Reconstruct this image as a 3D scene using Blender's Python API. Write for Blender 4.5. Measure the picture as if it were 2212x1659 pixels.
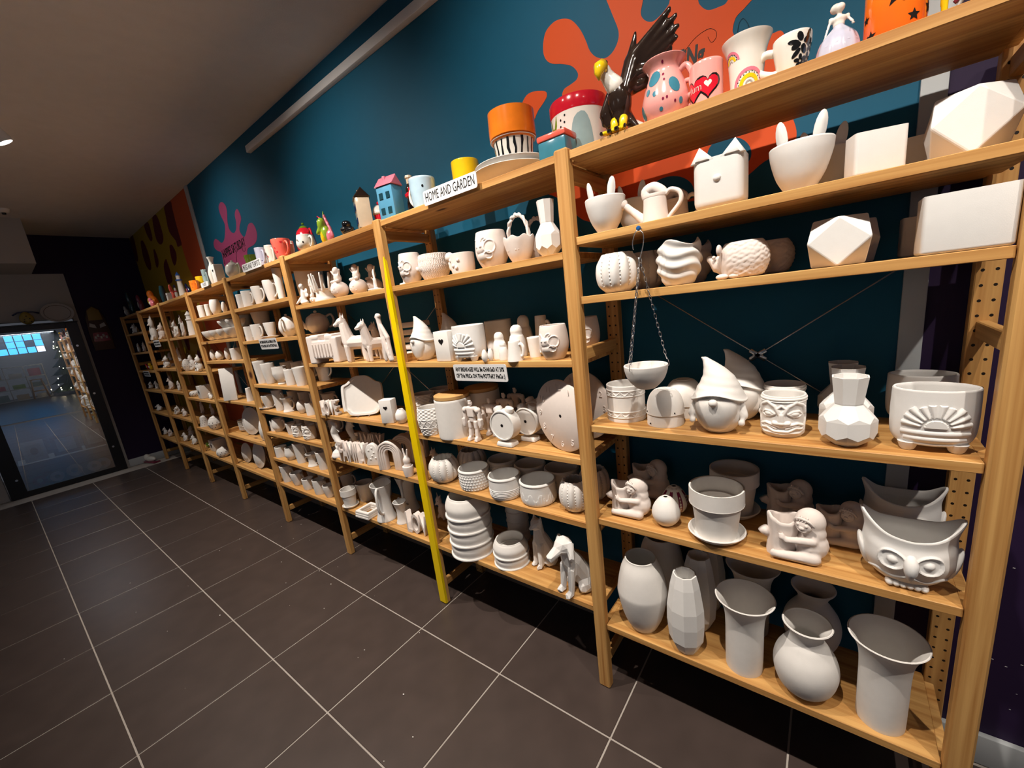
import bpy, bmesh, math, random
import numpy as np
from mathutils import Vector, Matrix
for o in list(bpy.data.objects): bpy.data.objects.remove(o, do_unlink=True)
SC = bpy.context.scene
COL = SC.collection
PI = math.pi
random.seed(7)

# ------------------------------------------------------------------ camera
cd = bpy.data.cameras.new('camera'); cam = bpy.data.objects.new('camera', cd); COL.objects.link(cam)
cd.sensor_fit = 'HORIZONTAL'; cd.sensor_width = 36.0
cd.lens = 881.028 / 2212 * 36.0
cd.shift_x = 1.35 / 2212; cd.shift_y = 25.89 / 2212
cd.clip_start = 0.02
_r = Vector((0.787267, 0.605068, -0.118760)); _d = Vector((0.043096, -0.246123, -0.968280)); _f = Vector((-0.615105, 0.757176, -0.219841))
cam.matrix_world = Matrix(((_r.x, -_d.x, -_f.x, -0.25416), (_r.y, -_d.y, -_f.y, -1.06094), (_r.z, -_d.z, -_f.z, 1.38043), (0, 0, 0, 1)))
SC.camera = cam

# ------------------------------------------------------------------ world and exposure
w = bpy.data.worlds.new('world'); SC.world = w; w.use_nodes = True
bg = w.node_tree.nodes['Background']; bg.inputs[0].default_value = (0.8, 0.85, 1.0, 1); bg.inputs[1].default_value = 0.06
SC.view_settings.view_transform = 'Standard'; SC.view_settings.look = 'None'
SC.view_settings.exposure = 0.12; SC.view_settings.gamma = 1.0; SC.view_settings.use_curve_mapping = False

# ------------------------------------------------------------------ spot lamps of the ceiling track, plus added wall and fill lamps
def lamp(x, y, z, energy, target, size, blend, col=(1.0, 0.90, 0.79), soft=0.016):
    l = bpy.data.lights.new('track_and_fill_lamp', 'SPOT'); l.energy = energy; l.color = col
    l.spot_size = math.radians(size); l.spot_blend = blend; l.shadow_soft_size = soft
    lo = bpy.data.objects.new('track_and_fill_lamp', l); COL.objects.link(lo); lo.location = (x, y, z)
    lo.rotation_euler = (Vector(target) - Vector((x, y, z))).to_track_quat('-Z', 'Y').to_euler()
for sx, en in [(0.55, 82), (-0.45, 88), (-1.45, 120), (-2.55, 118), (-3.87, 100), (-5.2, 48)]:      # heads aimed down the shelves
    lamp(sx, -0.66, 2.56, en, (sx, -0.06, 0.40), 94, 1.0)
for sx, en in [(0.2, 34), (-1.0, 36), (-2.3, 32), (-3.9, 22)]:      # extra wide spots added along the track to brighten the painted wall
    lamp(sx, -0.68, 2.55, en, (sx, 0.33, 1.80), 96, 1.0)
for px, py, pe in [(-0.5, -3.6, 4.5), (-4.0, -3.6, 2.5)]:     # unseen fill lamps added out in the room for ceiling and shelf fronts
    l = bpy.data.lights.new('fill_lamp', 'POINT'); l.energy = pe; l.color = (1, .93, .86); l.shadow_soft_size = .25
    lo = bpy.data.objects.new('fill_lamp', l); COL.objects.link(lo); lo.location = (px, py, 1.7)

# ------------------------------------------------------------------ object helpers
def tag(o, label=None, cat=None, group=None, kind=None):
    if label: o['label'] = label
    if cat: o['category'] = cat
    if group: o['group'] = group
    if kind: o['kind'] = kind
    return o
def link(name, me, mat=None, parent=None, loc=(0, 0, 0), rot=(0, 0, 0), scale=None):
    o = bpy.data.objects.new(name, me); COL.objects.link(o)
    if mat is not None and me is not None and not me.materials: me.materials.append(mat)
    if parent is not None: o.parent = parent
    o.location = loc; o.rotation_euler = rot
    if scale: o.scale = scale
    return o
def empty(name, loc=(0, 0, 0), rz=0.0):
    return link(name, None, loc=loc, rot=(0, 0, rz))

# ------------------------------------------------------------------ mesh helpers
def mesh(name, vs, fs, smooth=True):
    me = bpy.data.meshes.new(name); me.from_pydata([tuple(v) for v in vs], [], [tuple(f) for f in fs]); me.validate()
    if smooth: me.shade_smooth()
    me.update(); return me
def bm_mesh(bm, name='m', smooth=False, ang=None):
    me = bpy.data.meshes.new(name); bmesh.ops.recalc_face_normals(bm, faces=bm.faces); bm.to_mesh(me); bm.free()
    if smooth: me.shade_smooth()
    if ang: me.set_sharp_from_angle(angle=math.radians(ang))
    return me
def spl(pts, k=5):
    """Catmull-Rom resampling of a 2-D / 3-D point list"""
    P = [np.array(p, float) for p in pts]; out = []
    for i in range(len(P) - 1):
        a = P[max(i - 1, 0)]; b = P[i]; c = P[i + 1]; d = P[min(i + 2, len(P) - 1)]
        for j in range(k):
            t = j / k
            out.append(0.5 * ((2 * b) + (c - a) * t + (2 * a - 5 * b + 4 * c - d) * t * t + (3 * b - a - 3 * c + d) * t ** 3))
    out.append(P[-1]); return [tuple(p) for p in out]
def lathe(prof, n=40, fn=None, smooth=True, twist=None, ang=42, start=0.0):
    """revolve (r, z); fn(theta, r, z, i) -> (r, z)"""
    vs = []; fs = []; m = len(prof)
    ring = []
    for i, (r, z) in enumerate(prof):
        if r < 1e-6:
            ring.append([len(vs)]); vs.append((0, 0, z)); continue
        row = []
        for j in range(n):
            th = start + 2 * PI * j / n + (twist[i] if twist else 0)
            rr, zz = fn(th, r, z, i) if fn else (r, z)
            row.append(len(vs)); vs.append((rr * math.cos(th), rr * math.sin(th), zz))
        ring.append(row)
    for i in range(m - 1):
        a, b = ring[i], ring[i + 1]
        if len(a) == 1 and len(b) == 1: continue
        for j in range(n):
            k = (j + 1) % n
            if len(a) == 1: fs.append((a[0], b[k], b[j]))
            elif len(b) == 1: fs.append((a[j], a[k], b[0]))
            else: fs.append((a[j], a[k], b[k], b[j]))
    me = mesh('lathe', vs, fs, smooth)
    if ang and smooth: me.set_sharp_from_angle(angle=math.radians(ang))
    return me
def shell(out, t=0.004, k=5, bottom=None):
    """outer profile points bottom->rim, gives a closed wall with rounded lip"""
    o = spl(out, k) if k > 1 else [tuple(p) for p in out]
    bt = bottom if bottom is not None else t * 1.3
    inn = [(max(r - t, 0.0005), z) for r, z in o if z > o[0][1] + bt]
    rt, zt = o[-1]
    lip = [(rt - t * 0.25, zt + t * 0.35), (rt - t * 0.75, zt + t * 0.35)]
    return [(0, o[0][1])] + o + lip + inn[::-1] + [(0, o[0][1] + bt)]
def tube(path, r, n=8, closed=False, flat=1.0, cap=True):
    """sweep a circle along a 3-D path; r number or list; flat squashes along the second frame axis"""
    P = [Vector(p) for p in path]; m = len(P); rs = r if isinstance(r, (list, tuple)) else [r] * m
    vs = []; fs = []; prev = None
    for i in range(m):
        if closed: t = P[(i + 1) % m] - P[i - 1]
        else: t = P[min(i + 1, m - 1)] - P[max(i - 1, 0)]
        t.normalize()
        if prev is None:
            u = t.cross(Vector((0, 0, 1)));
            if u.length < 1e-3: u = t.cross(Vector((0, 1, 0)))
        else: u = prev - t * prev.dot(t)
        u.normalize(); v = t.cross(u); prev = u
        for j in range(n):
            a = 2 * PI * j / n
            vs.append(P[i] + u * (math.cos(a) * rs[i]) + v * (math.sin(a) * rs[i] * flat))
    q = m if closed else m - 1
    for i in range(q):
        for j in range(n):
            a = i * n + j; b = i * n + (j + 1) % n; c = ((i + 1) % m) * n + (j + 1) % n; d = ((i + 1) % m) * n + j
            fs.append((a, b, c, d))
    if not closed and cap:
        fs.append(tuple(range(n))[::-1]); fs.append(tuple(range((m - 1) * n, m * n)))
    return mesh('tube', vs, fs)
def rbox(sx, sy, sz, bev=0.0, seg=2, z0=True, taper=None):
    """box with its base at z = 0 (z0) and bevelled edges; taper scales the top"""
    bm = bmesh.new(); bmesh.ops.create_cube(bm, size=1)
    for v in bm.verts:
        k = taper if (taper and v.co.z > 0) else 1.0
        v.co = Vector((v.co.x * sx * k, v.co.y * sy * k, (v.co.z + (0.5 if z0 else 0)) * sz))
    if bev > 0: bmesh.ops.bevel(bm, geom=list(bm.edges), offset=bev, segments=seg, affect='EDGES', profile=0.5)
    return bm_mesh(bm, 'rbox', True, 35)
def prism(pts, depth, bev=0.0, seg=1, axis='Y', smooth=False):
    """outline in (x, z) extruded along y, centred"""
    bm = bmesh.new(); vs = [bm.verts.new((p[0], -depth / 2, p[1])) for p in pts]
    f = bm.faces.new(vs); r = bmesh.ops.extrude_face_region(bm, geom=[f])
    for g in r['geom']:
        if isinstance(g, bmesh.types.BMVert): g.co.y += depth
    if bev > 0:
        ed = [e for e in bm.edges if abs(e.verts[0].co.y - e.verts[1].co.y) < 1e-6]
        bmesh.ops.bevel(bm, geom=ed, offset=bev, segments=seg, affect='EDGES', profile=0.5)
    return bm_mesh(bm, 'prism', True, 40)
def join(*parts):
    """merge (mesh, matrix|None) pairs into one mesh"""
    bm = bmesh.new()
    for p in parts:
        me, mx = p if isinstance(p, tuple) else (p, None)
        t = me.copy()
        if mx is not None: t.transform(mx)
        bm.from_mesh(t); bpy.data.meshes.remove(t)
    me = bpy.data.meshes.new('join'); bm.to_mesh(me); bm.free(); me.shade_smooth(); me.set_sharp_from_angle(angle=math.radians(50)); return me
def T(x=0, y=0, z=0, rx=0, ry=0, rz=0, s=1.0):
    S = Matrix.Diagonal((s, s, s, 1)) if not isinstance(s, (tuple, list)) else Matrix.Diagonal((*s, 1))
    return Matrix.Translation((x, y, z)) @ Matrix.Rotation(rz, 4, 'Z') @ Matrix.Rotation(ry, 4, 'Y') @ Matrix.Rotation(rx, 4, 'X') @ S
def ball(cx, cy, cz, rx, ry=None, rz=None, seg=12, rot=None):
    """ellipsoid mesh"""
    bm = bmesh.new(); bmesh.ops.create_uvsphere(bm, u_segments=seg, v_segments=max(6, seg * 2 // 3), radius=1)
    ry = rx if ry is None else ry; rz = rx if rz is None else rz
    M = T(cx, cy, cz, *(rot or (0, 0, 0))) @ Matrix.Diagonal((rx, ry, rz, 1))
    bm.transform(M); return bm_mesh(bm, 'ball', True)
def cap(a, b, ra, rb, n=10):
    """tapered capsule between two points"""
    a = Vector(a); b = Vector(b); d = (b - a)
    path = [a - d.normalized() * ra * 0.9, a - d.normalized() * ra * 0.5, a, a.lerp(b, 0.5), b, b + d.normalized() * rb * 0.5, b + d.normalized() * rb * 0.9]
    return tube(path, [ra * 0.42, ra * 0.86, ra, (ra + rb) / 2, rb, rb * 0.86, rb * 0.42], n)
_dg = None
def sculpt(parts, vox=0.004, smooth=3, name='sculpt', flat_ratio=None):
    """fuse overlapping closed meshes into one continuous surface"""
    me = join(*parts); o = bpy.data.objects.new('tmp', me); COL.objects.link(o)
    m = o.modifiers.new('r', 'REMESH'); m.mode = 'VOXEL'; m.voxel_size = vox
    if smooth:
        s = o.modifiers.new('s', 'SMOOTH'); s.iterations = smooth; s.factor = 0.6
    if flat_ratio:
        d = o.modifiers.new('d', 'DECIMATE'); d.ratio = flat_ratio
    dg = bpy.context.evaluated_depsgraph_get(); dg.update()
    out = bpy.data.meshes.new_from_object(o.evaluated_get(dg)); bpy.data.objects.remove(o); bpy.data.meshes.remove(me)
    if flat_ratio: out.shade_flat()
    else: out.shade_smooth()
    out.materials.clear()
    return out
def text_mesh(s, size, depth=0.0004, xs=1.0, bold=0.0, align='CENTER', shear=0.0):
    c = bpy.data.curves.new('t', 'FONT'); c.body = s; c.size = size; c.extrude = depth; c.offset = bold; c.align_x = align; c.align_y = 'CENTER'; c.shear = shear
    c.resolution_u = 2; c.space_line = 0.95
    o = bpy.data.objects.new('t', c); COL.objects.link(o); dg = bpy.context.evaluated_depsgraph_get(); dg.update()
    me = bpy.data.meshes.new_from_object(o.evaluated_get(dg)); bpy.data.objects.remove(o)
    me.transform(T(rx=PI / 2) @ Matrix.Diagonal((xs, 1, 1, 1))); me.materials.clear(); return me
def segdist(px, py, poly):
    """distance of points to a polyline"""
    d = np.full(px.shape, 1e9)
    for (ax, ay), (bx, by) in zip(poly[:-1], poly[1:]):
        vx, vy = bx - ax, by - ay; L = vx * vx + vy * vy + 1e-12
        t = np.clip(((px - ax) * vx + (py - ay) * vy) / L, 0, 1)
        d = np.minimum(d, np.hypot(px - ax - t * vx, py - ay - t * vy))
    return d
def relief_lathe(out, height_fn, t=0.005, n=160, m=70):
    """lathe whose outer wall carries relief: height_fn(s, z) with s = arc length from the front (-y)"""
    o = spl(out, 8); L = np.array(o); d = np.concatenate([[0], np.cumsum(np.hypot(*np.diff(L, axis=0).T))])
    q = np.linspace(0, d[-1], m); R = np.interp(q, d, L[:, 0]); Z = np.interp(q, d, L[:, 1])
    prof = [(0, Z[0])] + list(zip(R, Z)); ro = len(prof)
    rt, zt = prof[-1]
    inn = [(max(r - t, 0.0005), z) for r, z in prof[1:] if z > Z[0] + t * 1.3]
    prof = prof + [(rt - t * .25, zt + t * .35), (rt - t * .75, zt + t * .35)] + inn[::-4] + [(0, Z[0] + t * 1.3)]
    TH = np.array([-PI / 2 + 2 * PI * (j / n) for j in range(n)]); TH = (TH + PI / 2 + PI) % (2 * PI) - PI
    S = TH[None, :] * R[:, None]; ZZ = np.repeat(Z[:, None], n, 1); Hh = height_fn(S, ZZ, R[:, None])
    def fn(th, r, z, i):
        if 1 <= i < ro:
            j = int(round((th + PI / 2) / (2 * PI) * n)) % n
            return r + float(Hh[i - 1, j]), z
        return r, z
    return lathe(prof, n, fn, start=-PI / 2)
def bump(d, wdt): return np.clip(1 - (d / wdt) ** 2, 0, 1) ** 0.7

# ------------------------------------------------------------------ materials
def mat(name, col, rough=0.5, spec=0.5, coat=0.0, bumps=0.0, bscale=400.0, emit=None, estr=0.0, var=0.0, metal=0.0, alpha=None, trans=0.0):
    m = bpy.data.materials.new(name); m.use_nodes = True; nt = m.node_tree; b = nt.nodes['Principled BSDF']
    b.inputs['Base Color'].default_value = (*col, 1); b.inputs['Roughness'].default_value = rough
    b.inputs['Specular IOR Level'].default_value = spec; b.inputs['Coat Weight'].default_value = coat; b.inputs['Coat Roughness'].default_value = 0.08
    b.inputs['Metallic'].default_value = metal; b.inputs['Transmission Weight'].default_value = trans
    if emit: b.inputs['Emission Color'].default_value = (*emit, 1); b.inputs['Emission Strength'].default_value = estr
    if bumps or var:
        tc = nt.nodes.new('ShaderNodeTexCoord'); no = nt.nodes.new('ShaderNodeTexNoise'); no.inputs['Scale'].default_value = bscale; no.inputs['Detail'].default_value = 3
        nt.links.new(tc.outputs['Object'], no.inputs['Vector'])
        if bumps:
            bp = nt.nodes.new('ShaderNodeBump'); bp.inputs['Strength'].default_value = bumps; bp.inputs['Distance'].default_value = 0.002
            nt.links.new(no.outputs['Fac'], bp.inputs['Height']); nt.links.new(bp.outputs['Normal'], b.inputs['Normal'])
        if var:
            n2 = nt.nodes.new('ShaderNodeTexNoise'); n2.inputs['Scale'].default_value = bscale * 0.06; nt.links.new(tc.outputs['Object'], n2.inputs['Vector'])
            mx = nt.nodes.new('ShaderNodeMix'); mx.data_type = 'RGBA'
            mx.inputs[6].default_value = (*[c * (1 - var) for c in col], 1); mx.inputs[7].default_value = (*[min(1, c * (1 + var)) for c in col], 1)
            nt.links.new(n2.outputs['Fac'], mx.inputs[0]); nt.links.new(mx.outputs[2], b.inputs['Base Color'])
    return m
def glaze(name, col, var=0.12): return mat(name, col, 0.16, 0.5, 0.6, var=var, bscale=500)
def wood(name, axis, holes=False):
    m = bpy.data.materials.new(name); m.use_nodes = True; nt = m.node_tree; N = nt.nodes.new; L = nt.links.new; b = nt.nodes['Principled BSDF']
    tc = N('ShaderNodeTexCoord'); oi = N('ShaderNodeObjectInfo'); sc = N('ShaderNodeVectorMath'); sc.operation = 'SCALE'; sc.inputs[0].default_value = (7.3, 5.1, 9.7)
    L(oi.outputs['Random'], sc.inputs['Scale']); ad = N('ShaderNodeVectorMath'); ad.operation = 'ADD'; L(tc.outputs['Object'], ad.inputs[0]); L(sc.outputs[0], ad.inputs[1])
    def mapped(al, ac):
        mp = N('ShaderNodeMapping'); s = [ac, ac, ac]; s['XYZ'.index(axis)] = al; mp.inputs['Scale'].default_value = s; L(ad.outputs[0], mp.inputs['Vector']); return mp
    g = N('ShaderNodeTexNoise'); g.inputs['Scale'].default_value = 1; g.inputs['Detail'].default_value = 4; g.inputs['Distortion'].default_value = 0.6; L(mapped(1.6, 55).outputs[0], g.inputs['Vector'])
    r = N('ShaderNodeValToRGB'); e = r.color_ramp.elements; e[0].position = 0.33; e[0].color = (0.42, 0.19, 0.050, 1); e[1].position = 0.66; e[1].color = (0.68, 0.39, 0.135, 1)
    L(g.outputs['Fac'], r.inputs['Fac'])
    k = N('ShaderNodeTexVoronoi'); k.inputs['Scale'].default_value = 1; L(mapped(3.2, 9).outputs[0], k.inputs['Vector'])
    kr = N('ShaderNodeValToRGB'); ke = kr.color_ramp.elements; ke[0].position = 0.05; ke[0].color = (1, 1, 1, 1); ke[1].position = 0.12; ke[1].color = (0, 0, 0, 1); L(k.outputs['Distance'], kr.inputs['Fac'])
    gate = N('ShaderNodeMath'); gate.operation = 'GREATER_THAN'; gate.inputs[1].default_value = 0.34; sp = N('ShaderNodeSeparateColor'); L(k.outputs['Color'], sp.inputs[0]); L(sp.outputs[0], gate.inputs[0])
    mu = N('ShaderNodeMath'); mu.operation = 'MULTIPLY'; L(kr.outputs['Color'], mu.inputs[0]); L(gate.outputs[0], mu.inputs[1])
    mx = N('ShaderNodeMix'); mx.data_type = 'RGBA'; L(mu.outputs[0], mx.inputs[0]); L(r.outputs['Color'], mx.inputs[6]); mx.inputs[7].default_value = (0.075, 0.022, 0.010, 1)
    last = mx.outputs[2]
    if holes:
        sx = N('ShaderNodeSeparateXYZ'); L(tc.outputs['Object'], sx.inputs[0])
        def mth(op, a, bb=None):
            q = N('ShaderNodeMath'); q.operation = op
            for i, v in enumerate((a, bb)):
                if v is None: continue
                if isinstance(v, (int, float)): q.inputs[i].default_value = v
                else: L(v, q.inputs[i])
            return q.outputs[0]
        dx = mth('SUBTRACT', mth('ABSOLUTE', sx.outputs[0]), 0.0105)
        dz = mth('SUBTRACT', mth('MODULO', mth('ADD', sx.outputs[2], 10.0), 0.032), 0.016)
        dd = mth('ADD', mth('MULTIPLY', dx, dx), mth('MULTIPLY', dz, dz)); hit = mth('LESS_THAN', dd, 0.0032 ** 2)
        ge = N('ShaderNodeNewGeometry'); sn = N('ShaderNodeSeparateXYZ'); L(ge.outputs['Normal'], sn.inputs[0]); fr = mth('LESS_THAN', sn.outputs[1], -0.9)
        m2 = N('ShaderNodeMix'); m2.data_type = 'RGBA'; L(mth('MULTIPLY', hit, fr), m2.inputs[0]); L(last, m2.inputs[6]); m2.inputs[7].default_value = (0.012, 0.007, 0.004, 1); last = m2.outputs[2]
    L(last, b.inputs['Base Color']); b.inputs['Roughness'].default_value = 0.48; b.inputs['Specular IOR Level'].default_value = 0.35
    bp = N('ShaderNodeBump'); bp.inputs['Strength'].default_value = 0.12; bp.inputs['Distance'].default_value = 0.001; L(g.outputs['Fac'], bp.inputs['Height']); L(bp.outputs['Normal'], b.inputs['Normal'])
    return m
WX, WY, WZ, WZH = wood('pine_x', 'X'), wood('pine_y', 'Y'), wood('pine_z', 'Z'), wood('pine_z_holes', 'Z', True)
BIS = mat('bisque', (0.80, 0.775, 0.745), 0.75, 0.25, bumps=0.10, bscale=900, var=0.04)
BIS2 = mat('bisque_cool', (0.80, 0.79, 0.775), 0.75, 0.25, bumps=0.10, bscale=900, var=0.03)
BIS3 = mat('bisque_warm', (0.78, 0.70, 0.655), 0.75, 0.25, bumps=0.10, bscale=900, var=0.04)
BLUE = mat('paint_blue', (0.004, 0.100, 0.185), 0.62, 0.3, bumps=0.05, bscale=300, var=0.05)
PURP = mat('paint_purple', (0.020, 0.008, 0.040), 0.6, 0.3, bumps=0.05, bscale=300)
ORNG = mat('paint_orange', (0.72, 0.088, 0.012), 0.6, 0.3)
PINK = mat('paint_pink', (0.34, 0.055, 0.16), 0.6, 0.3)
YELP = mat('paint_yellow', (0.40, 0.27, 0.015), 0.6, 0.3)
MARN = mat('paint_maroon', (0.11, 0.008, 0.018), 0.6, 0.3)
OSTR = mat('paint_orange_stripe', (0.55, 0.10, 0.03), 0.6, 0.3)
INK = mat('black_ink', (0.006, 0.006, 0.006), 0.5, 0.3)
WHT = mat('white_plastic', (0.78, 0.78, 0.79), 0.35, 0.5)
CEIL = mat('ceiling_paint', (0.66, 0.65, 0.66), 0.9, 0.1, bumps=0.25, bscale=260, var=0.06)
GREYW = mat('grey_white_wall', (0.42, 0.41, 0.40), 0.8, 0.2, bumps=0.05, bscale=300)
SKIRT = mat('skirting_paint', (0.50, 0.53, 0.55), 0.4, 0.4)
TILE = mat('floor_tile', (0.060, 0.043, 0.038), 0.34, 0.45, bumps=0.05, bscale=160, var=0.28)
GROUT = mat('grout', (0.42, 0.38, 0.345), 0.9, 0.1, var=0.15, bscale=300)
YTAPE = mat('yellow_tape', (0.92, 0.66, 0.0), 0.35, 0.5)
METAL = mat('steel', (0.62, 0.63, 0.65), 0.25, 0.5, metal=1.0)
BLKM = mat('black_metal', (0.008, 0.008, 0.009), 0.35, 0.5)
PAPER = mat('paper', (0.72, 0.72, 0.76), 0.7, 0.2)

# ------------------------------------------------------------------ room shell
YW = 0.335; ZC = 2.68; XL = -6.95
def slab(name, x0, x1, y0, y1, z0, z1, m, kind='structure', parent=None, bev=0.0):
    me = rbox(x1 - x0, y1 - y0, z1 - z0, bev, z0=False)
    o = link(name, me, m, parent, ((x0 + x1) / 2, (y0 + y1) / 2, (z0 + z1) / 2))
    if kind: o['kind'] = kind
    return o
floor = slab('floor', -8.2, 1.9, -3.2, 0.6, -0.06, -0.0025, GROUT)
fl2 = slab('floor_extension', 1.9, 12.5, -3.2, 2.2, -0.06, 0.0, TILE)
p, g = 0.4555, 0.0055
tile_me = rbox(p - g, p - g, 0.02, 0.0012, 1, z0=False)
ca, sa = math.cos(0.012), math.sin(0.012)
for i in range(-11, 9):
    for j in range(-4, 3):
        dx, dy = (i + .5) * p, (j + .5) * p
        x, y = -2.12 + dx * ca - dy * sa, -0.625 + dx * sa + dy * ca
        if x < -6.72 or x > 1.65 or y > YW - .10 or y < -2.6: continue
        t = link('tile', tile_me, TILE, floor, (x - floor.location.x, y - floor.location.y, -0.01 - floor.location.z + random.uniform(-.0006, .0003)), (0, 0, 0.012))
ceiling = slab('ceiling', -8.2, 2.6, -3.2, 0.6, ZC, ZC + 0.06, CEIL)
wb = slab('wall_back', -4.655, -0.105, YW, YW + 0.1, 0, ZC, BLUE)
wy = slab('wall_back_left', XL - .1, -4.655, YW, YW + 0.1, 0, ZC, YELP)
wr = slab('wall_back_right', -0.105, 1.8, YW, YW + 0.1, 0, ZC, PURP)
wl = slab('wall_left', XL - .1, XL, -0.315, YW, 0, ZC, PURP)
wl2 = slab('wall_left_upper', XL - .1, XL, -0.60, -0.315, 2.28, ZC, PURP)
wl3 = slab('wall_left_white', XL - .08, XL + .012, -2.6, -0.318, 1.80, 2.28, GREYW)
wl4 = slab('wall_bulkhead', XL - .1, -6.215, -2.6, -0.55, 2.28, ZC, GREYW)
wl5 = slab('wall_left_pier', XL - .08, XL + .012, -0.36, -0.318, 0, 1.80, GREYW)
wl6 = slab('wall_left_front', XL - .08, XL + .012, -2.6, -1.27, 0, 1.80, GREYW)
slab('trim_1', -4.69, -4.625, YW - 0.012, YW, 0, ZC, SKIRT, bev=.002)
slab('trim_2', -0.127, -0.083, YW - 0.010, YW, 0, ZC, SKIRT, bev=.002)
tr = slab('trim_3', -3.34, 1.2, YW - 0.028, YW, 2.545, 2.585, WHT, bev=.003)
slab('baseboard_back', -0.083, 1.8, YW - 0.018, YW, 0, 0.095, SKIRT, bev=.004)
slab('baseboard_left', XL, XL + 0.016, -0.317, YW - .02, 0, 0.09, SKIRT, bev=.004)

# mural paint
def decal(name, pts, m, parent, y, k=4, closed=True, depth=0.0012):
    q = spl(list(pts) + [pts[0], pts[1]], k)[: k * len(pts)] if k > 1 else pts
    me = prism(q, depth); o = link(name, me, m, parent); o.location = Vector((0, y, 0)) - parent.location; return o
def stroke(name, pts, m, parent, y, r):
    me = tube([(a, 0, b) for a, b in spl(pts, 5)], r, 6, flat=0.12); me.transform(Matrix.Diagonal((1, .15, 1, 1)))
    o = link(name, me, m, parent); o.location = Vector((0, y, 0)) - parent.location; return o
orange = [(-0.835, 2.23), (-0.819, 2.185), (-0.803, 2.137), (-0.807, 2.11), (-0.825, 2.09), (-0.85, 2.084), (-0.879, 2.099), (-0.899, 2.124), (-0.911, 2.158), (-0.927, 2.194), (-0.952, 2.229), (-0.979, 2.247), (-1.014, 2.255), (-1.047, 2.245), (-1.062, 2.222), (-1.067, 2.189), (-1.058, 2.163), (-1.037, 2.144), (-0.997, 2.127), (-0.964, 2.107), (-0.946, 2.081), (-0.951, 2.065), (-0.974, 2.059), (-0.999, 2.055), (-1.009, 2.041), (-1.003, 2.021), (-1.016, 1.963), (-1.045, 1.918), (-1.078, 1.869), (-1.107, 1.792), (-1.101, 1.755), (-1.073, 1.738), (-1.025, 1.702), (-0.966, 1.635), (-0.863, 1.607), (-0.752, 1.612), (-0.679, 1.622), (-0.572, 1.611), (-0.476, 1.636), (-0.421, 1.668), (-0.38, 1.678), (-0.358, 1.685), (-0.351, 1.702), (-0.353, 1.732), (-0.373, 1.789), (-0.384, 1.839), (-0.373, 1.896), (-0.385, 1.952), (-0.408, 1.958), (-0.446, 1.957), (-0.483, 1.975), (-0.494, 1.995), (-0.496, 2.007), (-0.489, 2.029), (-0.471, 2.04), (-0.453, 2.051), (-0.427, 2.068), (-0.413, 2.099), (-0.428, 2.13), (-0.468, 2.146), (-0.494, 2.12), (-0.508, 2.075), (-0.529, 2.071), (-0.555, 2.076), (-0.572, 2.093), (-0.579, 2.11), (-0.585, 2.16), (-0.61, 2.203), (-0.64, 2.192), (-0.652, 2.144), (-0.657, 2.134), (-0.676, 2.121), (-0.701, 2.115), (-0.723, 2.128), (-0.734, 2.15), (-0.726, 2.179), (-0.715, 2.24), (-0.746, 2.294), (-0.794, 2.302), (-0.829, 2.274)]
drop = [(-1.104, 2.088), (-1.073, 2.075), (-1.069, 2.058), (-1.09, 2.04), (-1.11, 2.027), (-1.133, 2.002), (-1.169, 1.995), (-1.187, 2.026), (-1.179, 2.055), (-1.17, 2.077), (-1.143, 2.093)]
hole1 = [(-0.565, 1.702), (-0.558, 1.737), (-0.536, 1.756), (-0.499, 1.753), (-0.468, 1.735), (-0.452, 1.708), (-0.454, 1.683), (-0.476, 1.669), (-0.523, 1.67)]
hole2 = [(-0.716, 1.658), (-0.71, 1.69), (-0.676, 1.698), (-0.636, 1.688), (-0.607, 1.664), (-0.597, 1.636), (-0.603, 1.621), (-0.665, 1.625)]
pink = [(-4.276, 2.012), (-4.271, 2.07), (-4.355, 2.105), (-4.391, 2.138), (-4.374, 2.173), (-4.32, 2.189), (-4.271, 2.17), (-4.216, 2.139), (-4.148, 2.148), (-4.091, 2.193), (-4.054, 2.25), (-4.088, 2.322), (-4.09, 2.376), (-4.048, 2.401), (-3.998, 2.399), (-3.952, 2.364), (-3.952, 2.317), (-3.99, 2.257), (-3.991, 2.198), (-3.934, 2.16), (-3.868, 2.174), (-3.835, 2.22), (-3.829, 2.266), (-3.797, 2.292), (-3.761, 2.296), (-3.737, 2.265), (-3.734, 2.222), (-3.797, 2.179), (-3.809, 2.143), (-3.76, 2.1), (-3.697, 2.126), (-3.642, 2.162), (-3.579, 2.163), (-3.542, 2.128), (-3.535, 2.081), (-3.567, 2.041), (-3.635, 2.021), (-3.739, 2.016), (-3.777, 1.988), (-3.762, 1.962), (-3.667, 1.951), (-3.549, 1.946), (-3.527, 1.924), (-3.611, 1.904), (-3.777, 1.9), (-3.926, 1.877), (-4.111, 1.898), (-4.272, 1.947)]
decal('painted_splat', orange, ORNG, wb, YW - .0004); decal('painted_drop', drop, ORNG, wb, YW - .0004)
decal('painted_spot', hole1, BLUE, wb, YW - .0012); decal('painted_spot', hole2, BLUE, wb, YW - .0012)
decal('painted_splat', pink, PINK, wb, YW - .0004)
decal('painted_stripe', [(-5.15, ZC - .002), (-4.66, ZC - .002), (-4.66, 0.3), (-5.35, 0.3), (-5.2, 1.0), (-5.12, 2.0), (-5.17, 2.08), (-5.185, 2.3)], OSTR, wy, YW - .0004, 1)
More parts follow.
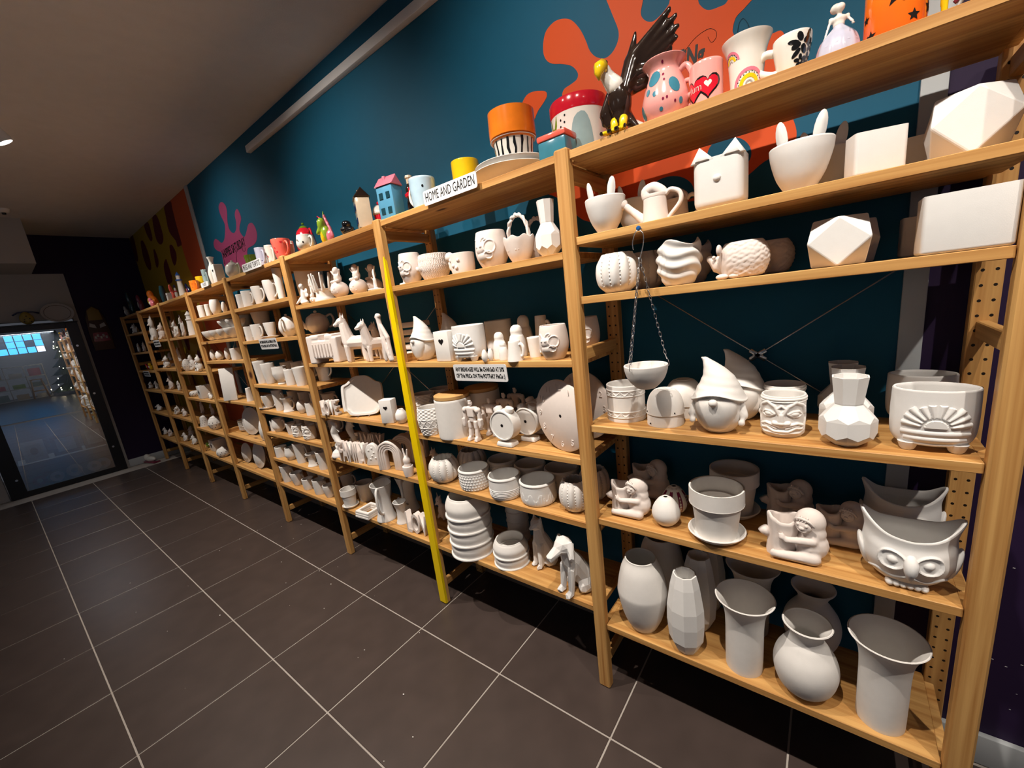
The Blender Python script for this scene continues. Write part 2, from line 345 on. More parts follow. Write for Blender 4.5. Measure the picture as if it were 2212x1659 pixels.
for bl in [[(-5.149, 2.69), (-5.359, 2.692), (-5.396, 2.597), (-5.427, 2.462), (-5.309, 2.353), (-5.308, 2.3), (-5.214, 2.293), (-5.167, 2.306), (-5.167, 2.465), (-5.153, 2.604)], [(-5.821, 2.688), (-5.694, 2.68), (-5.648, 2.619), (-5.644, 2.536), (-5.654, 2.461), (-5.721, 2.415), (-5.832, 2.411), (-5.906, 2.475), (-5.884, 2.583)], [(-6.175, 2.689), (-6.039, 2.688), (-6.008, 2.621), (-6.032, 2.511), (-6.112, 2.495), (-6.169, 2.544), (-6.204, 2.633)], [(-6.509, 2.563), (-6.408, 2.552), (-6.352, 2.428), (-6.379, 2.287), (-6.469, 2.241), (-6.563, 2.292), (-6.595, 2.416)], [(-6.124, 2.404), (-6.069, 2.401), (-6.051, 2.287), (-6.155, 2.225), (-6.2, 2.261)], [(-5.54, 2.35), (-5.462, 2.343), (-5.405, 2.263), (-5.454, 2.195), (-5.564, 2.159), (-5.592, 2.236)], [(-5.772, 2.257), (-5.756, 2.168), (-5.768, 2.04), (-5.957, 2.036), (-5.925, 2.206)], [(-6.893, 2.701), (-6.749, 2.674), (-6.82, 2.453), (-6.922, 2.407), (-7.024, 2.54)]]: decal('painted_blob', [(a, min(b, ZC - .004)) for a, b in bl], MARN, wy, YW - .0010, 3)
for bx, bz in [(-5.5, 1.75), (-5.9, 1.5), (-6.3, 1.85), (-6.55, 1.4), (-5.6, 1.1), (-6.1, .9), (-5.45, .6), (-6.5, .7)]:
    decal('painted_blob', [(bx - .1, bz + .1), (bx, bz + .2), (bx + .09, bz + .05), (bx + .07, bz - .15), (bx - .02, bz - .2), (bx - .09, bz - .06)], MARN, wy, YW - .0010, 3)
# mural lettering
stroke('painted_swash', [(-0.624, 1.994), (-0.617, 2.005), (-0.608, 2.012), (-0.595, 2.022), (-0.579, 2.029), (-0.565, 2.032), (-0.552, 2.032), (-0.543, 2.027), (-0.536, 2.019), (-0.534, 2.01), (-0.537, 2.003), (-0.543, 1.998), (-0.549, 2.0), (-0.553, 2.008), (-0.556, 2.015)], INK, wb, YW - .0015, .0042)
stroke('painted_loop', [(-0.485, 1.994), (-0.483, 2.006), (-0.48, 2.015), (-0.473, 2.02), (-0.467, 2.014), (-0.461, 2.002), (-0.457, 1.989)], INK, wb, YW - .0015, .0035)
tm = text_mesh('PAINTiNg', 0.062, .0004, 0.62, .0022, 'RIGHT'); o = link('mural_lettering', tm, INK, wb, rot=(0, math.radians(6), 0)); o.location = Vector((-.566, YW - .0015, 1.981)) - wb.location
tm = text_mesh('HAPPIES SATURDAY', 0.088, .0004, 0.62, .0015); o = link('mural_lettering', tm, INK, wb, rot=(0, -math.radians(2), 0)); o.location = Vector((-4.01, YW - .0015, 2.058)) - wb.location
stroke('painted_swash', [(-4.006, 1.95), (-3.976, 2.014), (-3.923, 2.036), (-3.864, 2.042)], INK, wb, YW - .0015, .012)
stroke('painted_swash', [(-3.842, 2.035), (-3.838, 2.012), (-3.804, 2.008), (-3.79, 2.03)], INK, wb, YW - .0015, .010)
stroke('painted_swash', [(-4.262, 1.98), (-4.236, 2.05)], INK, wb, YW - .0015, .012)
# flecks of white paint on the purple wall
fl = bmesh.new(); rr = random.Random(3)
for k in range(60):
    a, b, s_ = rr.uniform(.05, .5), rr.uniform(.1, .9), rr.uniform(.0008, .0024)
    vs = [fl.verts.new((a + s_ * dx, 0, b + s_ * dz * .6)) for dx, dz in ((-1, -.6), (1, -1), (1.3, .6), (-.4, 1))]; fl.faces.new(vs)
o = link('paint_flecks', bm_mesh(fl), PAPER, wr); o.location = Vector((0, YW - .0008, 0)) - wr.location; o['kind'] = 'stuff'
pp = prism([(-.035, .05), (.02, .065), (.06, .045), (.07, -.02), (.03, -.07), (-.03, -.05), (-.05, .0)], .0008)
o = link('torn_paper', pp, PAPER, None, (-.285, YW - .003, .60)); tag(o, 'torn scrap of pale paper stuck low on the blue wall behind vases', 'paper')

# ------------------------------------------------------------------ shelving bays
PW, PD, HP = 0.0425, 0.032, 1.764
PITCH = 0.85; YF = 0.0; YR = 0.265; TH = 0.021
SHELF = {1: [.268, .674, .989, 1.375, 1.536, 1.755], 2: [.323, .644, .871, 1.191, 1.505, 1.757], 3: [.319, .641, .90, 1.192, 1.505, 1.757],
         4: [.321, .514, .706, .867, 1.051, 1.346, 1.559, 1.757], 5: [.328, .603, .905, 1.22, 1.375, 1.558, 1.757], 6: [.325, .58, .88, 1.125, 1.44, 1.757],
         7: [.326, .638, .92, 1.154, 1.444, 1.757], 8: [.310, .627, .90, 1.13, 1.343, 1.558, 1.757]}
post_f = rbox(PW, PD, HP, .0045, 1, z0=False); post_r = rbox(PW, PD, HP, .002, 1, z0=False)
rung_me = rbox(.020, YR - PD + .004, .036, .002, 1, z0=False)
board_me = rbox(PITCH - PW - .003, .268, TH, .0012, 1, z0=False)
tab_me = rbox(.018, .205, TH - .002, .001, 1, z0=False)
BAYNAME = {1: 'nearest the camera, holding large planters', 2: 'under the home and garden sign', 3: 'left of the yellow taped post', 4: 'full of plain mugs',
           5: 'with plates and bowls', 6: 'with dotted lanterns', 7: 'second from the far purple wall', 8: 'against the far purple wall'}
BAYS = {}
def frame(x, par, tape=False):
    px = par.location
    fp = link('upright_post', post_f, WZ, par, Vector((x, YF + PD / 2, HP / 2)) - px)
    link('upright_post', post_r, WZH, par, Vector((x, YR + PD / 2, HP / 2)) - px)
    for z in (.10, .62, 1.205, 1.705): link('rung', rung_me, WY, par, Vector((x, (YF + PD + YR) / 2, z)) - px)
    if tape:
        bm = bmesh.new()
        t_ = .0008; z0, z1 = -HP / 2 + .006, .74
        w0 = PW / 2
        vs = [(-w0 * .95, z0), (w0, z0), (w0, z1), (w0 * .72, z1 + .0), (-w0 * .2, z1 - .14), (-w0 * .55, z1 - .33), (-w0 * .95, z1 - .75)]
        a = [bm.verts.new((q[0], -PD / 2 - t_, q[1])) for q in vs]; bm.faces.new(a)
        b = [bm.verts.new(q) for q in ((w0 + t_, -PD / 2 - t_, z0), (w0 + t_, -PD / 2 + .011, z0), (w0 + t_, -PD / 2 + .011, z1 - .02), (w0 + t_, -PD / 2 - t_, z1))]; bm.faces.new(b)
        link('yellow_tape', bm_mesh(bm), YTAPE, fp)['label'] = 'bright yellow tape down the front of the post'
    return fp
for b in range(1, 9):
    xl, xr = -PITCH * b, -PITCH * (b - 1); xm = (xl + xr) / 2
    root = empty('shelving_unit', (xm, .15, 0)); BAYS[b] = root
    tag(root, 'pine shelving bay ' + BAYNAME[b], 'shelf', 'pine shelving bays along the wall')
    frame(xl, root, b == 2)
    if b == 1: frame(xr, root)
    for z in SHELF[b]:
        bo = link('shelf_board', board_me, WX, root, Vector((xm, .010 + .134, z - TH / 2)) - root.location)
        for sx in (-1, 1): link('board_tongue', tab_me, WX, bo, (sx * (PITCH / 2 - PW / 2 + .0075), .005, 0))
    if b in (1, 3, 6):
        zc, hx, hz = 1.15, PITCH / 2 - .02, .285
        cr = None
        for sg in (-1, 1):
            me = tube([(-hx, 0, -hz * sg), (0, 0, 0), (hx, 0, hz * sg)], .0022, 6)
            link('cross_brace', me, METAL, root, Vector((xm, YR + PD + .006, zc)) - root.location)
        link('brace_joint', join((rbox(.05, .006, .014, .002, 1, False), T(ry=.6)), (rbox(.05, .006, .014, .002, 1, False), T(ry=-.6))), METAL, root, Vector((xm, YR + PD + .006, zc)) - root.location)

# ------------------------------------------------------------------ pottery builders
# each builder returns a list of (part name, mesh, material, label); unit: metres, base at z = 0, front towards -y
CACHE = {}
def P(name, me, m=None, label=None, loc=(0, 0, 0), rot=(0, 0, 0)): return (name, me, m, label, loc, rot)
PROF = {
 'tumbler': [(.74, 0), (.78, .02), (.88, .5), (1, 1)], 'cyl': [(.95, 0), (1, .03), (1, .5), (1, 1)], 'mug': [(.80, 0), (.86, .03), (.95, .4), (1, 1)],
 'tapermug': [(.62, 0), (.68, .03), (.82, .35), (1, .85), (1, 1)], 'latte': [(.60, 0), (.66, .04), (.80, .3), (.98, .75), (1, 1)], 'roundmug': [(.55, 0), (.62, .03), (.95, .3), (1, .55), (.9, .85), (.86, 1)],
 'footbowl': [(.58, 0), (.62, .05), (.48, .12), (.78, .3), (1, .6), (.98, .85), (.97, 1)], 'bowl': [(.42, 0), (.46, .04), (.75, .35), (.95, .75), (1, 1)], 'cup': [(.50, 0), (.54, .04), (.78, .35), (.96, .8), (1, 1)],
 'ovoid': [(.50, 0), (.56, .02), (.80, .2), (.98, .48), (.97, .6), (.82, .83), (.64, .97), (.62, 1)],
 'flare': [(.60, 0), (.63, .015), (.64, .3), (.645, .6), (.69, .78), (.82, .91), (1, 1)],
 'flask': [(.48, 0), (.56, .02), (.86, .15), (1, .36), (.92, .54), (.66, .70), (.50, .79), (.56, .89), (.74, .985), (.75, 1)],
 'egg': [(.40, 0), (.55, .02), (.88, .2), (1, .42), (.86, .68), (.52, .92), (.28, .995), (.26, 1)],
 'flowerpot': [(.70, 0), (.73, .015), (.84, .45), (.90, .68), (.905, .69), (1, .70), (1, .72), (1, .99), (1, 1)],
 'saucer': [(.62, 0), (.70, .1), (.84, .35), (1, 1)], 'plate': [(.55, 0), (.62, .2), (.70, .5), (1, 1)],
 'ball': [(.42, 0), (.62, .06), (.95, .3), (1, .5), (.92, .72), (.6, .94), (.5, 1)], 'planter': [(.86, 0), (.93, .03), (.99, .3), (1, .7), (1, .9), (1, 1)],
 'dogbowl': [(1, 0), (1, .03), (.985, .08), (.93, .12), (.955, .5), (.85, .85), (.79, .97), (.78, 1)],
 'jug': [(.86, 0), (.92, .02), (.74, .2), (.66, .45), (.70, .66), (.86, .85), (1, 1)], 'pitcher': [(.74, 0), (.80, .02), (.97, .18), (1, .34), (.86, .58), (.68, .78), (.70, .87), (.90, .985), (.92, 1)],
 'vaseflare': [(.60, 0), (.64, .02), (.70, .4), (.80, .75), (1, .985), (1, 1)], 'zebra': [(.68, 0), (.70, .015), (.88, .57), (.91, .585), (1, .60), (.985, 1)],
 'dome': [(1, 0), (1, .02), (1, .30), (.985, .34), (1, .36), (.99, .5), (.90, .72), (.70, .90), (.52, .985), (.5, 1)],
 'pumpkin': [(.52, 0), (.62, .03), (.90, .22), (1, .5), (.93, .78), (.74, .97), (.72, 1)], 'doll': [(.92, 0), (1, .03), (.98, .4), (.80, .62), (.68, .68), (.66, .74), (.68, .82), (.55, .93), (.25, .99)],
 'canister': [(.96, 0), (1, .015), (1, .5), (1, 1)], 'cone': [(1, 0), (1, .02), (.86, .4), (.70, 1)], 'bottle': [(.6, 0), (.8, .05), (1, .3), (.9, .55), (.42, .78), (.42, .88), (.62, 1)],
}
def outer(kind, D, H, k=6): return spl([(r * D / 2, z * H) for r, z in PROF[kind]], k)
def rfun(kind, D, H):
    o = np.array(outer(kind, D, H)); return lambda z: float(np.interp(z, o[:, 1], o[:, 0]))
def pot(kind, D, H, t=.0045, n=40, fn=None): return lathe(shell([(r * D / 2, z * H) for r, z in PROF[kind]], t, 6), n, fn)
def vessel(D, H, kind='cyl', t=.0045, m=None, part='body', n=40): return [P(part, pot(kind, D, H, t, n), m or BIS)]
def solid(D, H, kind, m=None, n=32):
    o = outer(kind, D, H); return [P('body', lathe([(0, 0)] + o + [(0, o[-1][1])], n), m or BIS)]
def handle_me(rz_f, H, out, lo=.22, hi=.80, r=.005, flat=1.0):
    a, b = rz_f(hi * H) - .002, rz_f(lo * H) - .002
    path = spl([(a, 0, hi * H), (a + out * .55, 0, hi * H + .04 * H), (a + out, 0, (hi - .12) * H), (a + out * .95, 0, (lo + .2) * H), (b + out * .5, 0, (lo + .03) * H), (b, 0, lo * H)], 5)
    return tube(path, r, 8, flat=flat)
def mug(D, H, kind='mug', t=.004, m=None, mh=None, out=None, ha=0.0, lo=.22, hi=.80, r=.0055):
    f = rfun(kind, D, H); out = out or D * .30
    h = handle_me(f, H, out, lo, hi, r); h.transform(T(rz=ha))
    return [P('body', pot(kind, D, H, t), m or BIS), P('handle', h, mh or m or BIS)]
def patch(f, th, z0, pts, eps=.0006, rings=4):
    """decal on a lathe surface: outline pts (s, dz) around angle th (from the front) and height z0"""
    vs = []; fs = []; n = len(pts); c = np.mean(pts, axis=0)
    def m3(s, dz):
        z = z0 + dz; r = f(z) + eps; a = -PI / 2 + th + s / max(r, 1e-3); return (r * math.cos(a), r * math.sin(a), z)
    vs.append(m3(*c))
    for i in range(1, rings + 1):
        for p in pts: q = c + (np.array(p) - c) * i / rings; vs.append(m3(*q))
    for j in range(n):
        fs.append((0, 1 + j, 1 + (j + 1) % n))
        for i in range(rings - 1):
            a, b = 1 + i * n, 1 + (i + 1) * n; fs.append((a + j, b + j, b + (j + 1) % n, a + (j + 1) % n))
    return mesh('patch', vs, fs)
def ell(a, b, n=14, rot=0): return [(a * math.cos(2 * PI * i / n) * math.cos(rot) - b * math.sin(2 * PI * i / n) * math.sin(rot), a * math.cos(2 * PI * i / n) * math.sin(rot) + b * math.sin(2 * PI * i / n) * math.cos(rot)) for i in range(n)]
def heart(s, n=24): return [(s * .062 * 16 * math.sin(t) ** 3, s * .062 * (13 * math.cos(t) - 5 * math.cos(2 * t) - 2 * math.cos(3 * t) - math.cos(4 * t))) for t in np.linspace(0, 2 * PI, n, endpoint=False)]
def star(s, k=.45): return [(s * (1 if i % 2 == 0 else k) * math.sin(i * PI / 5), s * (1 if i % 2 == 0 else k) * math.cos(i * PI / 5)) for i in range(10)]
def arch(ro, ri, n=14): return [(ro * math.cos(a), ro * math.sin(a)) for a in np.linspace(0, PI, n)] + [(ri * math.cos(a), ri * math.sin(a)) for a in np.linspace(PI, 0, n)]
def strip_patch(f, th, z0, ro, ri, n=16):
    vs = []; fs = []
    for i, a in enumerate(np.linspace(0, PI, n)):
        for r in (ro, ri):
            z = z0 + r * math.sin(a); rr = f(z) + .0006; b = -PI / 2 + th + r * math.cos(a) / rr; vs.append((rr * math.cos(b), rr * math.sin(b), z))
    for i in range(n - 1): fs.append((2 * i, 2 * i + 1, 2 * i + 3, 2 * i + 2))
    return mesh('arch', vs, fs)
G = dict(red=glaze('glaze_red', (.62, .012, .03)), green=glaze('glaze_green', (.13, .24, .015), .35), white=glaze('glaze_white', (.80, .77, .71), .03), black=glaze('glaze_black', (.008, .008, .009)),
         teal=glaze('glaze_teal', (.045, .20, .28), .2), pteal=glaze('glaze_pale_teal', (.30, .42, .44)), coral=glaze('glaze_coral', (.82, .14, .10)), pink=glaze('glaze_pink', (.83, .36, .33), .05), orange=glaze('glaze_orange', (.88, .22, .015), .15),
         brown=glaze('glaze_brown', (.022, .012, .008), .4), yellow=glaze('glaze_yellow', (.82, .55, .01)), blue=glaze('glaze_blue', (.03, .10, .35)), pblue=glaze('glaze_pale_blue', (.42, .58, .70)), lilac=glaze('glaze_lilac', (.52, .53, .66)),
         maroon=glaze('glaze_maroon', (.20, .012, .05)), dteal=glaze('glaze_dark_teal', (.01, .05, .07)), beige=glaze('glaze_beige', (.72, .58, .42)), rose=glaze('glaze_rose', (.75, .20, .28)), grey=glaze('glaze_grey', (.35, .34, .33)), lime=glaze('glaze_lime', (.28, .45, .03)), navy=glaze('glaze_navy', (.01, .015, .07)), bluepink=glaze('glaze_sky', (.10, .32, .50)))
HOLE = mat('dark_hole', (.012, .010, .010), .8, .1)
LIDW = mat('bamboo_lid', (.58, .34, .13), .5, .3, var=.15, bscale=200)

def bunny_bowl(D, H):
    hb = H * .70; ear = []
    for sx, ry in ((-1, -.10), (1, .14)):
        me = ball(0, 0, 0, D * .10, D * .035, H * .24, 14); inn = ball(0, -D * .022, .0, D * .06, D * .022, H * .18, 10)
        ear.append(P('ear', join(me, inn), BIS2, None, (sx * D * .28, -D * .22, hb + H * .13), (.12, ry, sx * .4)))
    return [P('bowl', pot('bowl', D, hb, .005), BIS2)] + ear
def watering_can(D, H):
    bw, bh = D * .50, H * .68
    b = lathe(shell([(bw * .5, 0), (bw * .51, .02 * bh), (bw * .46, bh * .5), (bw * .43, bh)], .004, 3), 32)
    rim = lathe([(bw * .40, bh), (bw * .44, bh - .004), (bw * .455, bh), (bw * .44, bh + .004), (bw * .40, bh)], 32)
    sp = tube(spl([(-bw * .42, 0, bh * .12), (-D * .36, 0, bh * .42), (-D * .52, 0, bh * .72), (-D * .60, 0, bh * .88)], 4), [.013, .012, .0115, .011, .010, .010, .0095, .009, .009, .009, .009, .009, .009][:13], 10)
    rose = lathe([(0, 0), (.007, .0), (.014, .008), (.014, .012), (0, .013)], 16)
    hd = tube(spl([(bw * .42, 0, bh * .98), (bw * .62, 0, bh * 1.12), (bw * .95, 0, bh * .95), (bw * .98, 0, bh * .6), (bw * .62, 0, bh * .2), (bw * .50, 0, bh * .06)], 5), .0055, 8)
    tp = tube(spl([(-bw * .30, 0, bh * .98), (-bw * .36, 0, bh * 1.25), (-bw * .05, 0, bh * 1.36), (bw * .26, 0, bh * 1.16), (bw * .34, 0, bh * 1.0)], 5), .0075, 8, flat=1.6)
    return [P('body', join(b, rim), BIS3), P('spout', sp, BIS3), P('spout_rose', rose, BIS3, None, (-D * .60, 0, bh * .86), (0, -.9, 0)), P('handle', hd, BIS3), P('top_handle', tp, BIS3)]
def hollow_box(sx, sy, sz, bev, t=.006, seg=3, top_open=True):
    bm = bmesh.new(); bmesh.ops.create_cube(bm, size=1)
    for v in bm.verts: v.co = Vector((v.co.x * sx, v.co.y * sy, (v.co.z + .5) * sz))
    ed = [e for e in bm.edges if not (abs(e.verts[0].co.z - sz) < 1e-6 and abs(e.verts[1].co.z - sz) < 1e-6)]
    bmesh.ops.bevel(bm, geom=ed, offset=bev, segments=seg, affect='EDGES', profile=.5)
    tf = max(bm.faces, key=lambda f: f.calc_center_median().z + f.calc_area())
    r = bmesh.ops.inset_region(bm, faces=[tf], thickness=t); e = bmesh.ops.extrude_face_region(bm, geom=[tf])
    for g in e['geom']:
        if isinstance(g, bmesh.types.BMVert): g.co.z -= sz - t * 1.5
    bmesh.ops.delete(bm, geom=[tf], context='FACES_ONLY')
    return bm_mesh(bm, 'hbox', True, 40)
def box_planter(D, H, dep=.6, bev=.008): return [P('body', hollow_box(D, D * dep, H, bev), BIS2)]
def cat_planter(D, H):
    hb = H * .80; dp = D * .82; parts = [P('body', hollow_box(D, dp, hb, .018, .006, 4), BIS2)]
    for sx in (-1, 1):
        o = prism([(-.026, 0), (.026, 0), (.006 * sx, H * .24)], .012, .003, 2); i = prism([(-.015, .003), (.015, .003), (.004 * sx, H * .16)], .004, .001)
        parts.append(P('ear', join(o, (i, T(y=-.0065))), BIS2, None, (sx * D * .29, -dp * .44, hb - .006)))
    parts.append(P('nose', ball(0, 0, 0, .0085, .006, .0075), BIS2, None, (0, -dp / 2, hb * .58)))
    return parts
def geo_planter(D, H, dep=.9):
    a, b, bm = D / 2, D * dep / 2, bmesh.new(); q = .86
    top = [(0, -b), (a, 0), (0, b), (-a, 0)]; mid = [(-a, -b), (a, -b), (a, b), (-a, b)]
    Tv = [bm.verts.new((x * q, y * q, H)) for x, y in top]; Mv = [bm.verts.new((x, y, H * .52)) for x, y in mid]; Bv = [bm.verts.new((x * q, y * q, 0)) for x, y in top]
    # front diamond: Tv0, Mv0, Bv0, Mv1
    ring = [(0, 0, 1), (1, 1, 2), (2, 2, 3), (3, 3, 0)]
    for ti, l, r in ring: bm.faces.new((Tv[ti], Mv[l], Bv[ti], Mv[r]))
    for i in range(4): bm.faces.new((Tv[i], Mv[(i + 1) % 4], Tv[(i + 1) % 4])); bm.faces.new((Bv[i], Bv[(i + 1) % 4], Mv[(i + 1) % 4]))
    bm.faces.new(Bv); tf = bm.faces.new(Tv); bmesh.ops.recalc_face_normals(bm, faces=bm.faces)
    bmesh.ops.bevel(bm, geom=[e for e in bm.edges if tf not in e.link_faces], offset=.0025, segments=2, affect='EDGES', profile=.5)
    tf = max(bm.faces, key=lambda f: f.calc_center_median().z); bmesh.ops.inset_region(bm, faces=[tf], thickness=.006); e = bmesh.ops.extrude_face_region(bm, geom=[tf])
    for g in e['geom']:
        if isinstance(g, bmesh.types.BMVert): g.co.z -= H * .8
    bmesh.ops.delete(bm, geom=[tf], context='FACES_ONLY')
    return [P('body', bm_mesh(bm, 'geo', True, 12), BIS2)]
def ribbed(D, H, nr=14, amp=.13, beads=True, kind='pumpkin'):
    o = outer(kind, D, H); t = .005
    def fn(th, r, z, i): return (r * (1 + amp * (abs(math.sin(th * nr / 2)) - .6) * min(1, (z / H) * 6, 1)), z)
    body = lathe(shell([(r * D / 2, z * H) for r, z in PROF[kind]], t, 6), nr * 8, fn); parts = [body]
    if beads:
        f = rfun(kind, D, H); bd = ball(0, 0, 0, .0026, seg=6)
        for k in range(nr):
            th = 2 * PI * k / nr
            for q in np.linspace(.18, .92, 9):
                r = f(q * H) * (1 - amp * .55); parts.append((bd, T(r * math.cos(th), r * math.sin(th), q * H)))
    return [P('body', join(*parts), BIS)]
def wavy_pot(D, H):
    def fn(th, r, z, i):
        q = z / H; return (r * (1 + .055 * math.sin(th * 2 + q * 22 + 1.5 * math.sin(th * 3)) * min(1, q * 5)), z + (.10 * H * math.sin(th * 3 + .6) * max(0, q - .75) * 3))
    return [P('body', lathe(shell([(r * D / 2, z * H) for r, z in [(.55, 0), (.66, .03), (.92, .3), (1, .6), (.95, .85), (.93, 1)]], .005, 10), 72, fn), BIS)]
def hedgehog(D, H):
    L = D * .86
    me = lathe([(0, 0)] + spl([(.60, 0), (.80, .08), (.98, .4), (.96, .7), (.80, .93), (.72, 1)], 9) + [(.66, 1.0), (.7, .7), (.5, .2), (0, .15)], 96)
    rg = random.Random(5); V = [v.co.copy() for v in me.vertices]
    for v in me.vertices:
        c = v.co; th = math.atan2(c.y, c.x); q = c.z
        out = math.hypot(c.x, c.y) > .7 or q < .2
        fur = (0.035 * math.sin(th * 34 + 9 * q) * math.sin(q * 46 + 5 * math.sin(th * 17))) if (c.x > -.52 and out and .05 < q < .95) else 0
        k = 1 + fur
        v.co = (c.x * k * L / 2, c.y * k * L * .40, q * H * .92)
    face = sculpt([ball(-L * .42, 0, H * .42, L * .16, L * .20, H * .30), cap((-L * .48, 0, H * .42), (-L * .64, 0, H * .56), .022, .010), ball(-L * .665, 0, H * .585, .009, .009, .009)], .0028, 2)
    eyes = [ball(-L * .555, s * .020, H * .60, .0045) for s in (-1, 1)]; ears = [ball(-L * .42, s * .036, H * .76, .006, .012, .013) for s in (-1, 1)]; feet = [ball(-L * .38 + k * L * .26, s * L * .24, .006, .014, .010, .007) for s in (-1, 1) for k in (0, 1)]
    return [P('body', me, BIS3), P('face', join(face, *eyes, *ears), BIS3), P('feet', join(*feet), BIS3)]
def scroll_pot(D, H):
    def hf(S, Z, R):
        h = np.zeros_like(S)
        for zc in (.80, .20):
            h += .0018 * bump(np.abs(Z - (zc + .075) * H), .0022) + .0018 * bump(np.abs(Z - (zc - .075) * H), .0022)
            u = (S / .026) % 1.0; v = (Z - zc * H) / (.055 * H)
            d = np.abs(v - .75 * np.sin(2 * PI * u)); h += .0016 * bump(d, .35) * (np.abs(v) < 1.1)
            d2 = np.abs(np.hypot((u - .25) * 2.2, v + .35) - .35); h += .0012 * bump(d2, .18) * (np.abs(v) < 1.1)
        return h
    return [P('body', relief_lathe([(.97 * D / 2, 0), (D / 2, .02 * H), (D / 2 * .985, .5 * H), (D / 2, H)], hf, .005, 200, 90), BIS)]
def dome_pots(D, H):
    me = lathe([(0, 0)] + spl([(.98, 0), (1, .015), (.98, .15), (.97, .29), (.965, .30)], 2)[0:] and [(0, 0)] + [(D / 2 * r, H * z) for r, z in spl([(.96, 0), (.97, .02), (.95, .28), (.94, .31), (1.0, .325), (1, .34), (.98, .45), (.93, .62), (.80, .82), (.58, .955), (.42, .985)], 4)] + [(D * .20, H * .985), (D * .19, H), (0, H)], 48)
    hol = [ball(D / 2 * .995 * math.cos(a), D / 2 * .995 * math.sin(a), z * H, .0022, seg=6) for a, z in ((-PI / 2 - .9, .40), (-PI / 2 - .6, .08), (-PI / 2 + .8, .40))]
    return [P('body', me, BIS), P('drain_holes', join(*hol), HOLE)]
def gnome(D, H, seed=0, hands=True):
    bh = H * .58; b = lathe([(0, 0)] + [(D / 2 * .96 * r, bh * z) for r, z in spl([(.42, 0), (.60, .03), (.93, .28), (1, .52), (.90, .82), (.6, 1)], 5)] + [(0, bh)], 48)
    prof = spl([(.96, .0), (1.06, .015), (1.08, .05), (1.0, .10), (.78, .34), (.57, .57), (.36, .77), (.19, .91), (.12, .98), (.05, 1)], 6)
    hh = H * .56; hm = lathe([(0, .03)] + prof, 56)
    for v in hm.vertices:
        q = v.co.z; a = math.atan2(v.co.y, v.co.x); wob = 1 + .03 * math.sin(q * 34 + 2.4 * math.sin(a + 1)) * min(1, max(0, q - .1) * 5) * (1 - q)
        x, y = v.co.x * wob * D / 2, v.co.y * wob * D / 2
        bend = -max(0, q - .45) ** 1.8 * D * .85
        lift = .10 * H * max(0, math.cos(a + PI / 2)) ** 3 * max(0, 1 - q * 3) - .03 * H * abs(math.cos(a)) ** 2 * max(0, 1 - q * 4)
        v.co = (x + bend, y, q * hh + lift)
    beard = lathe([(0, 0)] + spl([(.22, .02), (.58, .14), (.92, .48), (.98, .78), (.80, 1)], 6) + [(0, 1)], 90)
    for v in beard.vertices:
        th = math.atan2(v.co.y, v.co.x); k = 1 + .022 * math.sin(th * 45 + v.co.z * 3); v.co = (v.co.x * D * .40 * k, v.co.y * D * .24 * k - D * .285, v.co.z * bh * .80 + bh * .05)
    parts = [P('body', b, BIS), P('hat', hm, BIS, None, (0, 0, H * .44)), P('beard', beard, BIS), P('nose', ball(0, 0, 0, D * .088, D * .075, D * .08, 16), BIS, None, (0, -D * .545, H * .455))]
    if hands:
        for s in (-1, 1): parts.append(P('arm', sculpt([cap((s * D * .42, -.01, bh * .74), (s * D * .50, -.02, bh * .42), D * .07, D * .09), ball(s * D * .47, -.03, bh * .27, D * .075)], .004, 2), BIS))
    return parts
def tiki(D, H):
    s_, z_ = D / 2, H
    def hf(S, Z, R):
        x = S / s_; z = Z / z_; a = np.abs(x); h = np.zeros_like(S); w = .07
        def st(poly, wd=.07, ht=.0032):
            nonlocal h; h = np.maximum(h, ht * bump(segdist(a, z * 1.9, poly), wd) * (np.abs(x) < 1.45))
        K = 1.9
        st([(0, .80 * K), (.18, .72 * K), (0, .60 * K)], .06); st([(.08, .58 * K), (.30, .78 * K), (.62, .88 * K), (1.0, .80 * K), (1.15, .62 * K)], .085, .004)
        st([(.28, .60 * K), (.50, .66 * K), (.78, .66 * K), (.95, .58 * K)], .06); st([(.28, .60 * K), (.5, .54 * K), (.75, .53 * K), (.95, .58 * K)], .06)
        h = np.maximum(h, .005 * bump(np.hypot((a - .58) / .24, (z - .595) / .065), 1.0) * (np.abs(x) < 1.4))
        st([(.0, .56 * K), (.02, .44 * K), (.02, .36 * K)], .15, .006); st([(.10, .36 * K), (.30, .37 * K)], .12, .006); h = np.maximum(h, .008 * bump(np.hypot(x / .22, (z - .37) / .06), 1.0))
        st([(.05, .30 * K), (.35, .33 * K), (.70, .36 * K), (1.02, .30 * K), (.95, .22 * K), (.62, .25 * K), (.30, .17 * K), (0, .17 * K)], .075, .0045)
        st([(.2, .24 * K), (.5, .29 * K), (.85, .29 * K)], .05, .003); st([(0, .11 * K), (.4, .13 * K), (.8, .12 * K), (1.15, .2 * K), (1.25, .5 * K), (1.2, .75 * K)], .06)
        h = np.maximum(h, .0022 * bump(np.abs(z - .945), .035)); h = np.maximum(h, .0022 * bump(np.abs(z - .89), .012))
        return h
    return [P('body', relief_lathe([(.84 * D / 2, 0), (.88 * D / 2, .04 * H), (.95 * D / 2, .10 * H), (.96 * D / 2, .5 * H), (.97 * D / 2, H)], hf, .005, 220, 110), BIS)]
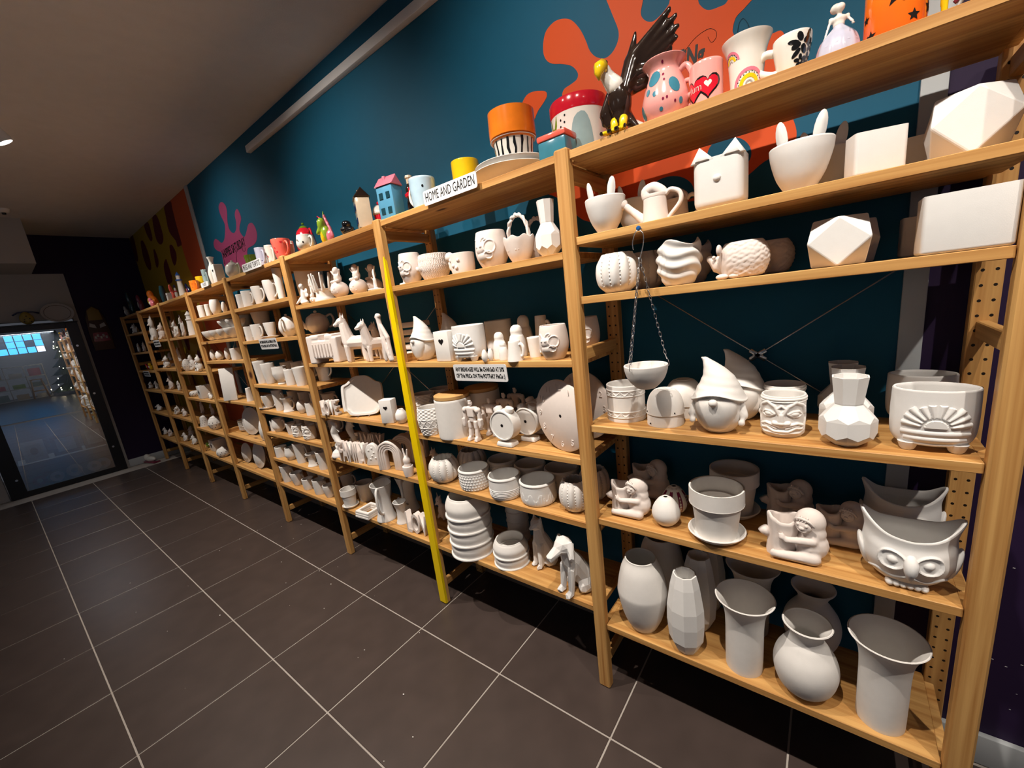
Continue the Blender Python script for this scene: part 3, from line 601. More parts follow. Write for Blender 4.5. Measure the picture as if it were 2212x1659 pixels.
def facet(rings, n, m=None, t=.004, off=None, openr=True):
    """flat-faceted vessel: rings (r, z), odd rings rotated by half a step when off"""
    tw = [((i % 2) * PI / n if off else 0) for i in range(len(rings))]
    prof = list(rings); inner = [(max(r - t, .001), z) for r, z in rings[::-1] if z > rings[0][1] + t]; tws = tw + ([tw[-1 - i] for i in range(len(inner))])
    return lathe([(0, rings[0][1])] + prof + inner + [(0, rings[0][1] + t * 1.4)], n, None, False, [0] + tws + [0])
def tri_facet(rings, n, t=.004):
    """faceted with staggered rings, triangulated between"""
    vs = []; fs = []; R = []
    for i, (r, z, off) in enumerate(rings):
        R.append([len(vs) + j for j in range(n)]); vs += [(r * math.cos(2 * PI * (j + off) / n), r * math.sin(2 * PI * (j + off) / n), z) for j in range(n)]
    for i in range(len(R) - 1):
        a, b = R[i], R[i + 1]; da = rings[i + 1][2] - rings[i][2]
        for j in range(n):
            k = (j + 1) % n
            if abs(da) < .01: fs.append((a[j], a[k], b[k], b[j]))
            elif da > 0: fs += [(a[j], a[k], b[j]), (a[k], b[k], b[j])]
            else: fs += [(a[j], b[k], b[j]), (a[j], a[k], b[k])]
    fs.append(tuple(R[0][::-1])); r, z, o = rings[-1]; zi = rings[max(0, len(rings) - 2)][1]
    I = [len(vs) + j for j in range(n)]; vs += [((r - t) * math.cos(2 * PI * (j + o) / n), (r - t) * math.sin(2 * PI * (j + o) / n), z) for j in range(n)]
    J = [len(vs) + j for j in range(n)]; vs += [((r - t) * .8 * math.cos(2 * PI * (j + o) / n), (r - t) * .8 * math.sin(2 * PI * (j + o) / n), zi) for j in range(n)]
    for A, B in ((R[-1], I), (I, J)):
        for j in range(n): fs.append((A[j], A[(j + 1) % n], B[(j + 1) % n], B[j]))
    fs.append(tuple(J[::-1])); return mesh('facet', vs, fs, False)
def geo_vase(D, H):
    a = D / 2; n = 8; vs = []; fs = []
    def ring(r, z, off): vs.extend([(r * math.cos(2 * PI * (j + off) / n), r * math.sin(2 * PI * (j + off) / n), z) for j in range(n)]); return list(range(len(vs) - n, len(vs)))
    b0 = ring(a * .50, 0, 0); p0 = ring(a * .93, H * .125, .5); l0 = ring(a, H * .19, 0); u0 = ring(a, H * .375, 0); p1 = ring(a * .90, H * .435, .5); k0 = ring(a * .50, H * .60, .5); k1 = ring(a * .52, H * .62, .5); t0 = ring(a * .66, H, .5); t1 = ring(a * .60, H, .5); t2 = ring(a * .44, H * .62, .5)
    for j in range(n):
        k = (j + 1) % n
        fs += [(b0[j], b0[k], p0[j]), (b0[k], l0[k], p0[j]) if False else (b0[j], p0[j], l0[j]), (b0[k], l0[k], p0[j])]
        fs.append((l0[j], p0[j], l0[k], u0[k], p1[j], u0[j]))
        fs += [(u0[k], k0[j], p1[j]), (u0[k], p1[k], k0[k], k0[j])]
        for A_, B_ in ((k0, k1), (k1, t0), (t0, t1), (t1, t2)): fs.append((A_[j], A_[k], B_[k], B_[j]))
    fs.append(tuple(b0[::-1])); fs.append(tuple(t2))
    me = mesh('geo', vs, fs, False); bm = bmesh.new(); bm.from_mesh(me); bmesh.ops.recalc_face_normals(bm, faces=bm.faces); bm.to_mesh(me); bm.free(); return [P('body', me, BIS2)]
def facet_vase(D, H):
    a = D / 2; return [P('body', tri_facet([(a * .58, 0, 0), (a * .92, H * .16, 0), (a * 1.0, H * .38, 0), (a * .98, H * .58, 0), (a * .78, H * .86, 0), (a * .62, H, 0)], 9), BIS2)]
def sun_bowl(D, H, ov=.72):
    hb = H * .90
    def hf(S, Z, R):
        x = S; z = Z - .36 * hb; h = np.zeros_like(S); r0 = D * .125
        rr = np.hypot(x, z * 1.0); h = np.where((rr < r0) & (z > 0), .0045, h); an = np.arctan2(z, x)
        for i in range(10):
            a = PI * (i + .5) / 10; u = x * math.cos(a) + z * math.sin(a); v = -x * math.sin(a) + z * math.cos(a)
            wd = np.maximum(u, .01) * PI / 10 * .40; L = D * (.36 if 2 < i < 7 else .41); h = np.where((u > r0 * 1.30) & (u < L), np.maximum(h, .0055 * bump(np.abs(v), wd)), h)
        for k in range(3):
            zz = -.012 - k * .0135; h = np.where(np.abs(x) < D * .42 - k * .006, np.maximum(h, .0035 * bump(np.abs(z - zz), .0055)), h)
        return h
    me = relief_lathe([(.72 * D / 2, 0), (.86 * D / 2, .04 * hb), (.97 * D / 2, .2 * hb), (D / 2, .55 * hb), (.985 * D / 2, hb)], hf, .006, 260, 90)
    me.transform(Matrix.Diagonal((1, ov, 1, 1))); parts = [P('bowl', me, BIS2, None, (0, 0, H - hb))]
    for sx in (-1, 1):
        for sy in (-1, 1): parts.append(P('foot', lathe([(0, 0), (.010, 0), (.0125, .004), (.017, H * .14), (0, H * .15)], 14), BIS2, None, (sx * D * .27, sy * D * .24 * ov, 0)))
    return parts
def sloth(D, H):
    s = D
    log = lathe(shell([(.215 * s, 0), (.22 * s, .03 * H), (.20 * s, .4 * H), (.215 * s, .74 * H)], .008, 6), 48)
    for v in log.vertices:
        th = math.atan2(v.co.y, v.co.x); k = 1 + .03 * math.sin(th * 9 + v.co.z * 40); v.co.x *= k; v.co.y *= k; v.co.z += .07 * H * math.sin(th * 2 + 1) * (v.co.z / H)
    hx, hy, hz = s * .16, -s * .05, H * .73
    body = sculpt([ball(s * .20, 0, H * .28, s * .23, s * .23, H * .29), ball(hx + .015 * s, hy + .01, hz, s * .205, s * .175, H * .255, 16), ball(s * .22, 0, H * .52, s * .17, s * .17, H * .2),
                   cap((s * .22, -s * .17, H * .44), (-s * .10, -s * .25, H * .43), s * .07, s * .052), ball(-s * .16, -s * .245, H * .47, s * .052), cap((-s * .16, -s * .25, H * .48), (-s * .22, -s * .24, H * .56), s * .022, s * .014), cap((-s * .13, -s * .26, H * .49), (-s * .16, -s * .255, H * .58), s * .022, s * .014),
                   cap((s * .24, -s * .18, H * .11), (-s * .22, -s * .25, H * .10), s * .105, s * .06), ball(-s * .27, -s * .26, H * .11, s * .05, s * .05, H * .085),
                   cap((s * .26, s * .15, H * .45), (-s * .05, s * .22, H * .48), s * .06, s * .045), cap((s * .26, s * .16, H * .10), (-s * .20, s * .20, H * .09), s * .09, s * .05)], .0036, 2)
    r = s * .19; fm = [ball(0, -r * .74, -r * .05, r * .60, r * .32, r * .58, 16), ball(0, -r * 1.06, -r * .12, r * .20, r * .12, r * .15), ball(-r * .30, -r * .98, r * .14, r * .13, r * .10, r * .13), ball(r * .30, -r * .98, r * .14, r * .13, r * .10, r * .13),
         tube(spl([(-r * .36, -r * .92, -r * .30), (-r * .15, -r * 1.02, -r * .40), (r * .15, -r * 1.02, -r * .40), (r * .36, -r * .92, -r * .30)], 4), r * .035, 6)]
    fr = [tube(spl([(-r * .72, -r * .62, r * .05), (-r * .50, -r * .84, r * .50), (0, -r * .90, r * .62), (r * .50, -r * .84, r * .50), (r * .72, -r * .62, r * .05)], 4), [r * q for q in (.04,) + (.11,) * 15 + (.04,)], 7)] + [cap((r * k * .2, -r * .80, r * .75), (r * (k * .2 - .08), -r * .98, r * .45), r * .09, r * .04) for k in (-1.6, -.6, .5, 1.5)]
    face = join(*fm, *fr); face.transform(T(hx, hy, hz + .01 * H, rz=-.42))
    branch = tube([(-s * .17, 0, H * .3), (-s * .28, -.01, H * .42), (-s * .31, -.01, H * .47)], [.011, .013, .012], 8)
    return [P('pot', log, BIS3, None, (-s * .17, 0, 0)), P('sloth', body, BIS3), P('face', face, BIS3), P('branch', branch, BIS3, None, (-s * .13, 0, 0))]
def owl_bowl(D, H):
    prof = [(.36, 0), (.46, .02), (.72, .14), (.93, .36), (.92, .55), (.84, .68), (.85, .80)]
    ez, ex, R0 = H * .47, D * .185, D * .135
    def hf(S, Z, R):
        h = np.zeros_like(S)
        for s in (-1, 1):
            d = np.hypot(S - s * ex, (Z - ez) * 1.05); h += .0045 * bump(np.abs(d - R0), D * .020) - .004 * np.clip(1 - d / R0, 0, 1) ** .5 * (d < R0) + .0075 * bump(d, D * .058)
        return h + .004 * bump(np.abs(Z - H * .20 - .03 * H * np.cos(S / D * 18)), .005) * (np.abs(S) < D * .5)
    me = relief_lathe([(r * D / 2, z * H) for r, z in prof], hf, .006, 240, 110)
    for v in me.vertices:
        th = math.atan2(v.co.y, v.co.x); q = v.co.z / H; c = abs(math.cos(th)); w = max(0, (q - .45) / .35)
        k = c ** 5; v.co.x *= 1 + .20 * k * w * w; v.co.z += H * .22 * k * w ** 1.6 - H * .04 * (1 - c) * w; v.co.y *= .82
    f = lambda z: np.interp(z, [p[1] * H for p in prof], [p[0] * D / 2 for p in prof]); parts = [P('bowl', me, BIS2)]
    for s in (-1, 1):
        parts.append(P('wing', ball(0, 0, 0, D * .05, D * .15, H * .25, 16), BIS2, None, (s * D * .445, .0, H * .38), (0, s * .25, 0)))
        parts.append(P('foot', join(*[ball(k * .011, 0, 0, .008, .014, .008) for k in (-1, 0, 1)]), BIS2, None, (s * D * .10, -D * .22, .008)))
    bz = H * .40; by = -f(bz) * .82
    parts.append(P('beak', tube([(0, by + .006, bz + .026), (0, by - .007, bz + .014), (0, by - .010, bz - .004), (0, by - .002, bz - .030)], [.006, .013, .011, .002], 10), BIS2))
    return parts
def pot_on_saucer(D, H):
    sa = pot('saucer', D, H * .13, .005); po = pot('flowerpot', D * .94, H * .91, .005, 48)
    return [P('saucer', sa, BIS), P('pot', po, BIS, None, (0, 0, H * .035))]
def eagle(D, H):
    S = H
    body = sculpt([ball(0, 0, S * .36, S * .135, S * .12, S * .20, rot=(.15, 0, 0)), ball(0, .0, S * .20, S * .085, S * .085, S * .12), cap((.03 * S, .02, S * .22), (S * .17, .05 * S, S * .05), S * .075, S * .03)], .0045, 3)
    def wing(pts, th, n):
        me = prism(pts, th, .006, 2); return me
    w1 = sculpt([cap((S * .06, 0, S * .42), (S * .13, .02, S * .70), S * .085, S * .095), cap((S * .11, .02, S * .70), (S * .17, .02, S * .95), S * .065, S * .018)] +
                [cap((S * .16, .015 + .004 * k, S * (.74 - .045 * k)), (S * (.52, .57, .58, .56, .50)[k], .02 + .004 * k, S * (1.0, .93, .845, .765, .69)[k]), S * .06, S * .026) for k in range(5)] +
                [cap((S * .12, .015, S * .56), (S * .38, .03, S * .60), S * .075, S * .04), cap((S * .10, .015, S * .46), (S * .28, .03, S * .47), S * .075, S * .04)], .0042, 1)
    w2 = sculpt([cap((-S * .08, 0, S * .46), (-S * .17, .0, S * .28), S * .06, S * .07), cap((-S * .16, 0, S * .28), (-S * .15, .0, S * .14), S * .07, S * .02), cap((-S * .18, 0, S * .28), (-S * .20, .0, S * .18), S * .05, S * .02), cap((-S * .13, 0, S * .28), (-S * .10, .0, S * .16), S * .05, S * .02)], .0042, 2)
    hx, hz = -S * .11, S * .64
    neck = sculpt([cap((-S * .02, -.01, S * .49), (hx * .85, -.02, S * .60), S * .10, S * .072), ball(hx, -.025, hz, S * .078, S * .078, S * .072)], .004, 2)
    beak = tube([(hx, -.025 - S * .055, hz + .006), (hx - .002, -.025 - S * .095, hz + .003), (hx - .003, -.025 - S * .115, hz - .010), (hx - .003, -.025 - S * .11, hz - .024)], [.018, .015, .010, .002], 10)
    eyes = [ball(hx + s * S * .050, -.025 - S * .056, hz + .012, .0048, seg=8) for s in (-1, 1)]
    leg = []
    for s in (-1, 1):
        lx = s * S * .05; leg += [cap((lx, -.01, S * .16), (lx, -.015, .022), .011, .009)] + [cap((lx, -.015, .014), (lx + k * .016, -.045, .008), .008, .005) for k in (-1, 0, 1)]
    claws = [ball(s * S * .05 + k * .019, -.052, .007, .004, .007, .005, 6) for s in (-1, 1) for k in (-1, 0, 1)]
    tail = sculpt([cap((S * .10, .03, S * .10), (S * .24, .05, S * .035), .018, .012)], .004, 1)
    return [P('body', body, G['brown']), P('wing', w1, G['brown']), P('wing', w2, G['brown']), P('head', neck, G['white'], 'white feathered head'), P('beak', beak, G['yellow']), P('eyes', join(*eyes), G['black']), P('feet', join(*leg), G['yellow']), P('claws', join(*claws), G['black']), P('tail', tail, G['white'])]
def lady(D, H):
    sk = lathe([(0, 0)] + [(D / 2 * r, H * z) for r, z in spl([(.96, 0), (1, .03), (.96, .2), (.80, .38), (.50, .50), (.27, .58), (.22, .61)], 5)] + [(0, H * .61)], 48, lambda th, r, z, i: (r * (1 + .02 * math.sin(th * 11)), z))
    hem = lathe([(D / 2 * .80, H * .36), (D / 2 * .90, H * .27), (D / 2 * .93, H * .24), (D / 2 * .90, H * .255)], 48)
    top = sculpt([ball(0, 0, H * .62, D * .14, D * .12, H * .07), ball(0, 0, H * .71, D * .19, D * .13, H * .065), cap((0, 0, H * .74), (0, 0, H * .81), D * .05, D * .045), ball(.0, -.002, H * .885, D * .125, D * .125, H * .080), ball(-.004, .006, H * .915, D * .14, D * .135, H * .083),
                  ball(-D * .18, 0, H * .735, D * .07, D * .06, H * .035), ball(D * .18, 0, H * .735, D * .07, D * .06, H * .035), cap((-D * .20, 0, H * .70), (-D * .33, -.005, H * .42), D * .04, D * .03), ball(-D * .35, -.006, H * .385, D * .035), cap((D * .20, 0, H * .70), (D * .27, -.01, H * .58), D * .04, D * .035), cap((D * .27, -.01, H * .58), (D * .20, -.03, H * .47), D * .035, D * .03), ball(D * .2, -.034, H * .455, D * .035)], .0022, 2)
    return [P('skirt', join(sk, hem), G['lilac'], 'pale lilac skirt'), P('bodice', top, G['white'])]
def star_lantern(D, H):
    parts = [P('body', pot('canister', D, H, .005, 64), SUNSET)]; f = rfun('canister', D, H)
    for th, q, s in ((-.02, .52, .017), (.75, .56, .012), (-1.0, .10, .009), (-.85, .13, .010), (-.55, .70, .012), (-1.15, .40, .008), (.55, .20, .010), (.35, .84, .012), (-.2, .86, .010), (1.3, .3, .012)):
        parts.append(P('star_cutout', patch(f, th, q * H, star(s)), HOLE))
    return parts
def dots_on(f, spec, m):
    return [P('painted_dot', patch(f, th, z, ell(a, b, 12)), m) for th, z, a, b in spec]
def spotted_pitcher(D, H):
    f = rfun('pitcher', D, H); parts = [P('body', pot('pitcher', D, H, .004, 48), G['pink']), P('handle', handle_me(f, H, D * .26, .30, .78, .007), G['pink'])]
    for th, q, a, b in ((-.30, .68, .015, .016), (.72, .48, .012, .017), (-.98, .20, .010, .017), (-.55, .48, .006, .008), (-.16, .40, .005, .006), (.1, .12, .004, .004), (.98, .20, .005, .007)):
        parts.append(P('painted_spot', patch(f, th, q * H, ell(a, b, 14, .3)), G['teal']))
    for th, q in ((.22, .70), (.26, .60), (.36, .28), (.20, .27), (-.85, .62), (.2, .90), (.7, .2)): parts.append(P('painted_dot', patch(f, th, q * H, ell(.0025, .003, 8)), G['maroon']))
    return parts
def mum_mug(D, H):
    f = rfun('cyl', D, H); parts = [P('body', pot('cyl', D, H, .004, 48), G['pink']), P('handle', mug(D, H, 'cyl', ha=PI)[1][1], G['pink'])]
    for th, z, s in ((-.62, .40, .024), (.30, .42, .023)):
        parts += [P('heart_outline', patch(f, th, z * H, heart(s * 1.22), .0005), G['black']), P('painted_heart', patch(f, th, z * H, heart(s), .0010), G['red'])]
    parts.append(P('painted_heart', patch(f, .30, .45 * H, heart(.008), .0015), G['white']))
    tm = text_mesh('Mum', .020, .0002); r = D / 2 + .0016
    for v in tm.vertices:
        a = -PI / 2 - .62 + v.co.x / r; v.co = (r * math.cos(a), r * math.sin(a), v.co.z + .42 * H)
    parts.append(P('lettering', tm, G['white'])); return parts
def rainbow_vase(D, H):
    f = rfun('vaseflare', D, H); parts = [P('body', pot('vaseflare', D, H, .0045, 56), G['white'])]
    for th, z, s in ((-.78, .60, .020), (.30, .12, .030)):
        for k, (ro, ri, m) in enumerate(((1, .78, 'rose'), (.62, .38, 'yellow'), (.24, .14, 'grey'))): parts.append(P('painted_rainbow', strip_patch(f, th, z * H, s * ro, s * ri), G[m]))
        for i in range(13):
            a = PI * (i + .5) / 13; r = s * (.67 + .06 * (i % 2)); parts.append(P('painted_dot', patch(f, th + r * math.cos(a) / f(z * H), z * H + r * math.sin(a), ell(.0011, .0013, 6), .0006, 1), G['black']))
    return parts
def flower_cup(D, H):
    f = rfun('latte', D, H); b = mug(D, H, 'latte', .004, G['white'], out=D * .42, ha=PI, r=.008); pt = b
    for th, z, sc in ((.62, .68, 1.0), (.62, .26, .6), (1.15, .30, .6), (1.25, .62, .6)):
        n = 4 if sc == 1 else 5
        for i in range(n):
            a = 2 * PI * i / n + .4; r = .011 * sc; parts_pt = [(x + r * math.cos(a), y + r * math.sin(a)) for x, y in ell(.0085 * sc, .0055 * sc, 10, a)]; pt.append(P('painted_petal', patch(f, th, z * H, parts_pt), G['black']))
    for th, z, a in ((.15, .72, -.2), (.32, .45, .8), (1.0, .88, 1.1)): pt.append(P('painted_leaf', patch(f, th, z * H, ell(.010, .004, 10, a)), G['black']))
    return pt
def zebra_pot(D, H):
    f = rfun('zebra', D, H); o = outer('zebra', D, H); lo = [p for p in o if p[1] < .59 * H]; hi = [p for p in o if p[1] >= .59 * H]
    parts = [P('pot', lathe([(0, 0)] + lo, 48), G['white']), P('rim', lathe(hi + [(hi[-1][0] - .005, hi[-1][1]), (hi[-1][0] - .006, H * .55), (0, H * .5)], 48), G['orange'], 'bright orange rim')]
    rg = random.Random(4)
    for i in range(18):
        th = 2 * PI * i / 18; pts = []; w = .0045
        L = [(rg.uniform(-.002, .002), z) for z in np.linspace(.02, .57 if i % 2 else .54, 7)]
        up = [(x - w * rg.uniform(.5, 1.1) * min(1, k + .3), z * H) for k, (x, z) in enumerate(L)]; dn = [(x + w * rg.uniform(.5, 1.1) * min(1, k + .3), z * H) for k, (x, z) in enumerate(L)][::-1]
        vs = []; fs = []
        for (a, z), (b, _) in zip(up, dn[::-1]):
            r = f(z) + .0006
            for s in (a, b): q = -PI / 2 + th + s / r; vs.append((r * math.cos(q), r * math.sin(q), z))
        fs = [(2 * k, 2 * k + 1, 2 * k + 3, 2 * k + 2) for k in range(6)]; parts.append(P('painted_stripe', mesh('st', vs, fs), G['black']))
    return parts
def red_planter(D, H):
    f = rfun('planter', D, H); parts = [P('body', pot('planter', D, H, .005, 56), G['white']), P('rim', lathe([(D / 2 * 1.004, H * .80), (D / 2 * 1.03, H * .83), (D / 2 * 1.03, H * .98), (D / 2 * 1.0, H * 1.012), (D / 2 * .93, H * 1.0), (D / 2 * .93, H * .8)], 56), G['red'], 'glossy red rim')]
    W_ = D * .22
    parts.append(P('painted_panel', patch(f, -.62, .40 * H, [(-W_ * .5, -.39 * H), (W_ * .5, -.39 * H), (W_ * .5, .38 * H), (-W_ * .5, .38 * H)], .0006, 5), G['green']))
    parts.append(P('painted_panel', patch(f, .55, .36 * H, spl([(-W_ * .95, -.35 * H), (-W_ * .9, .0), (-W_ * .55, .30 * H), (W_ * .3, .36 * H), (W_ * .8, .1 * H), (W_ * .8, -.35 * H), (-W_ * .95, -.35 * H)], 3)[:-1], .0006, 5), G['pteal']))
    rg = random.Random(2)
    for k in range(16): parts.append(P('painted_dot', patch(f, -.13 + (.09 if k % 2 else -.08) + rg.uniform(-.02, .02), (.03 + .047 * k) * H, ell(.0028, .0032, 8), .0008, 1), G['black']))
    return parts
def lidded_box(D, H): return [P('box', rbox(D, D * .75, H * .78, .006), G['teal']), P('lid', rbox(D * 1.04, D * .79, H * .22, .005), G['coral'], 'coral lid', (0, 0, H * .78))]
def house(D, H, wall, roof, win, nw=(2, 2), chim=True, dep=.7):
    hb = H * .76; d = D * dep; pr = prism([(-D * .55, 0), (D * .55, 0), (0, H * .24)], d * 1.12, .002); pr.transform(T(rz=PI / 2)) if False else None
    gable = prism([(-d * .58, 0), (d * .58, 0), (0, H * .24)], D * 1.12, .002); gable.transform(T(rz=PI / 2))
    parts = [P('walls', rbox(D, d, hb, .003), wall), P('roof', gable, roof, 'pitched roof', (0, 0, hb))]
    if chim: parts.append(P('chimney', rbox(D * .16, D * .16, H * .10, .001), roof, None, (-D * .1, -d * .1, H * .90)))
    for i in range(nw[0]):
        for j in range(nw[1]):
            fr = rbox(D * .24, .004, hb * .20, .001, 1, False); x, z = (i - (nw[0] - 1) / 2) * D * .44, hb * (.25 + .45 * j)
            parts.append(P('window', fr, win, None, (x, -d / 2 - .0005, z)))
            for a in (-1, 1):
                for b in (-1, 1): pass
    return parts
def cupcake(D, H):
    cse = lathe([(0, 0), (D * .32, 0), (D * .42, H * .52), (0, H * .52)], 40, lambda th, r, z, i: (r * (1 + .03 * math.sin(th * 20)), z)); ic = lathe([(0, 0)] + spl([(D * .40, 0), (D * .50, H * .06), (D * .44, H * .2), (D * .26, H * .32), (0.001, H * .36)], 5), 32, lambda th, r, z, i: (r * (1 + .05 * math.sin(th * 4 + z * 60)), z))
    return [P('case', cse, G['red']), P('icing', ic, G['white'], 'cream icing', (0, 0, H * .46)), P('cherry', ball(0, 0, 0, D * .12), G['red'], None, (0, 0, H * .88))]
def gingerbread(D, H): return [P('body', sculpt([ball(0, 0, H * .3, D * .36, D * .28, H * .3), ball(0, 0, H * .66, D * .30, D * .26, H * .16)], .005, 2), G['brown']), P('scarf', lathe([(D * .2, 0), (D * .34, .004), (D * .36, H * .08), (D * .25, H * .12), (D * .2, 0)], 24), G['red'], None, (0, 0, H * .50)), P('hat', lathe([(0, 0), (D * .16, 0), (D * .16, H * .1), (D * .22, H * .12), (D * .20, H * .17), (0, H * .18)], 20), G['beige'], None, (0, 0, H * .80)), P('bow', join(ball(-D * .16, 0, 0, D * .16, D * .1, H * .07), ball(D * .16, 0, 0, D * .16, D * .1, H * .07)), G['red'], None, (D * .30, -.01, H * .66))]
def dragon(D, H):
    b = sculpt([ball(-D * .05, 0, H * .30, D * .26, D * .22, H * .28), ball(-D * .16, -.01, H * .62, D * .22, D * .18, H * .20), cap((-D * .2, -.01, H * .52), (-D * .38, -.02, H * .38), D * .14, D * .10)], .004, 2)
    mane = sculpt([cap((D * .02 + k * D * .09, .0, H * (.85 - .13 * k)), (D * (.16 + .09 * k), .0, H * (.55 - .12 * k)), D * .07, D * .05) for k in range(4)] + [ball(D * .2, 0, H * .2, D * .2, D * .16, H * .2)], .004, 1)
    return [P('body', b, G['lime']), P('mane', mane, G['rose'], 'pink and white mane'), P('belly', ball(-D * .12, -D * .14, H * .22, D * .16, D * .1, H * .2), G['yellow']), P('horn', tube([(-D * .22, 0, H * .78), (-D * .48, -.005, H * .92)], [.006, .001], 8), G['red']), P('ear', tube([(-D * .02, 0, H * .78), (0, 0, H * 1.0)], [.008, .001], 8), G['lime']), P('eye', join(ball(-D * .22, -D * .17, H * .70, .008), ), G['white']), P('pupil', ball(-D * .225, -D * .20, H * .70, .004), G['black'])]
def teapot(D, H, m=None, ml=None, facets=0):
    r = D * .36; bh = H * .82; kw = dict(m=m or BIS)
    prof = spl([(.55, 0), (.62, .02), (.95, .3), (1, .5), (.82, .82), (.40, .97)], 6); b = lathe([(0, 0)] + [(r * a, bh * z) for a, z in prof] + [(0, bh)], 36, (lambda th, rr, z, i: (rr * (1 - .03 * abs(math.sin(th * facets / 2))), z)) if facets else None)
    sp = tube(spl([(-r * .8, 0, bh * .32), (-r * 1.2, 0, bh * .52), (-r * 1.36, 0, bh * .86)], 5), [.020 * D / .2 * q for q in np.linspace(1, .5, 11)], 10)
    hd = tube(spl([(r * .82, 0, bh * .80), (r * 1.25, 0, bh * .88), (r * 1.42, 0, bh * .6), (r * 1.2, 0, bh * .3), (r * .92, 0, bh * .24)], 5), .007 * D / .2, 8)
    lid = lathe([(0, 0)] + [(r * a, bh * z) for a, z in [(.46, 0), (.46, .02), (.3, .07), (0.01, .09)]], 28)
    return [P('body', b, m or BIS), P('spout', sp, m or BIS), P('handle', hd, m or BIS), P('lid', lid, ml or m or BIS, None, (0, 0, bh * .95)), P('knob', ball(0, 0, 0, r * .15, r * .15, r * .12), ml or m or BIS, None, (0, 0, bh * 1.09))]
def bee_pot(D, H, kind='ball'):
    def hf(S, Z, R):
        k = D / 2; x = S / k; z = (Z - H * .5) / k; h = np.zeros_like(S)
        h = np.maximum(h, .006 * bump(np.hypot((x + .12) / .36, (z - .10) / .34), 1)); 
        for ex in (-.24, .02): h = np.maximum(h, .009 * bump(np.hypot((x - ex) / .10, (z - .18) / .11), 1))
        for poly in ([(-.30, -.04), (-.12, -.10), (.06, -.02)], [(-.05, .42), (.10, .62), (.25, .66), (.32, .56), (.24, .50)], [(-.3, .40), (-.42, .58), (-.56, .62)]): h = np.maximum(h, .0028 * bump(segdist(x, z, poly), .045))
        d = np.hypot((x - .55) / .34, (z - .12) / .36); h = np.maximum(h, .0032 * bump(np.abs(d - 1), .14)); d = np.hypot((x - .42) / .25, (z + .34) / .2); h = np.maximum(h, .0032 * bump(np.abs(d - 1), .2))
        h = np.maximum(h, .004 * bump(np.hypot((x + .05) / .4, (z + .42) / .26), 1)); h = np.maximum(h, .0026 * bump(np.abs(((x - z) * 6) % 2 - 1), .4) * (np.hypot((x + .05) / .36, (z + .42) / .22) < 1)); return h * (np.abs(x) < 1.5)
    return [P('body', relief_lathe([(.55 * D / 2, 0), (.68 * D / 2, .03 * H), (.95 * D / 2, .3 * H), (D / 2, .55 * H), (.93 * D / 2, .85 * H), (.86 * D / 2, H)], hf, .004, 150, 70), BIS3)]
def fur_pot(D, H):
    def hf(S, Z, R): return .0018 * np.sin(S * 900 + 3 * np.sin(Z * 300)) * np.sin(Z * 520 + S * 200) + .003 * bump(np.hypot(S + D * .18, Z - H * .5) / (D * .12), 1)
    b = relief_lathe([(.62 * D / 2, 0), (.74 * D / 2, .03 * H), (.98 * D / 2, .4 * H), (D / 2, .7 * H), (.95 * D / 2, H)], hf, .004, 140, 60)
    return [P('body', b, BIS3), P('snout', tube([(-D * .36, -D * .3, H * .45), (-D * .50, -D * .42, H * .58)], [.014, .005], 8), BIS3), P('ear', ball(-D * .30, -D * .34, H * .78, .007, .005, .009), BIS3)]
def turtle_pot(D, H):
    f = pot('planter', D * .8, H * .85, .004); sp = [P('bead', ball(0, 0, 0, .007, .004, .007, 8), BIS3, None, (D * .4 * math.cos(a), D * .4 * math.sin(a), z * H)) for a, z in ((-1.2, .55), (-1.7, .35), (-2.1, .6), (-1.4, .25))]
    return [P('body', f, BIS3), P('head', ball(0, 0, 0, .017, .017, .018), BIS3, None, (-D * .46, -D * .1, H * .80)), P('neck', cap((-D * .42, -D * .1, H * .3), (-D * .46, -D * .1, H * .7), .009, .009), BIS3)] + sp
def basket(D, H):
    hb = H * .52; b = pot('cup', D, hb, .004, 48, lambda th, r, z, i: (r, z + .004 * math.sin(th * 8) * (z / hb) ** 3))
    hd = [(D * .40 * math.cos(a), 0, hb * .85 + (H - hb * .85) * math.sin(a) ** .8) for a in np.linspace(0.02, PI - .02, 22)]
    tw = [tube([(x, .0045 * math.sin(k * 1.1 + ph), z + .0035 * math.cos(k * 1.1 + ph)) for k, (x, y, z) in enumerate(hd)], .0045, 7) for ph in (0, PI)]
    fl = []
    for a in (-2.0, -1.15):
        for k in range(6): fl.append((ball(0, 0, 0, .006, .003, .006, 8), T(D * .40 * math.cos(a), D * .40 * math.sin(a), hb * .6) @ T(rz=a + PI / 2) @ T(.007 * math.cos(k * PI / 3), 0, .007 * math.sin(k * PI / 3))))
    return [P('basket', b, BIS3), P('handle', join(*tw), BIS3), P('flowers', join(*fl), BIS3)]
def heart_card(D, H):
    pts = [(-D / 2, 0), (D / 2, 0), (D / 2, H), (-D / 2, H)]; f = lambda z: 10.0
    return [P('box', rbox(D, D * .8, H, .003), BIS), P('heart_cutout', prism([(x, z + H * .66) for x, z in heart(D * .17)], .001), HOLE, None, (0, -D * .4 - .0003, 0))]
def canister(D, H): return [P('body', vessel(D, H * .90, 'canister')[0][1], BIS), P('lid', lathe([(0, 0), (D * .47, 0), (D * .47, H * .02), (D * .49, H * .03), (D * .49, H * .095), (D * .48, H * .10), (0, H * .10)], 40), LIDW, 'round bamboo lid', (0, 0, H * .90))]
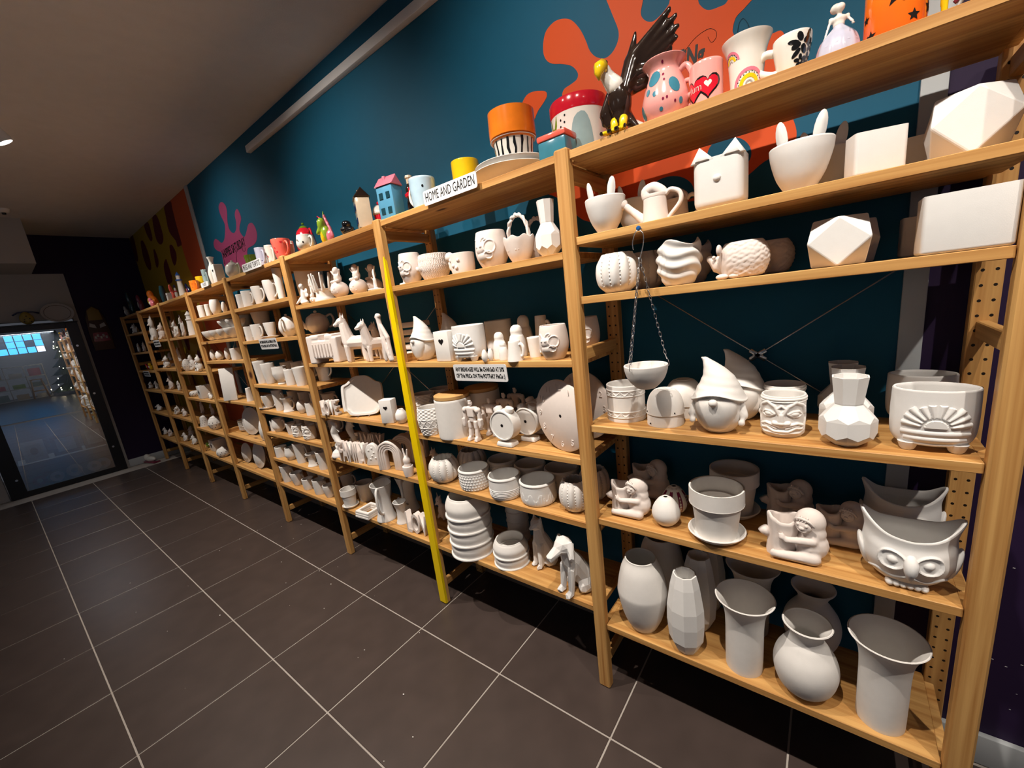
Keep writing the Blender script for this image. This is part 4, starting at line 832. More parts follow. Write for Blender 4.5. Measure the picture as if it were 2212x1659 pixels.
def robot(D, H):
    s = H; b = [(rbox(.20 * s, .13 * s, .22 * s, .01 * s), T(z=.58 * s)), (rbox(.30 * s, .12 * s, .08 * s, .01 * s), T(z=.74 * s)), (rbox(.14 * s, .10 * s, .14 * s, .01 * s), T(z=.46 * s)), (ball(0, -.01 * s, .90 * s, .055 * s, .055 * s, .062 * s), None), (rbox(.09 * s, .05 * s, .03 * s, .004 * s), T(y=-.03 * s, z=.95 * s))]
    for k in (-1, 1):
        b += [(rbox(.09 * s, .10 * s, .18 * s, .01 * s), T(k * .09 * s, 0, .30 * s)), (rbox(.10 * s, .12 * s, .20 * s, .012 * s, taper=.75), T(k * .10 * s, 0, .10 * s)), (rbox(.11 * s, .20 * s, .10 * s, .012 * s, taper=.7), T(k * .11 * s, -.03 * s, 0)), (ball(k * .20 * s, 0, .74 * s, .075 * s), None), (rbox(.08 * s, .09 * s, .16 * s, .008 * s), T(k * .23 * s, 0, .54 * s)), (rbox(.10 * s, .11 * s, .16 * s, .01 * s), T(k * .25 * s, -.01 * s, .38 * s)), (ball(k * .25 * s, -.02 * s, .36 * s, .05 * s), None)]
    return [P('figure', sculpt(b, .0026, 1), BIS3)]
def alarm_clock(D, H):
    r = D * .46; ring = lathe([(0, -D * .19), (r * .93, -D * .19), (r, -D * .17), (r, D * .15), (r * .97, D * .19), (r * .90, D * .19), (r * .88, D * .165), (.006, D * .165), (.006, D * .14), (0, D * .14)], 48); ring.transform(T(z=H * .52, rx=PI / 2))
    bl = [lathe([(0, 0), (.017, 0), (.018, .006), (.015, .014), (0, .018)], 18) for _ in (0, 1)]
    return [P('case', ring, BIS), P('dial', lathe([(.0065, 0), (r * .86, 0), (r * .86, -.004), (.0065, -.004)], 40), BIS, None, (0, -D * .17, H * .52), (PI / 2, 0, 0)), P('spindle_hole', lathe([(0, .0), (.006, .0)], 12), HOLE, None, (0, -D * .168, H * .52), (PI / 2, 0, 0)), P('base', rbox(D * .62, D * .40, H * .12, .006, taper=.86), BIS)] + [P('bell', bl[i], BIS, None, ((-1, 1)[i] * D * .20, 0, H * .52 + r * .90), (0, (-1, 1)[i] * .35, 0)) for i in (0, 1)]
def clock_disc(D, H):
    r = H / 2; d = lathe([(.006, -.006), (r * .97, -.006), (r, -.002), (r, .004), (r * .98, .006), (.006, .006), (.006, -.006)], 64); d.transform(T(rx=PI / 2))
    parts = [P('dial', d, BIS3, None, (0, 0, r)), P('spindle_hole', lathe([(0, 0), (.0065, 0)], 12), HOLE, None, (0, -.0055, r), (PI / 2, 0, 0))]
    for k in range(1, 13):
        a = PI / 2 - k * PI / 6; tm = text_mesh(str(k), r * .24, .0012); parts.append(P('numeral', tm, BIS3, None, (r * .80 * math.cos(a), -.0068, r + r * .80 * math.sin(a))))
    return parts
def woven_pot(D, H):
    def hf(S, Z, R):
        h = np.zeros_like(S); z = Z / H; u = S / .012
        wv = .0018 * np.sin(u * PI + (np.floor(z * 16) % 2) * PI) * np.abs(np.sin(z * 16 * PI)); h = np.where((z > .62) | (z < .28), wv + .001, h)
        t = ((S / .03) % 1.0) * 2 - 1; zz = (z - .45) / .14; h = np.where((z > .29) & (z < .61), np.maximum(.002 * bump(np.abs(np.abs(t) - np.abs(zz)), .14), .0016 * bump(np.abs(t), .08)), h)
        for c in (.61, .29): h = np.maximum(h, .0025 * bump(np.abs(z - c), .018))
        return h
    return [P('body', relief_lathe([(.76 * D / 2, 0), (.82 * D / 2, .03 * H), (.97 * D / 2, .4 * H), (D / 2, .6 * H), (.92 * D / 2, H)], hf, .004, 200, 90), BIS)]
def dotted_pot(D, H, style='dots'):
    if style == 'bands': hf = lambda S, Z, R: .0016 * bump(np.abs(((Z / H - .2) * 14) % 1 - .5), .3) * ((Z / H > .15) & (Z / H < .50)) + .0025 * bump(np.abs(Z / H - .94), .05)
    elif style == 'drip': hf = lambda S, Z, R: .002 * np.abs(np.sin(S * 330)) * (Z / H < .42 + .16 * np.sin(S * 160)) * (Z / H > .05) + .0025 * bump(np.abs(Z / H - .94), .05)
    else: hf = lambda S, Z, R: .0032 * bump(np.hypot(((S / .0125 + .5 * (np.floor(Z / .0125) % 2)) % 1 - .5), ((Z / .0125) % 1 - .5)), .28) * (Z / H < .78) * (Z / H > .08) + .0025 * bump(np.abs(Z / H - .94), .05)
    return [P('body', relief_lathe([(.84 * D / 2, 0), (.93 * D / 2, .04 * H), (.985 * D / 2, .3 * H), (.975 * D / 2, H)], hf, .0045, 170, 66), BIS2)]
def poly_dog(D, H):
    s = H; b = [cap((0, .02 * s, .50 * s), (0, .18 * s, .22 * s), .15 * s, .17 * s), cap((0, -.02 * s, .52 * s), (0, -.06 * s, .76 * s), .12 * s, .10 * s), ball(0, -.10 * s, .80 * s, .13 * s, .14 * s, .13 * s), cap((0, -.18 * s, .77 * s), (0, -.34 * s, .70 * s), .085 * s, .065 * s)]
    for k in (-1, 1): b += [cap((k * .085 * s, -.06 * s, .42 * s), (k * .09 * s, -.10 * s, .06 * s), .06 * s, .045 * s), ball(k * .09 * s, -.14 * s, .04 * s, .055 * s, .08 * s, .045 * s), cap((k * .14 * s, -.06 * s, .86 * s), (k * .17 * s, -.10 * s, .66 * s), .035 * s, .05 * s), ball(k * .15 * s, .14 * s, .10 * s, .09 * s, .15 * s, .11 * s)]
    b.append(cap((-.08 * s, .22 * s, .06 * s), (-.26 * s, .12 * s, .04 * s), .04 * s, .025 * s)); return [P('figure', sculpt(b, .006, 0, flat_ratio=.055), BIS2)]
def poly_cat(D, H):
    s = H; b = [cap((0, .0 * s, .55 * s), (0, .12 * s, .20 * s), .13 * s, .18 * s), cap((0, -.02 * s, .5 * s), (0, -.02 * s, .75 * s), .12 * s, .09 * s), ball(0, -.05 * s, .83 * s, .12 * s, .11 * s, .10 * s), cap((0, -.12 * s, .80 * s), (0, -.17 * s, .785 * s), .055 * s, .04 * s)]
    for k in (-1, 1): b += [cap((k * .07 * s, -.06 * s, .45 * s), (k * .075 * s, -.10 * s, .05 * s), .065 * s, .045 * s), ball(k * .075 * s, -.13 * s, .035 * s, .05 * s, .07 * s, .04 * s), tube([(k * .075 * s, -.03 * s, .86 * s), (k * .10 * s, -.02 * s, 1.0 * s)], [.055 * s, .006 * s], 5), ball(k * .13 * s, .1 * s, .1 * s, .08 * s, .14 * s, .11 * s)]
    return [P('figure', sculpt(b, .0055, 0, flat_ratio=.06), BIS2)]
def poly_llama(D, H, fox=False):
    s = H; b = [cap((-.0 * s, .02 * s, .38 * s), (.0, .28 * s, .37 * s), .14 * s, .14 * s), cap((0, 0, .42 * s), (0, -.05 * s, .76 * s), .13 * s, .085 * s), ball(0, -.08 * s, .81 * s, .085 * s, .10 * s, .075 * s), cap((0, -.14 * s, .78 * s), (0, -.21 * s, .75 * s), .055 * s, .042 * s)]
    for k in (-1, 1):
        b += [tube([(k * .045 * s, -.05 * s, .86 * s), (k * .06 * s, -.04 * s, 1.0 * s)], [.032 * s, .004 * s], 5)]
        for yy in (-.03, .30): b.append(cap((k * .07 * s, yy * s, .32 * s), (k * .075 * s, yy * s, .03 * s), .06 * s, .045 * s))
    return [P('figure', sculpt(b, .0048, 0, flat_ratio=.08), BIS3)]
def word_block(D, H, txt, dep=.03, m=None):
    me = text_mesh(txt, H * 1.05, dep / 2, 1.0, .0015, 'CENTER'); xs = [v.co.x for v in me.vertices]; zs = [v.co.z for v in me.vertices]
    sx = D / (max(xs) - min(xs)); sz = H / (max(zs) - min(zs)); me.transform(Matrix.Diagonal((sx, 1, sz, 1)) @ Matrix.Translation((-(max(xs) + min(xs)) / 2, 0, -min(zs))))
    return [P('letters', me, m or BIS3)]
def rainbow_arch(D, H):
    R = D / 2; parts = []
    for k in range(4):
        ro, ri = R * (1 - k * .17), R * (1 - (k + 1) * .17) + .0006; hz = H - R
        a = [(ro * math.cos(t), hz + ro * math.sin(t)) for t in np.linspace(0, PI, 20)]; i = [(ri * math.cos(t), hz + ri * math.sin(t)) for t in np.linspace(PI, 0, 20)]
        parts.append(P('arch_band', prism([(ro, 0)] + a + [(-ro, 0), (-ri, 0)] + i + [(ri, 0)], D * .30 - k * .004, .003, 2), BIS3))
    return parts
def seahorse(D, H):
    sp = spl([(-.05, .92), (.02, .97), (.12, .90), (.06, .78), (.0, .66), (.08, .5), (.16, .40), (.12, .27), (.0, .24), (-.05, .32), (.02, .36)], 4)
    b = [tube([(x * H, 0, z * H) for x, z in sp], [H * r for r in np.interp(np.linspace(0, 1, len(sp)), [0, .15, .35, .55, 1], [.04, .07, .10, .085, .025])], 10), cap((.10 * H, 0, .88 * H), (.27 * H, 0, .74 * H), .035 * H, .02 * H), lathe([(0, 0), (.20 * H, 0), (.20 * H, .05 * H), (.15 * H, .14 * H), (.08 * H, .2 * H), (0, .22 * H)], 16)]
    b += [ball(-.10 * H + .02 * H * math.sin(k), 0, (.86 - .055 * k) * H, .022 * H) for k in range(9)]
    return [P('figure', sculpt(b, .0032, 1), BIS)]
def bunny_pot(D, H):
    b = sculpt([ball(0, 0, H * .52, D * .32, D * .28, H * .16), ball(0, 0, H * .36, D * .3, D * .28, H * .12)] + [cap((k * D * .12, 0, H * .62), (k * D * .26, 0, H * .92), D * .10, D * .07) for k in (-1, 1)], .0032, 2)
    return [P('bunny', b, BIS3), P('pot', lathe([(0, 0), (D * .34, 0), (D * .44, H * .28), (D * .42, H * .34), (0, H * .34)], 28), BIS3)]
def plaque(D, H):
    pts = spl([(0, 0), (D * .30, H * .02), (D * .42, H * .14), (D * .5, H * .17), (D * .5, H * .70), (D * .44, H * .80), (D * .36, H * .83), (D * .18, H * .97), (0, H), (-D * .18, H * .97), (-D * .36, H * .83), (-D * .44, H * .80), (-D * .5, H * .70), (-D * .5, H * .17), (-D * .42, H * .14), (-D * .30, H * .02), (0, 0)], 4)[:-1]
    c = (0, H * .5); inn = [((x - c[0]) * .88, (z - c[1]) * .90 + c[1]) for x, z in pts]
    rim = bmesh.new(); o = [[rim.verts.new((x, y, z)) for x, z in pts] for y in (-.012, .006)]; i = [[rim.verts.new((x, y, z)) for x, z in inn] for y in (-.012, -.004)]; n = len(pts)
    for j in range(n):
        k = (j + 1) % n
        for a, b in ((o[0], o[1]), (i[0], o[0]), (i[1], i[0])): rim.faces.new((a[j], a[k], b[k], b[j]))
    rim.faces.new(i[1]); rim.faces.new(o[1]); me = bm_mesh(rim, 'plaque', True, 30)
    st = join(tube([(-.03, -.03, .004), (-.03, .05, .004), (-.02, .05, H * .5)], .0018, 6), tube([(.03, -.03, .004), (.03, .05, .004), (.02, .05, H * .5)], .0018, 6))
    return [P('platter', me, BIS, None, (0, 0, .006), (-.16, 0, 0)), P('wire_stand', st, METAL)]
def stand_plate(D, H, dep=.012, oval=True):
    r = H / 2; me = lathe([(0, .004), (.55, .004), (.60, .002), (.66, -.004), (1, -dep), (1.0, -dep + .004), (.68, .002), (.58, .009), (0, .009)], 48); me.transform(Matrix.Diagonal((D / 2, r, 1, 1))); me.transform(T(rx=PI / 2))
    st = join(tube([(-D * .25, -.025, .003), (-D * .25, .055, .003), (-D * .15, .045, H * .55)], .0016, 6), tube([(D * .25, -.025, .003), (D * .25, .055, .003), (D * .15, .045, H * .55)], .0016, 6))
    return [P('plate', me, BIS, None, (0, 0, r + .004), (-.13, 0, 0)), P('wire_stand', st, METAL)]
def stand_panel(D, H):
    st = join(tube([(-D * .3, -.02, .003), (-D * .3, .08, .003), (-D * .2, .03, H * .6)], .0016, 6), tube([(D * .3, -.02, .003), (D * .3, .08, .003), (D * .2, .03, H * .6)], .0016, 6))
    return [P('panel', rbox(D, .010, H, .003), BIS, None, (0, 0, .003), (-.10, 0, 0)), P('wire_stand', st, METAL)]
def frame_ring(D, H):
    bm = bmesh.new(); a, b = D / 2, D * .34
    V = [[bm.verts.new((sx * q, sy * q, z)) for sx, sy in ((-1, -1), (1, -1), (1, 1), (-1, 1))] for q, z in ((a, 0), (a, H), (b, H), (b, 0))]
    for i in range(4):
        for j in range(4): k = (j + 1) % 4; n = (i + 1) % 4; bm.faces.new((V[i][j], V[i][k], V[n][k], V[n][j]))
    bmesh.ops.bevel(bm, geom=list(bm.edges), offset=.002, segments=2, affect='EDGES'); return [P('frame', bm_mesh(bm, 'fr', True, 35), BIS)]
def jug(D, H, hs=.9):
    f = rfun('jug', D, H)
    def fn(th, r, z, i):
        q = max(0, z / H - .72) / .28; c = max(0, math.cos(th - PI)); return (r * (1 + .28 * q * c ** 6), z + .02 * H * q * c ** 4)
    h = handle_me(f, H, D * .34, .24, .94, .007); return [P('body', pot('jug', D, H, .004, 48, fn), BIS2), P('handle', h, BIS2)]
def fairy(D, H):
    b = sculpt([ball(0, 0, H * .10, D * .40, D * .30, H * .10), cap((0, 0, H * .2), (-.02 * H, 0, H * .55), D * .22, D * .17), ball(-.05 * H, 0, H * .82, D * .20, D * .19, H * .12), cap((-.04 * H, 0, H * .62), (-.05 * H, 0, H * .72), D * .1, D * .1), cap((-.1 * H, -.01, H * .3), (-.22 * H, -.03, H * .08), D * .12, D * .08), ball(D * .26, .01, H * .60, D * .22, D * .06, H * .12), ball(D * .32, .01, H * .40, D * .20, D * .06, H * .09)], .0034, 2)
    return [P('figure', b, BIS)]
def crown(D, H):
    b = lathe(shell([(D * .47, 0), (D * .5, H * .04), (D * .47, H * .12), (D * .42, H * .14), (D * .40, H * .36), (D * .45, H * .42)], .004, 3), 40); sp = []
    for k in range(8):
        a = 2 * PI * k / 8 + .2; sp += [cap((D * .43 * math.cos(a), D * .43 * math.sin(a), H * .38), (D * .55 * math.cos(a), D * .55 * math.sin(a), H * .93), .008, .0045)]
    return [P('band', b, BIS), P('points', join(*sp), BIS)]
def baby_ball(D, H):
    b = ball(0, 0, D * .46, D * .5, D * .5, D * .46, 24); dm = [ball(D * .47 * math.cos(a) * math.cos(e), D * .47 * math.sin(a) * math.cos(e), D * .46 + D * .43 * math.sin(e), .0045, seg=6) for a, e in ((-1.2, .1), (-1.8, -.3), (-2.3, .3), (-.9, -.4), (-1.5, .5), (-1.6, -.1))]
    c = D * .86; k = (H - c); fg = sculpt([ball(0, 0, c + k * .30, D * .24, D * .22, k * .36), ball(0, -.003, c + k * .78, D * .20, D * .19, k * .26)] + [cap((s * D * .18, 0, c + k * .42), (s * D * .42, -.006, c + k * .80), D * .07, D * .055) for s in (-1, 1)] + [ball(s * D * .24, -D * .2, c + k * .06, D * .12, D * .16, k * .12) for s in (-1, 1)], .0032, 2)
    return [P('ball', join(b, *dm), BIS3), P('baby', fg, BIS3)]
def ring_hand(D, H):
    b = [lathe([(0, 0), (D * .48, 0), (D * .5, .006), (D * .4, .009), (0, .008)], 24), cap((D * .1, 0, .0), (D * .12, 0, H * .45), D * .14, D * .12)] + [cap((D * .12 + k * D * .05, 0, H * .42), (D * .08 + k * D * .10, 0, H * (.92 - .08 * abs(k - .5))), D * .05, D * .03) for k in (-1, 0, 1)] + [cap((D * .05, 0, H * .40), (-D * .20, 0, H * .55), D * .05, D * .03)]
    return [P('figure', sculpt(b, .003, 1), BIS)]
def castle_rack(D, H):
    b = [(rbox(D, D * .42, H * .62, .006), T(z=H * .16)), (rbox(D * .22, D * .42, H * .95, .006), T(x=-D * .39)), (rbox(D * .22, D * .42, H * .86, .006), T(x=D * .39)), (rbox(D * .3, D * .42, H * .18, .008), T(x=-D * .22, z=H * .80)), (rbox(D * .26, D * .42, H * .2, .008), T(x=D * .26, z=H * .76))]
    rl = [tube([(-D * .3 + k * D * .1, -D * .215, H * .25), (-D * .3 + k * D * .1, -D * .225, H * .45), (-D * .3 + k * D * .1, -D * .215, H * .66)], .004, 6) for k in range(7)]
    return [P('body', join(sculpt(b, .004, 1), *rl), BIS3)]
def giraffe_fret(D, H):
    b = [cap((-D * .2, 0, H * .96), (-D * .05, 0, H * .5), D * .12, D * .12), cap((-D * .3, 0, H * .93), (-D * .1, 0, H * .95), D * .1, D * .12), cap((-D * .05, 0, H * .5), (D * .25, 0, H * .05), D * .14, D * .1), cap((-D * .05, 0, H * .5), (-D * .1, 0, H * .05), D * .13, D * .1), cap((-D * .05, 0, H * .75), (D * .3, 0, H * .5), D * .1, D * .12), cap((D * .3, 0, H * .5), (D * .42, 0, H * .05), D * .1, D * .08)]
    return [P('figure', sculpt(b, .004, 1), BIS3)]
def globe_plaque(D, H):
    b = prism([(D * .46 * math.cos(a), H * .58 + H * .42 * math.sin(a)) for a in np.linspace(-.6, PI + .6, 26)] + [(-D * .5, H * .1), (-D * .5, 0), (D * .5, 0), (D * .5, H * .1)], D * .35, .004, 2)
    rl = [ball(rx * D, -D * .18, rz * H, .006, .003, .005, 8) for rx, rz in ((-.2, .7), (.15, .6), (0, .45), (-.15, .3), (.22, .35), (.05, .8))]
    return [P('body', join(b, *rl), BIS)]
def disc_stack(D, H, n=5):
    return [P('slat', rbox(D, D * .8, H / n * .72, .004), BIS3, None, (0, 0, k * H / n)) for k in range(n)]
def bowl_fn(D, H, m=None): return [P('bowl', pot('bowl', D, H, .004), m or BIS)]
def critter(D, H, seed=1, dots=0, m=None):
    r = random.Random(seed); M_ = m or (BIS if seed % 3 else BIS3); w = D
    tall = H > D * 1.15; hx = r.choice((-1, 1)) * w * r.uniform(.10, .26); hz = H * r.uniform(.60, .70)
    p = [ball(0, 0, H * .30, w * .36, w * .27, H * .31), ball(-hx * .4, 0, H * .22, w * .30, w * .24, H * .22), ball(hx, -w * .05, hz, w * .21, w * .19, H * .18), cap((hx * .4, 0, H * .4), (hx, -w * .03, hz), w * .16, w * .13)]
    p.append(cap((hx, -w * .12, hz - .02 * H), (hx * 1.25, -w * .30, hz - .08 * H), w * .09, w * .055))
    for k in (-1, 1):
        p.append(tube([(hx + k * w * .10, 0, hz + H * .12), (hx + k * w * r.uniform(.11, .2), 0, hz + H * r.uniform(.24, .36))], [w * .06, w * .02], 6)); p.append(cap((k * w * .22, -w * .16, H * .16), (k * w * .24, -w * .24, .012), w * .085, w * .07))
        if r.random() < .4: p.append(ball(k * w * .36, w * .06, H * .45, w * .16, w * .05, H * .2))
    sx = -1 if hx > 0 else 1; p.append(tube(spl([(sx * w * .26, 0, H * .2), (sx * w * .44, 0, H * .22), (sx * w * .5, 0, H * .42), (sx * w * .40, 0, H * .52)], 3), [w * .08, w * .07, w * .065, w * .06, w * .055, w * .05, w * .045, w * .04, w * .035, w * .03][:10], 7))
    if r.random() < .35: p.append(tube([(hx, -w * .1, hz + H * .14), (hx * 1.3, -w * .16, hz + H * .34)], [w * .04, w * .006], 6))
    out = [P('figure', sculpt(p, max(.0036, D * .03), 1), M_), P('eyes', join(*[ball(hx + k * w * .085, -w * .21, hz + .03 * H, w * .022, seg=6) for k in (-1, 1)]), HOLE)]
    if dots: out.append(P('cutouts', join(*[ball(w * .34 * math.cos(a), -abs(w * .26 * math.sin(a)) - .001, H * z, w * .030, w * .02, w * .034, 6) for a, z in [(r.uniform(.6, 2.5), r.uniform(.15, .48)) for _ in range(dots)]]), HOLE))
    return out
def dot_lantern(D, H, seed=0, kind='pumpkin', cap_=True):
    f = rfun(kind, D, H * .85); o = outer(kind, D, H * .85); b = lathe([(0, 0)] + o + [(0, o[-1][1])], 32); rg = random.Random(seed); parts = [P('body', b, BIS)]
    hs = [patch(f, -1.2 + 2.4 * (k % 5) / 4 + .2 * (k // 5), H * .85 * (.2 + .22 * (k // 5)), ell(D * .032, D * .04, 8), .0008, 1) for k in range(15)]
    parts.append(P('cutouts', join(*hs), HOLE))
    if cap_: parts.append(P('top', sculpt([ball(0, 0, H * .86, D * .3, D * .3, H * .10), cap((-D * .1, 0, H * .9), (D * .12, 0, H * .97), D * .1, D * .06)], .004, 1), BIS))
    return parts
def box_lantern(D, H): return [P('body', hollow_box(D, D, H, .003, D * .12, 2), BIS), P('star_cutout', prism([(x, z + H * .5) for x, z in star(D * .25)], .001), HOLE, None, (0, -D / 2 - .0004, 0))]
def lighthouse(D, H): return [P('tower', lathe([(0, 0), (D * .46, 0), (D * .30, H * .62), (D * .30, H * .64), (0, H * .64)], 24), G['white']), P('collar', lathe([(D * .2, 0), (D * .42, 0), (D * .42, H * .05), (D * .2, H * .05)], 24), G['blue'], None, (0, 0, H * .62)), P('lamp_room', lathe([(0, 0), (D * .26, 0), (D * .26, H * .16), (0, H * .16)], 20), G['white'], None, (0, 0, H * .67)), P('roof', lathe([(0, H * .14), (.002, H * .14), (D * .32, .0), (0, 0)], 20), G['blue'], None, (0, 0, H * .83)), P('windows', join(*[ball(0, -D * (.43 - .10 * k), H * (.16 + .18 * k), D * .05, D * .03, D * .07, 8) for k in range(3)]), G['black'])]
def snowman(D, H): return [P('body', sculpt([ball(0, 0, H * .28, D * .42, D * .4, H * .28), ball(0, 0, H * .64, D * .30, D * .28, H * .20)], .004, 2), G['white']), P('scarf', lathe([(D * .2, 0), (D * .34, H * .02), (D * .34, H * .08), (D * .2, H * .10)], 20), G['red'], None, (0, 0, H * .46)), P('hat', lathe([(0, 0), (D * .34, 0), (D * .34, H * .03), (D * .22, H * .04), (D * .22, H * .2), (0, H * .2)], 20), G['navy'], None, (0, 0, H * .78))]
def blobby(D, H, m, seed=0, m2=None):
    r = random.Random(seed); b = sculpt([ball(0, 0, H * .35, D * .40, D * .34, H * .35), ball(D * r.uniform(-.2, .2), -.01, H * .72, D * .26, D * .24, H * .24), cap((-D * .3, 0, H * .3), (-D * .46, 0, H * .5), D * .1, D * .06), cap((D * .3, 0, H * .3), (D * .46, 0, H * .45), D * .1, D * .06)], max(.004, D * .035), 2)
    return [P('figure', b, m), P('detail', ball(0, -D * .26, H * .40, D * .2, D * .14, H * .18), m2 or G['white'])]
def painted_mug(D, H, m, dm, kind='mug', seed=0, ha=0.0, n=8, shape='dot', mh=None):
    parts = mug(D, H, kind, .004, m, mh, ha=ha); f = rfun(kind, D, H); r = random.Random(seed)
    for k in range(n):
        th, z = -1.2 + 2.4 * r.random(), H * r.uniform(.15, .85); s = r.uniform(.5, 1) * D * .07
        parts.append(P('painted_' + shape, patch(f, th, z, heart(s * 1.2, 14) if shape == 'heart' else ell(s * .8, s, 9), .0007, 2), dm))
    return parts
def sunset_mat():
    m = bpy.data.materials.new('sunset_glaze'); m.use_nodes = True; nt = m.node_tree; b = nt.nodes['Principled BSDF']; tc = nt.nodes.new('ShaderNodeTexCoord'); sx = nt.nodes.new('ShaderNodeSeparateXYZ'); no = nt.nodes.new('ShaderNodeTexNoise'); no.inputs['Scale'].default_value = 14
    nt.links.new(tc.outputs['Object'], sx.inputs[0]); nt.links.new(tc.outputs['Object'], no.inputs['Vector']); ma = nt.nodes.new('ShaderNodeMath'); ma.operation = 'MULTIPLY_ADD'; ma.inputs[1].default_value = .06; nt.links.new(no.outputs['Fac'], ma.inputs[0]); nt.links.new(sx.outputs[2], ma.inputs[2])
    r = nt.nodes.new('ShaderNodeValToRGB'); e = r.color_ramp.elements; e[0].position = .03; e[0].color = (.80, .09, .01, 1); e[1].position = .17; e[1].color = (.85, .48, .015, 1); x = e.new(.10); x.color = (.90, .20, .012, 1); nt.links.new(ma.outputs[0], r.inputs['Fac']); nt.links.new(r.outputs['Color'], b.inputs['Base Color']); b.inputs['Roughness'].default_value = .15; b.inputs['Coat Weight'].default_value = .6; return m
SUNSET = sunset_mat()
def striped_vase(D, H):
    f = rfun('egg', D, H); parts = [P('body', pot('egg', D, H, .004), G['white'])]
    for k in range(8):
        th = 2 * PI * k / 8; vs = []; zs = np.linspace(.03, .97, 10)
        for z in zs:
            r = f(z * H) + .0006
            for s in (-.17, .17): a = th + s; vs.append((r * math.cos(a), r * math.sin(a), z * H))
        parts.append(P('painted_stripe', mesh('s', vs, [(2 * i, 2 * i + 1, 2 * i + 3, 2 * i + 2) for i in range(9)]), G['maroon']))
    return parts
def parrot(D, H): return [P('body', sculpt([cap((-D * .3, 0, H * .2), (-D * .34, 0, H * .9), D * .12, D * .14), cap((-D * .32, 0, H * .1), (-D * .12, 0, H * .1), D * .11, D * .1)], .004, 2), G['yellow']), P('wing', sculpt([cap((-D * .05, -.005, H * .15), (D * .42, -.005, H * .6), D * .09, D * .06)], .004, 1), G['grey']), P('tail', sculpt([cap((D * .0, .005, H * .35), (D * .4, .005, H * .9), D * .10, D * .08)], .004, 1), G['maroon']), P('crest', ball(-D * .1, .01, H * .75, D * .2, D * .1, H * .25), G['navy'])]

# ------------------------------------------------------------------ placing
USED = {}
def put(fn, key, x, y, z, rz, name, label, cat, group=None, **kw):
    ck = (fn.__name__, key, tuple(sorted((k, str(v)) for k, v in kw.items())))
    if ck not in CACHE: CACHE[ck] = fn(*key, **kw)
    parts = CACHE[ck]
    if len(parts) == 1:
        n, me, m, lb, loc, rot = parts[0]; o = link(name, me, m, None, (x, y, z), (0, 0, rz))
    else:
        o = empty(name, (x, y, z), rz)
        for n, me, m, lb, loc, rot in parts:
            c = link(n, me, m, o, loc, rot)
            if lb: c['label'] = lb
    tag(o, label, cat, group)
    if label in USED and USED[label] != group: print('DUPLABEL', label)
    USED[label] = group
    return o
def white_lighthouse(D, H):
    t = lathe([(0, 0), (D * .46, 0), (D * .32, H * .62), (D * .40, H * .64), (D * .40, H * .69), (D * .26, H * .70), (D * .26, H * .84), (D * .34, H * .85), (.002, H), (0, H)], 24)
    return [P('body', t, BIS), P('cutouts', join(*[ball(-.0, -D * (.44 - .09 * k), H * (.12 + .16 * k), D * .05, D * .03, D * .06, 6) for k in range(4)]), HOLE)]

def I(fn, key, x, y, z, rz, name, label, cat, group=None, **kw): return put(fn, key, x, y, z, rz, name, label, cat, group, **kw)
I(vessel, (0.1599, 0.2592), -0.7200, 0.0748, 0.2686, 0.000, 'oval_vase', 'plain white oval vase, front left on the lowest shelf of nearest bay', 'vase', 'vases on the lowest shelf of the nearest bay', kind='ovoid')
I(vessel, (0.1574, 0.2551), -0.7061, 0.2275, 0.2686, 0.000, 'oval_vase', 'plain white oval vase standing behind the front oval vase, lowest shelf', 'vase', 'vases on the lowest shelf of the nearest bay', kind='ovoid')
I(facet_vase, (0.1083, 0.2664), -0.5755, 0.0501, 0.2686, 0.000, 'faceted_vase', 'tall white faceted vase with nine sides, front of the lowest shelf', 'vase', 'vases on the lowest shelf of the nearest bay')
I(facet_vase, (0.1064, 0.2617), -0.5644, 0.1625, 0.2686, 0.000, 'faceted_vase', 'white faceted vase in shade just behind the front faceted vase', 'vase', 'vases on the lowest shelf of the nearest bay')
I(facet_vase, (0.1064, 0.2617), -0.5577, 0.2645, 0.2686, 0.000, 'faceted_vase', 'white faceted vase farthest back beside the wall, lowest shelf', 'vase', 'vases on the lowest shelf of the nearest bay')
I(vessel, (0.1511, 0.2316), -0.4199, 0.0717, 0.2686, 0.000, 'flared_vase', 'slim white vase with flared rim, middle of the lowest shelf', 'vase', 'vases on the lowest shelf of the nearest bay', kind='flare')
I(vessel, (0.1503, 0.2304), -0.4229, 0.2350, 0.2686, 0.000, 'flared_vase', 'white flared vase in shadow behind the slim flared vase', 'vase', 'vases on the lowest shelf of the nearest bay', kind='flare')
I(vessel, (0.1464, 0.2125), -0.2755, 0.0681, 0.2686, 0.000, 'round_vase', 'round white vase with narrow neck and flared rim, front', 'vase', 'vases on the lowest shelf of the nearest bay', kind='flask')
I(vessel, (0.1432, 0.2079), -0.2688, 0.2350, 0.2686, 0.000, 'round_vase', 'round white narrow necked vase in shadow behind the front round vase', 'vase', 'vases on the lowest shelf of the nearest bay', kind='flask')
I(vessel, (0.1494, 0.2392), -0.1218, 0.0711, 0.2686, 0.000, 'flared_vase', 'largest white flared vase, right end of the lowest shelf', 'vase', 'vases on the lowest shelf of the nearest bay', kind='flare')
I(sloth, (0.1558, 0.1326), -0.7493, 0.0891, 0.6746, 0.000, 'sloth_planter', 'small white sloth hugging a tree trunk planter, left end', 'planter', 'planters on the second shelf of the nearest bay')
I(sloth, (0.1558, 0.1326), -0.7365, 0.2393, 0.6746, 0.000, 'sloth_planter', 'white sloth planter in shadow behind the left sloth planter', 'planter', 'planters on the second shelf of the nearest bay')
I(vessel, (0.0814, 0.0885), -0.6304, 0.0723, 0.6746, 0.000, 'egg_vase', 'small white egg shaped bud vase between sloth and flowerpot', 'vase', None, kind='egg')
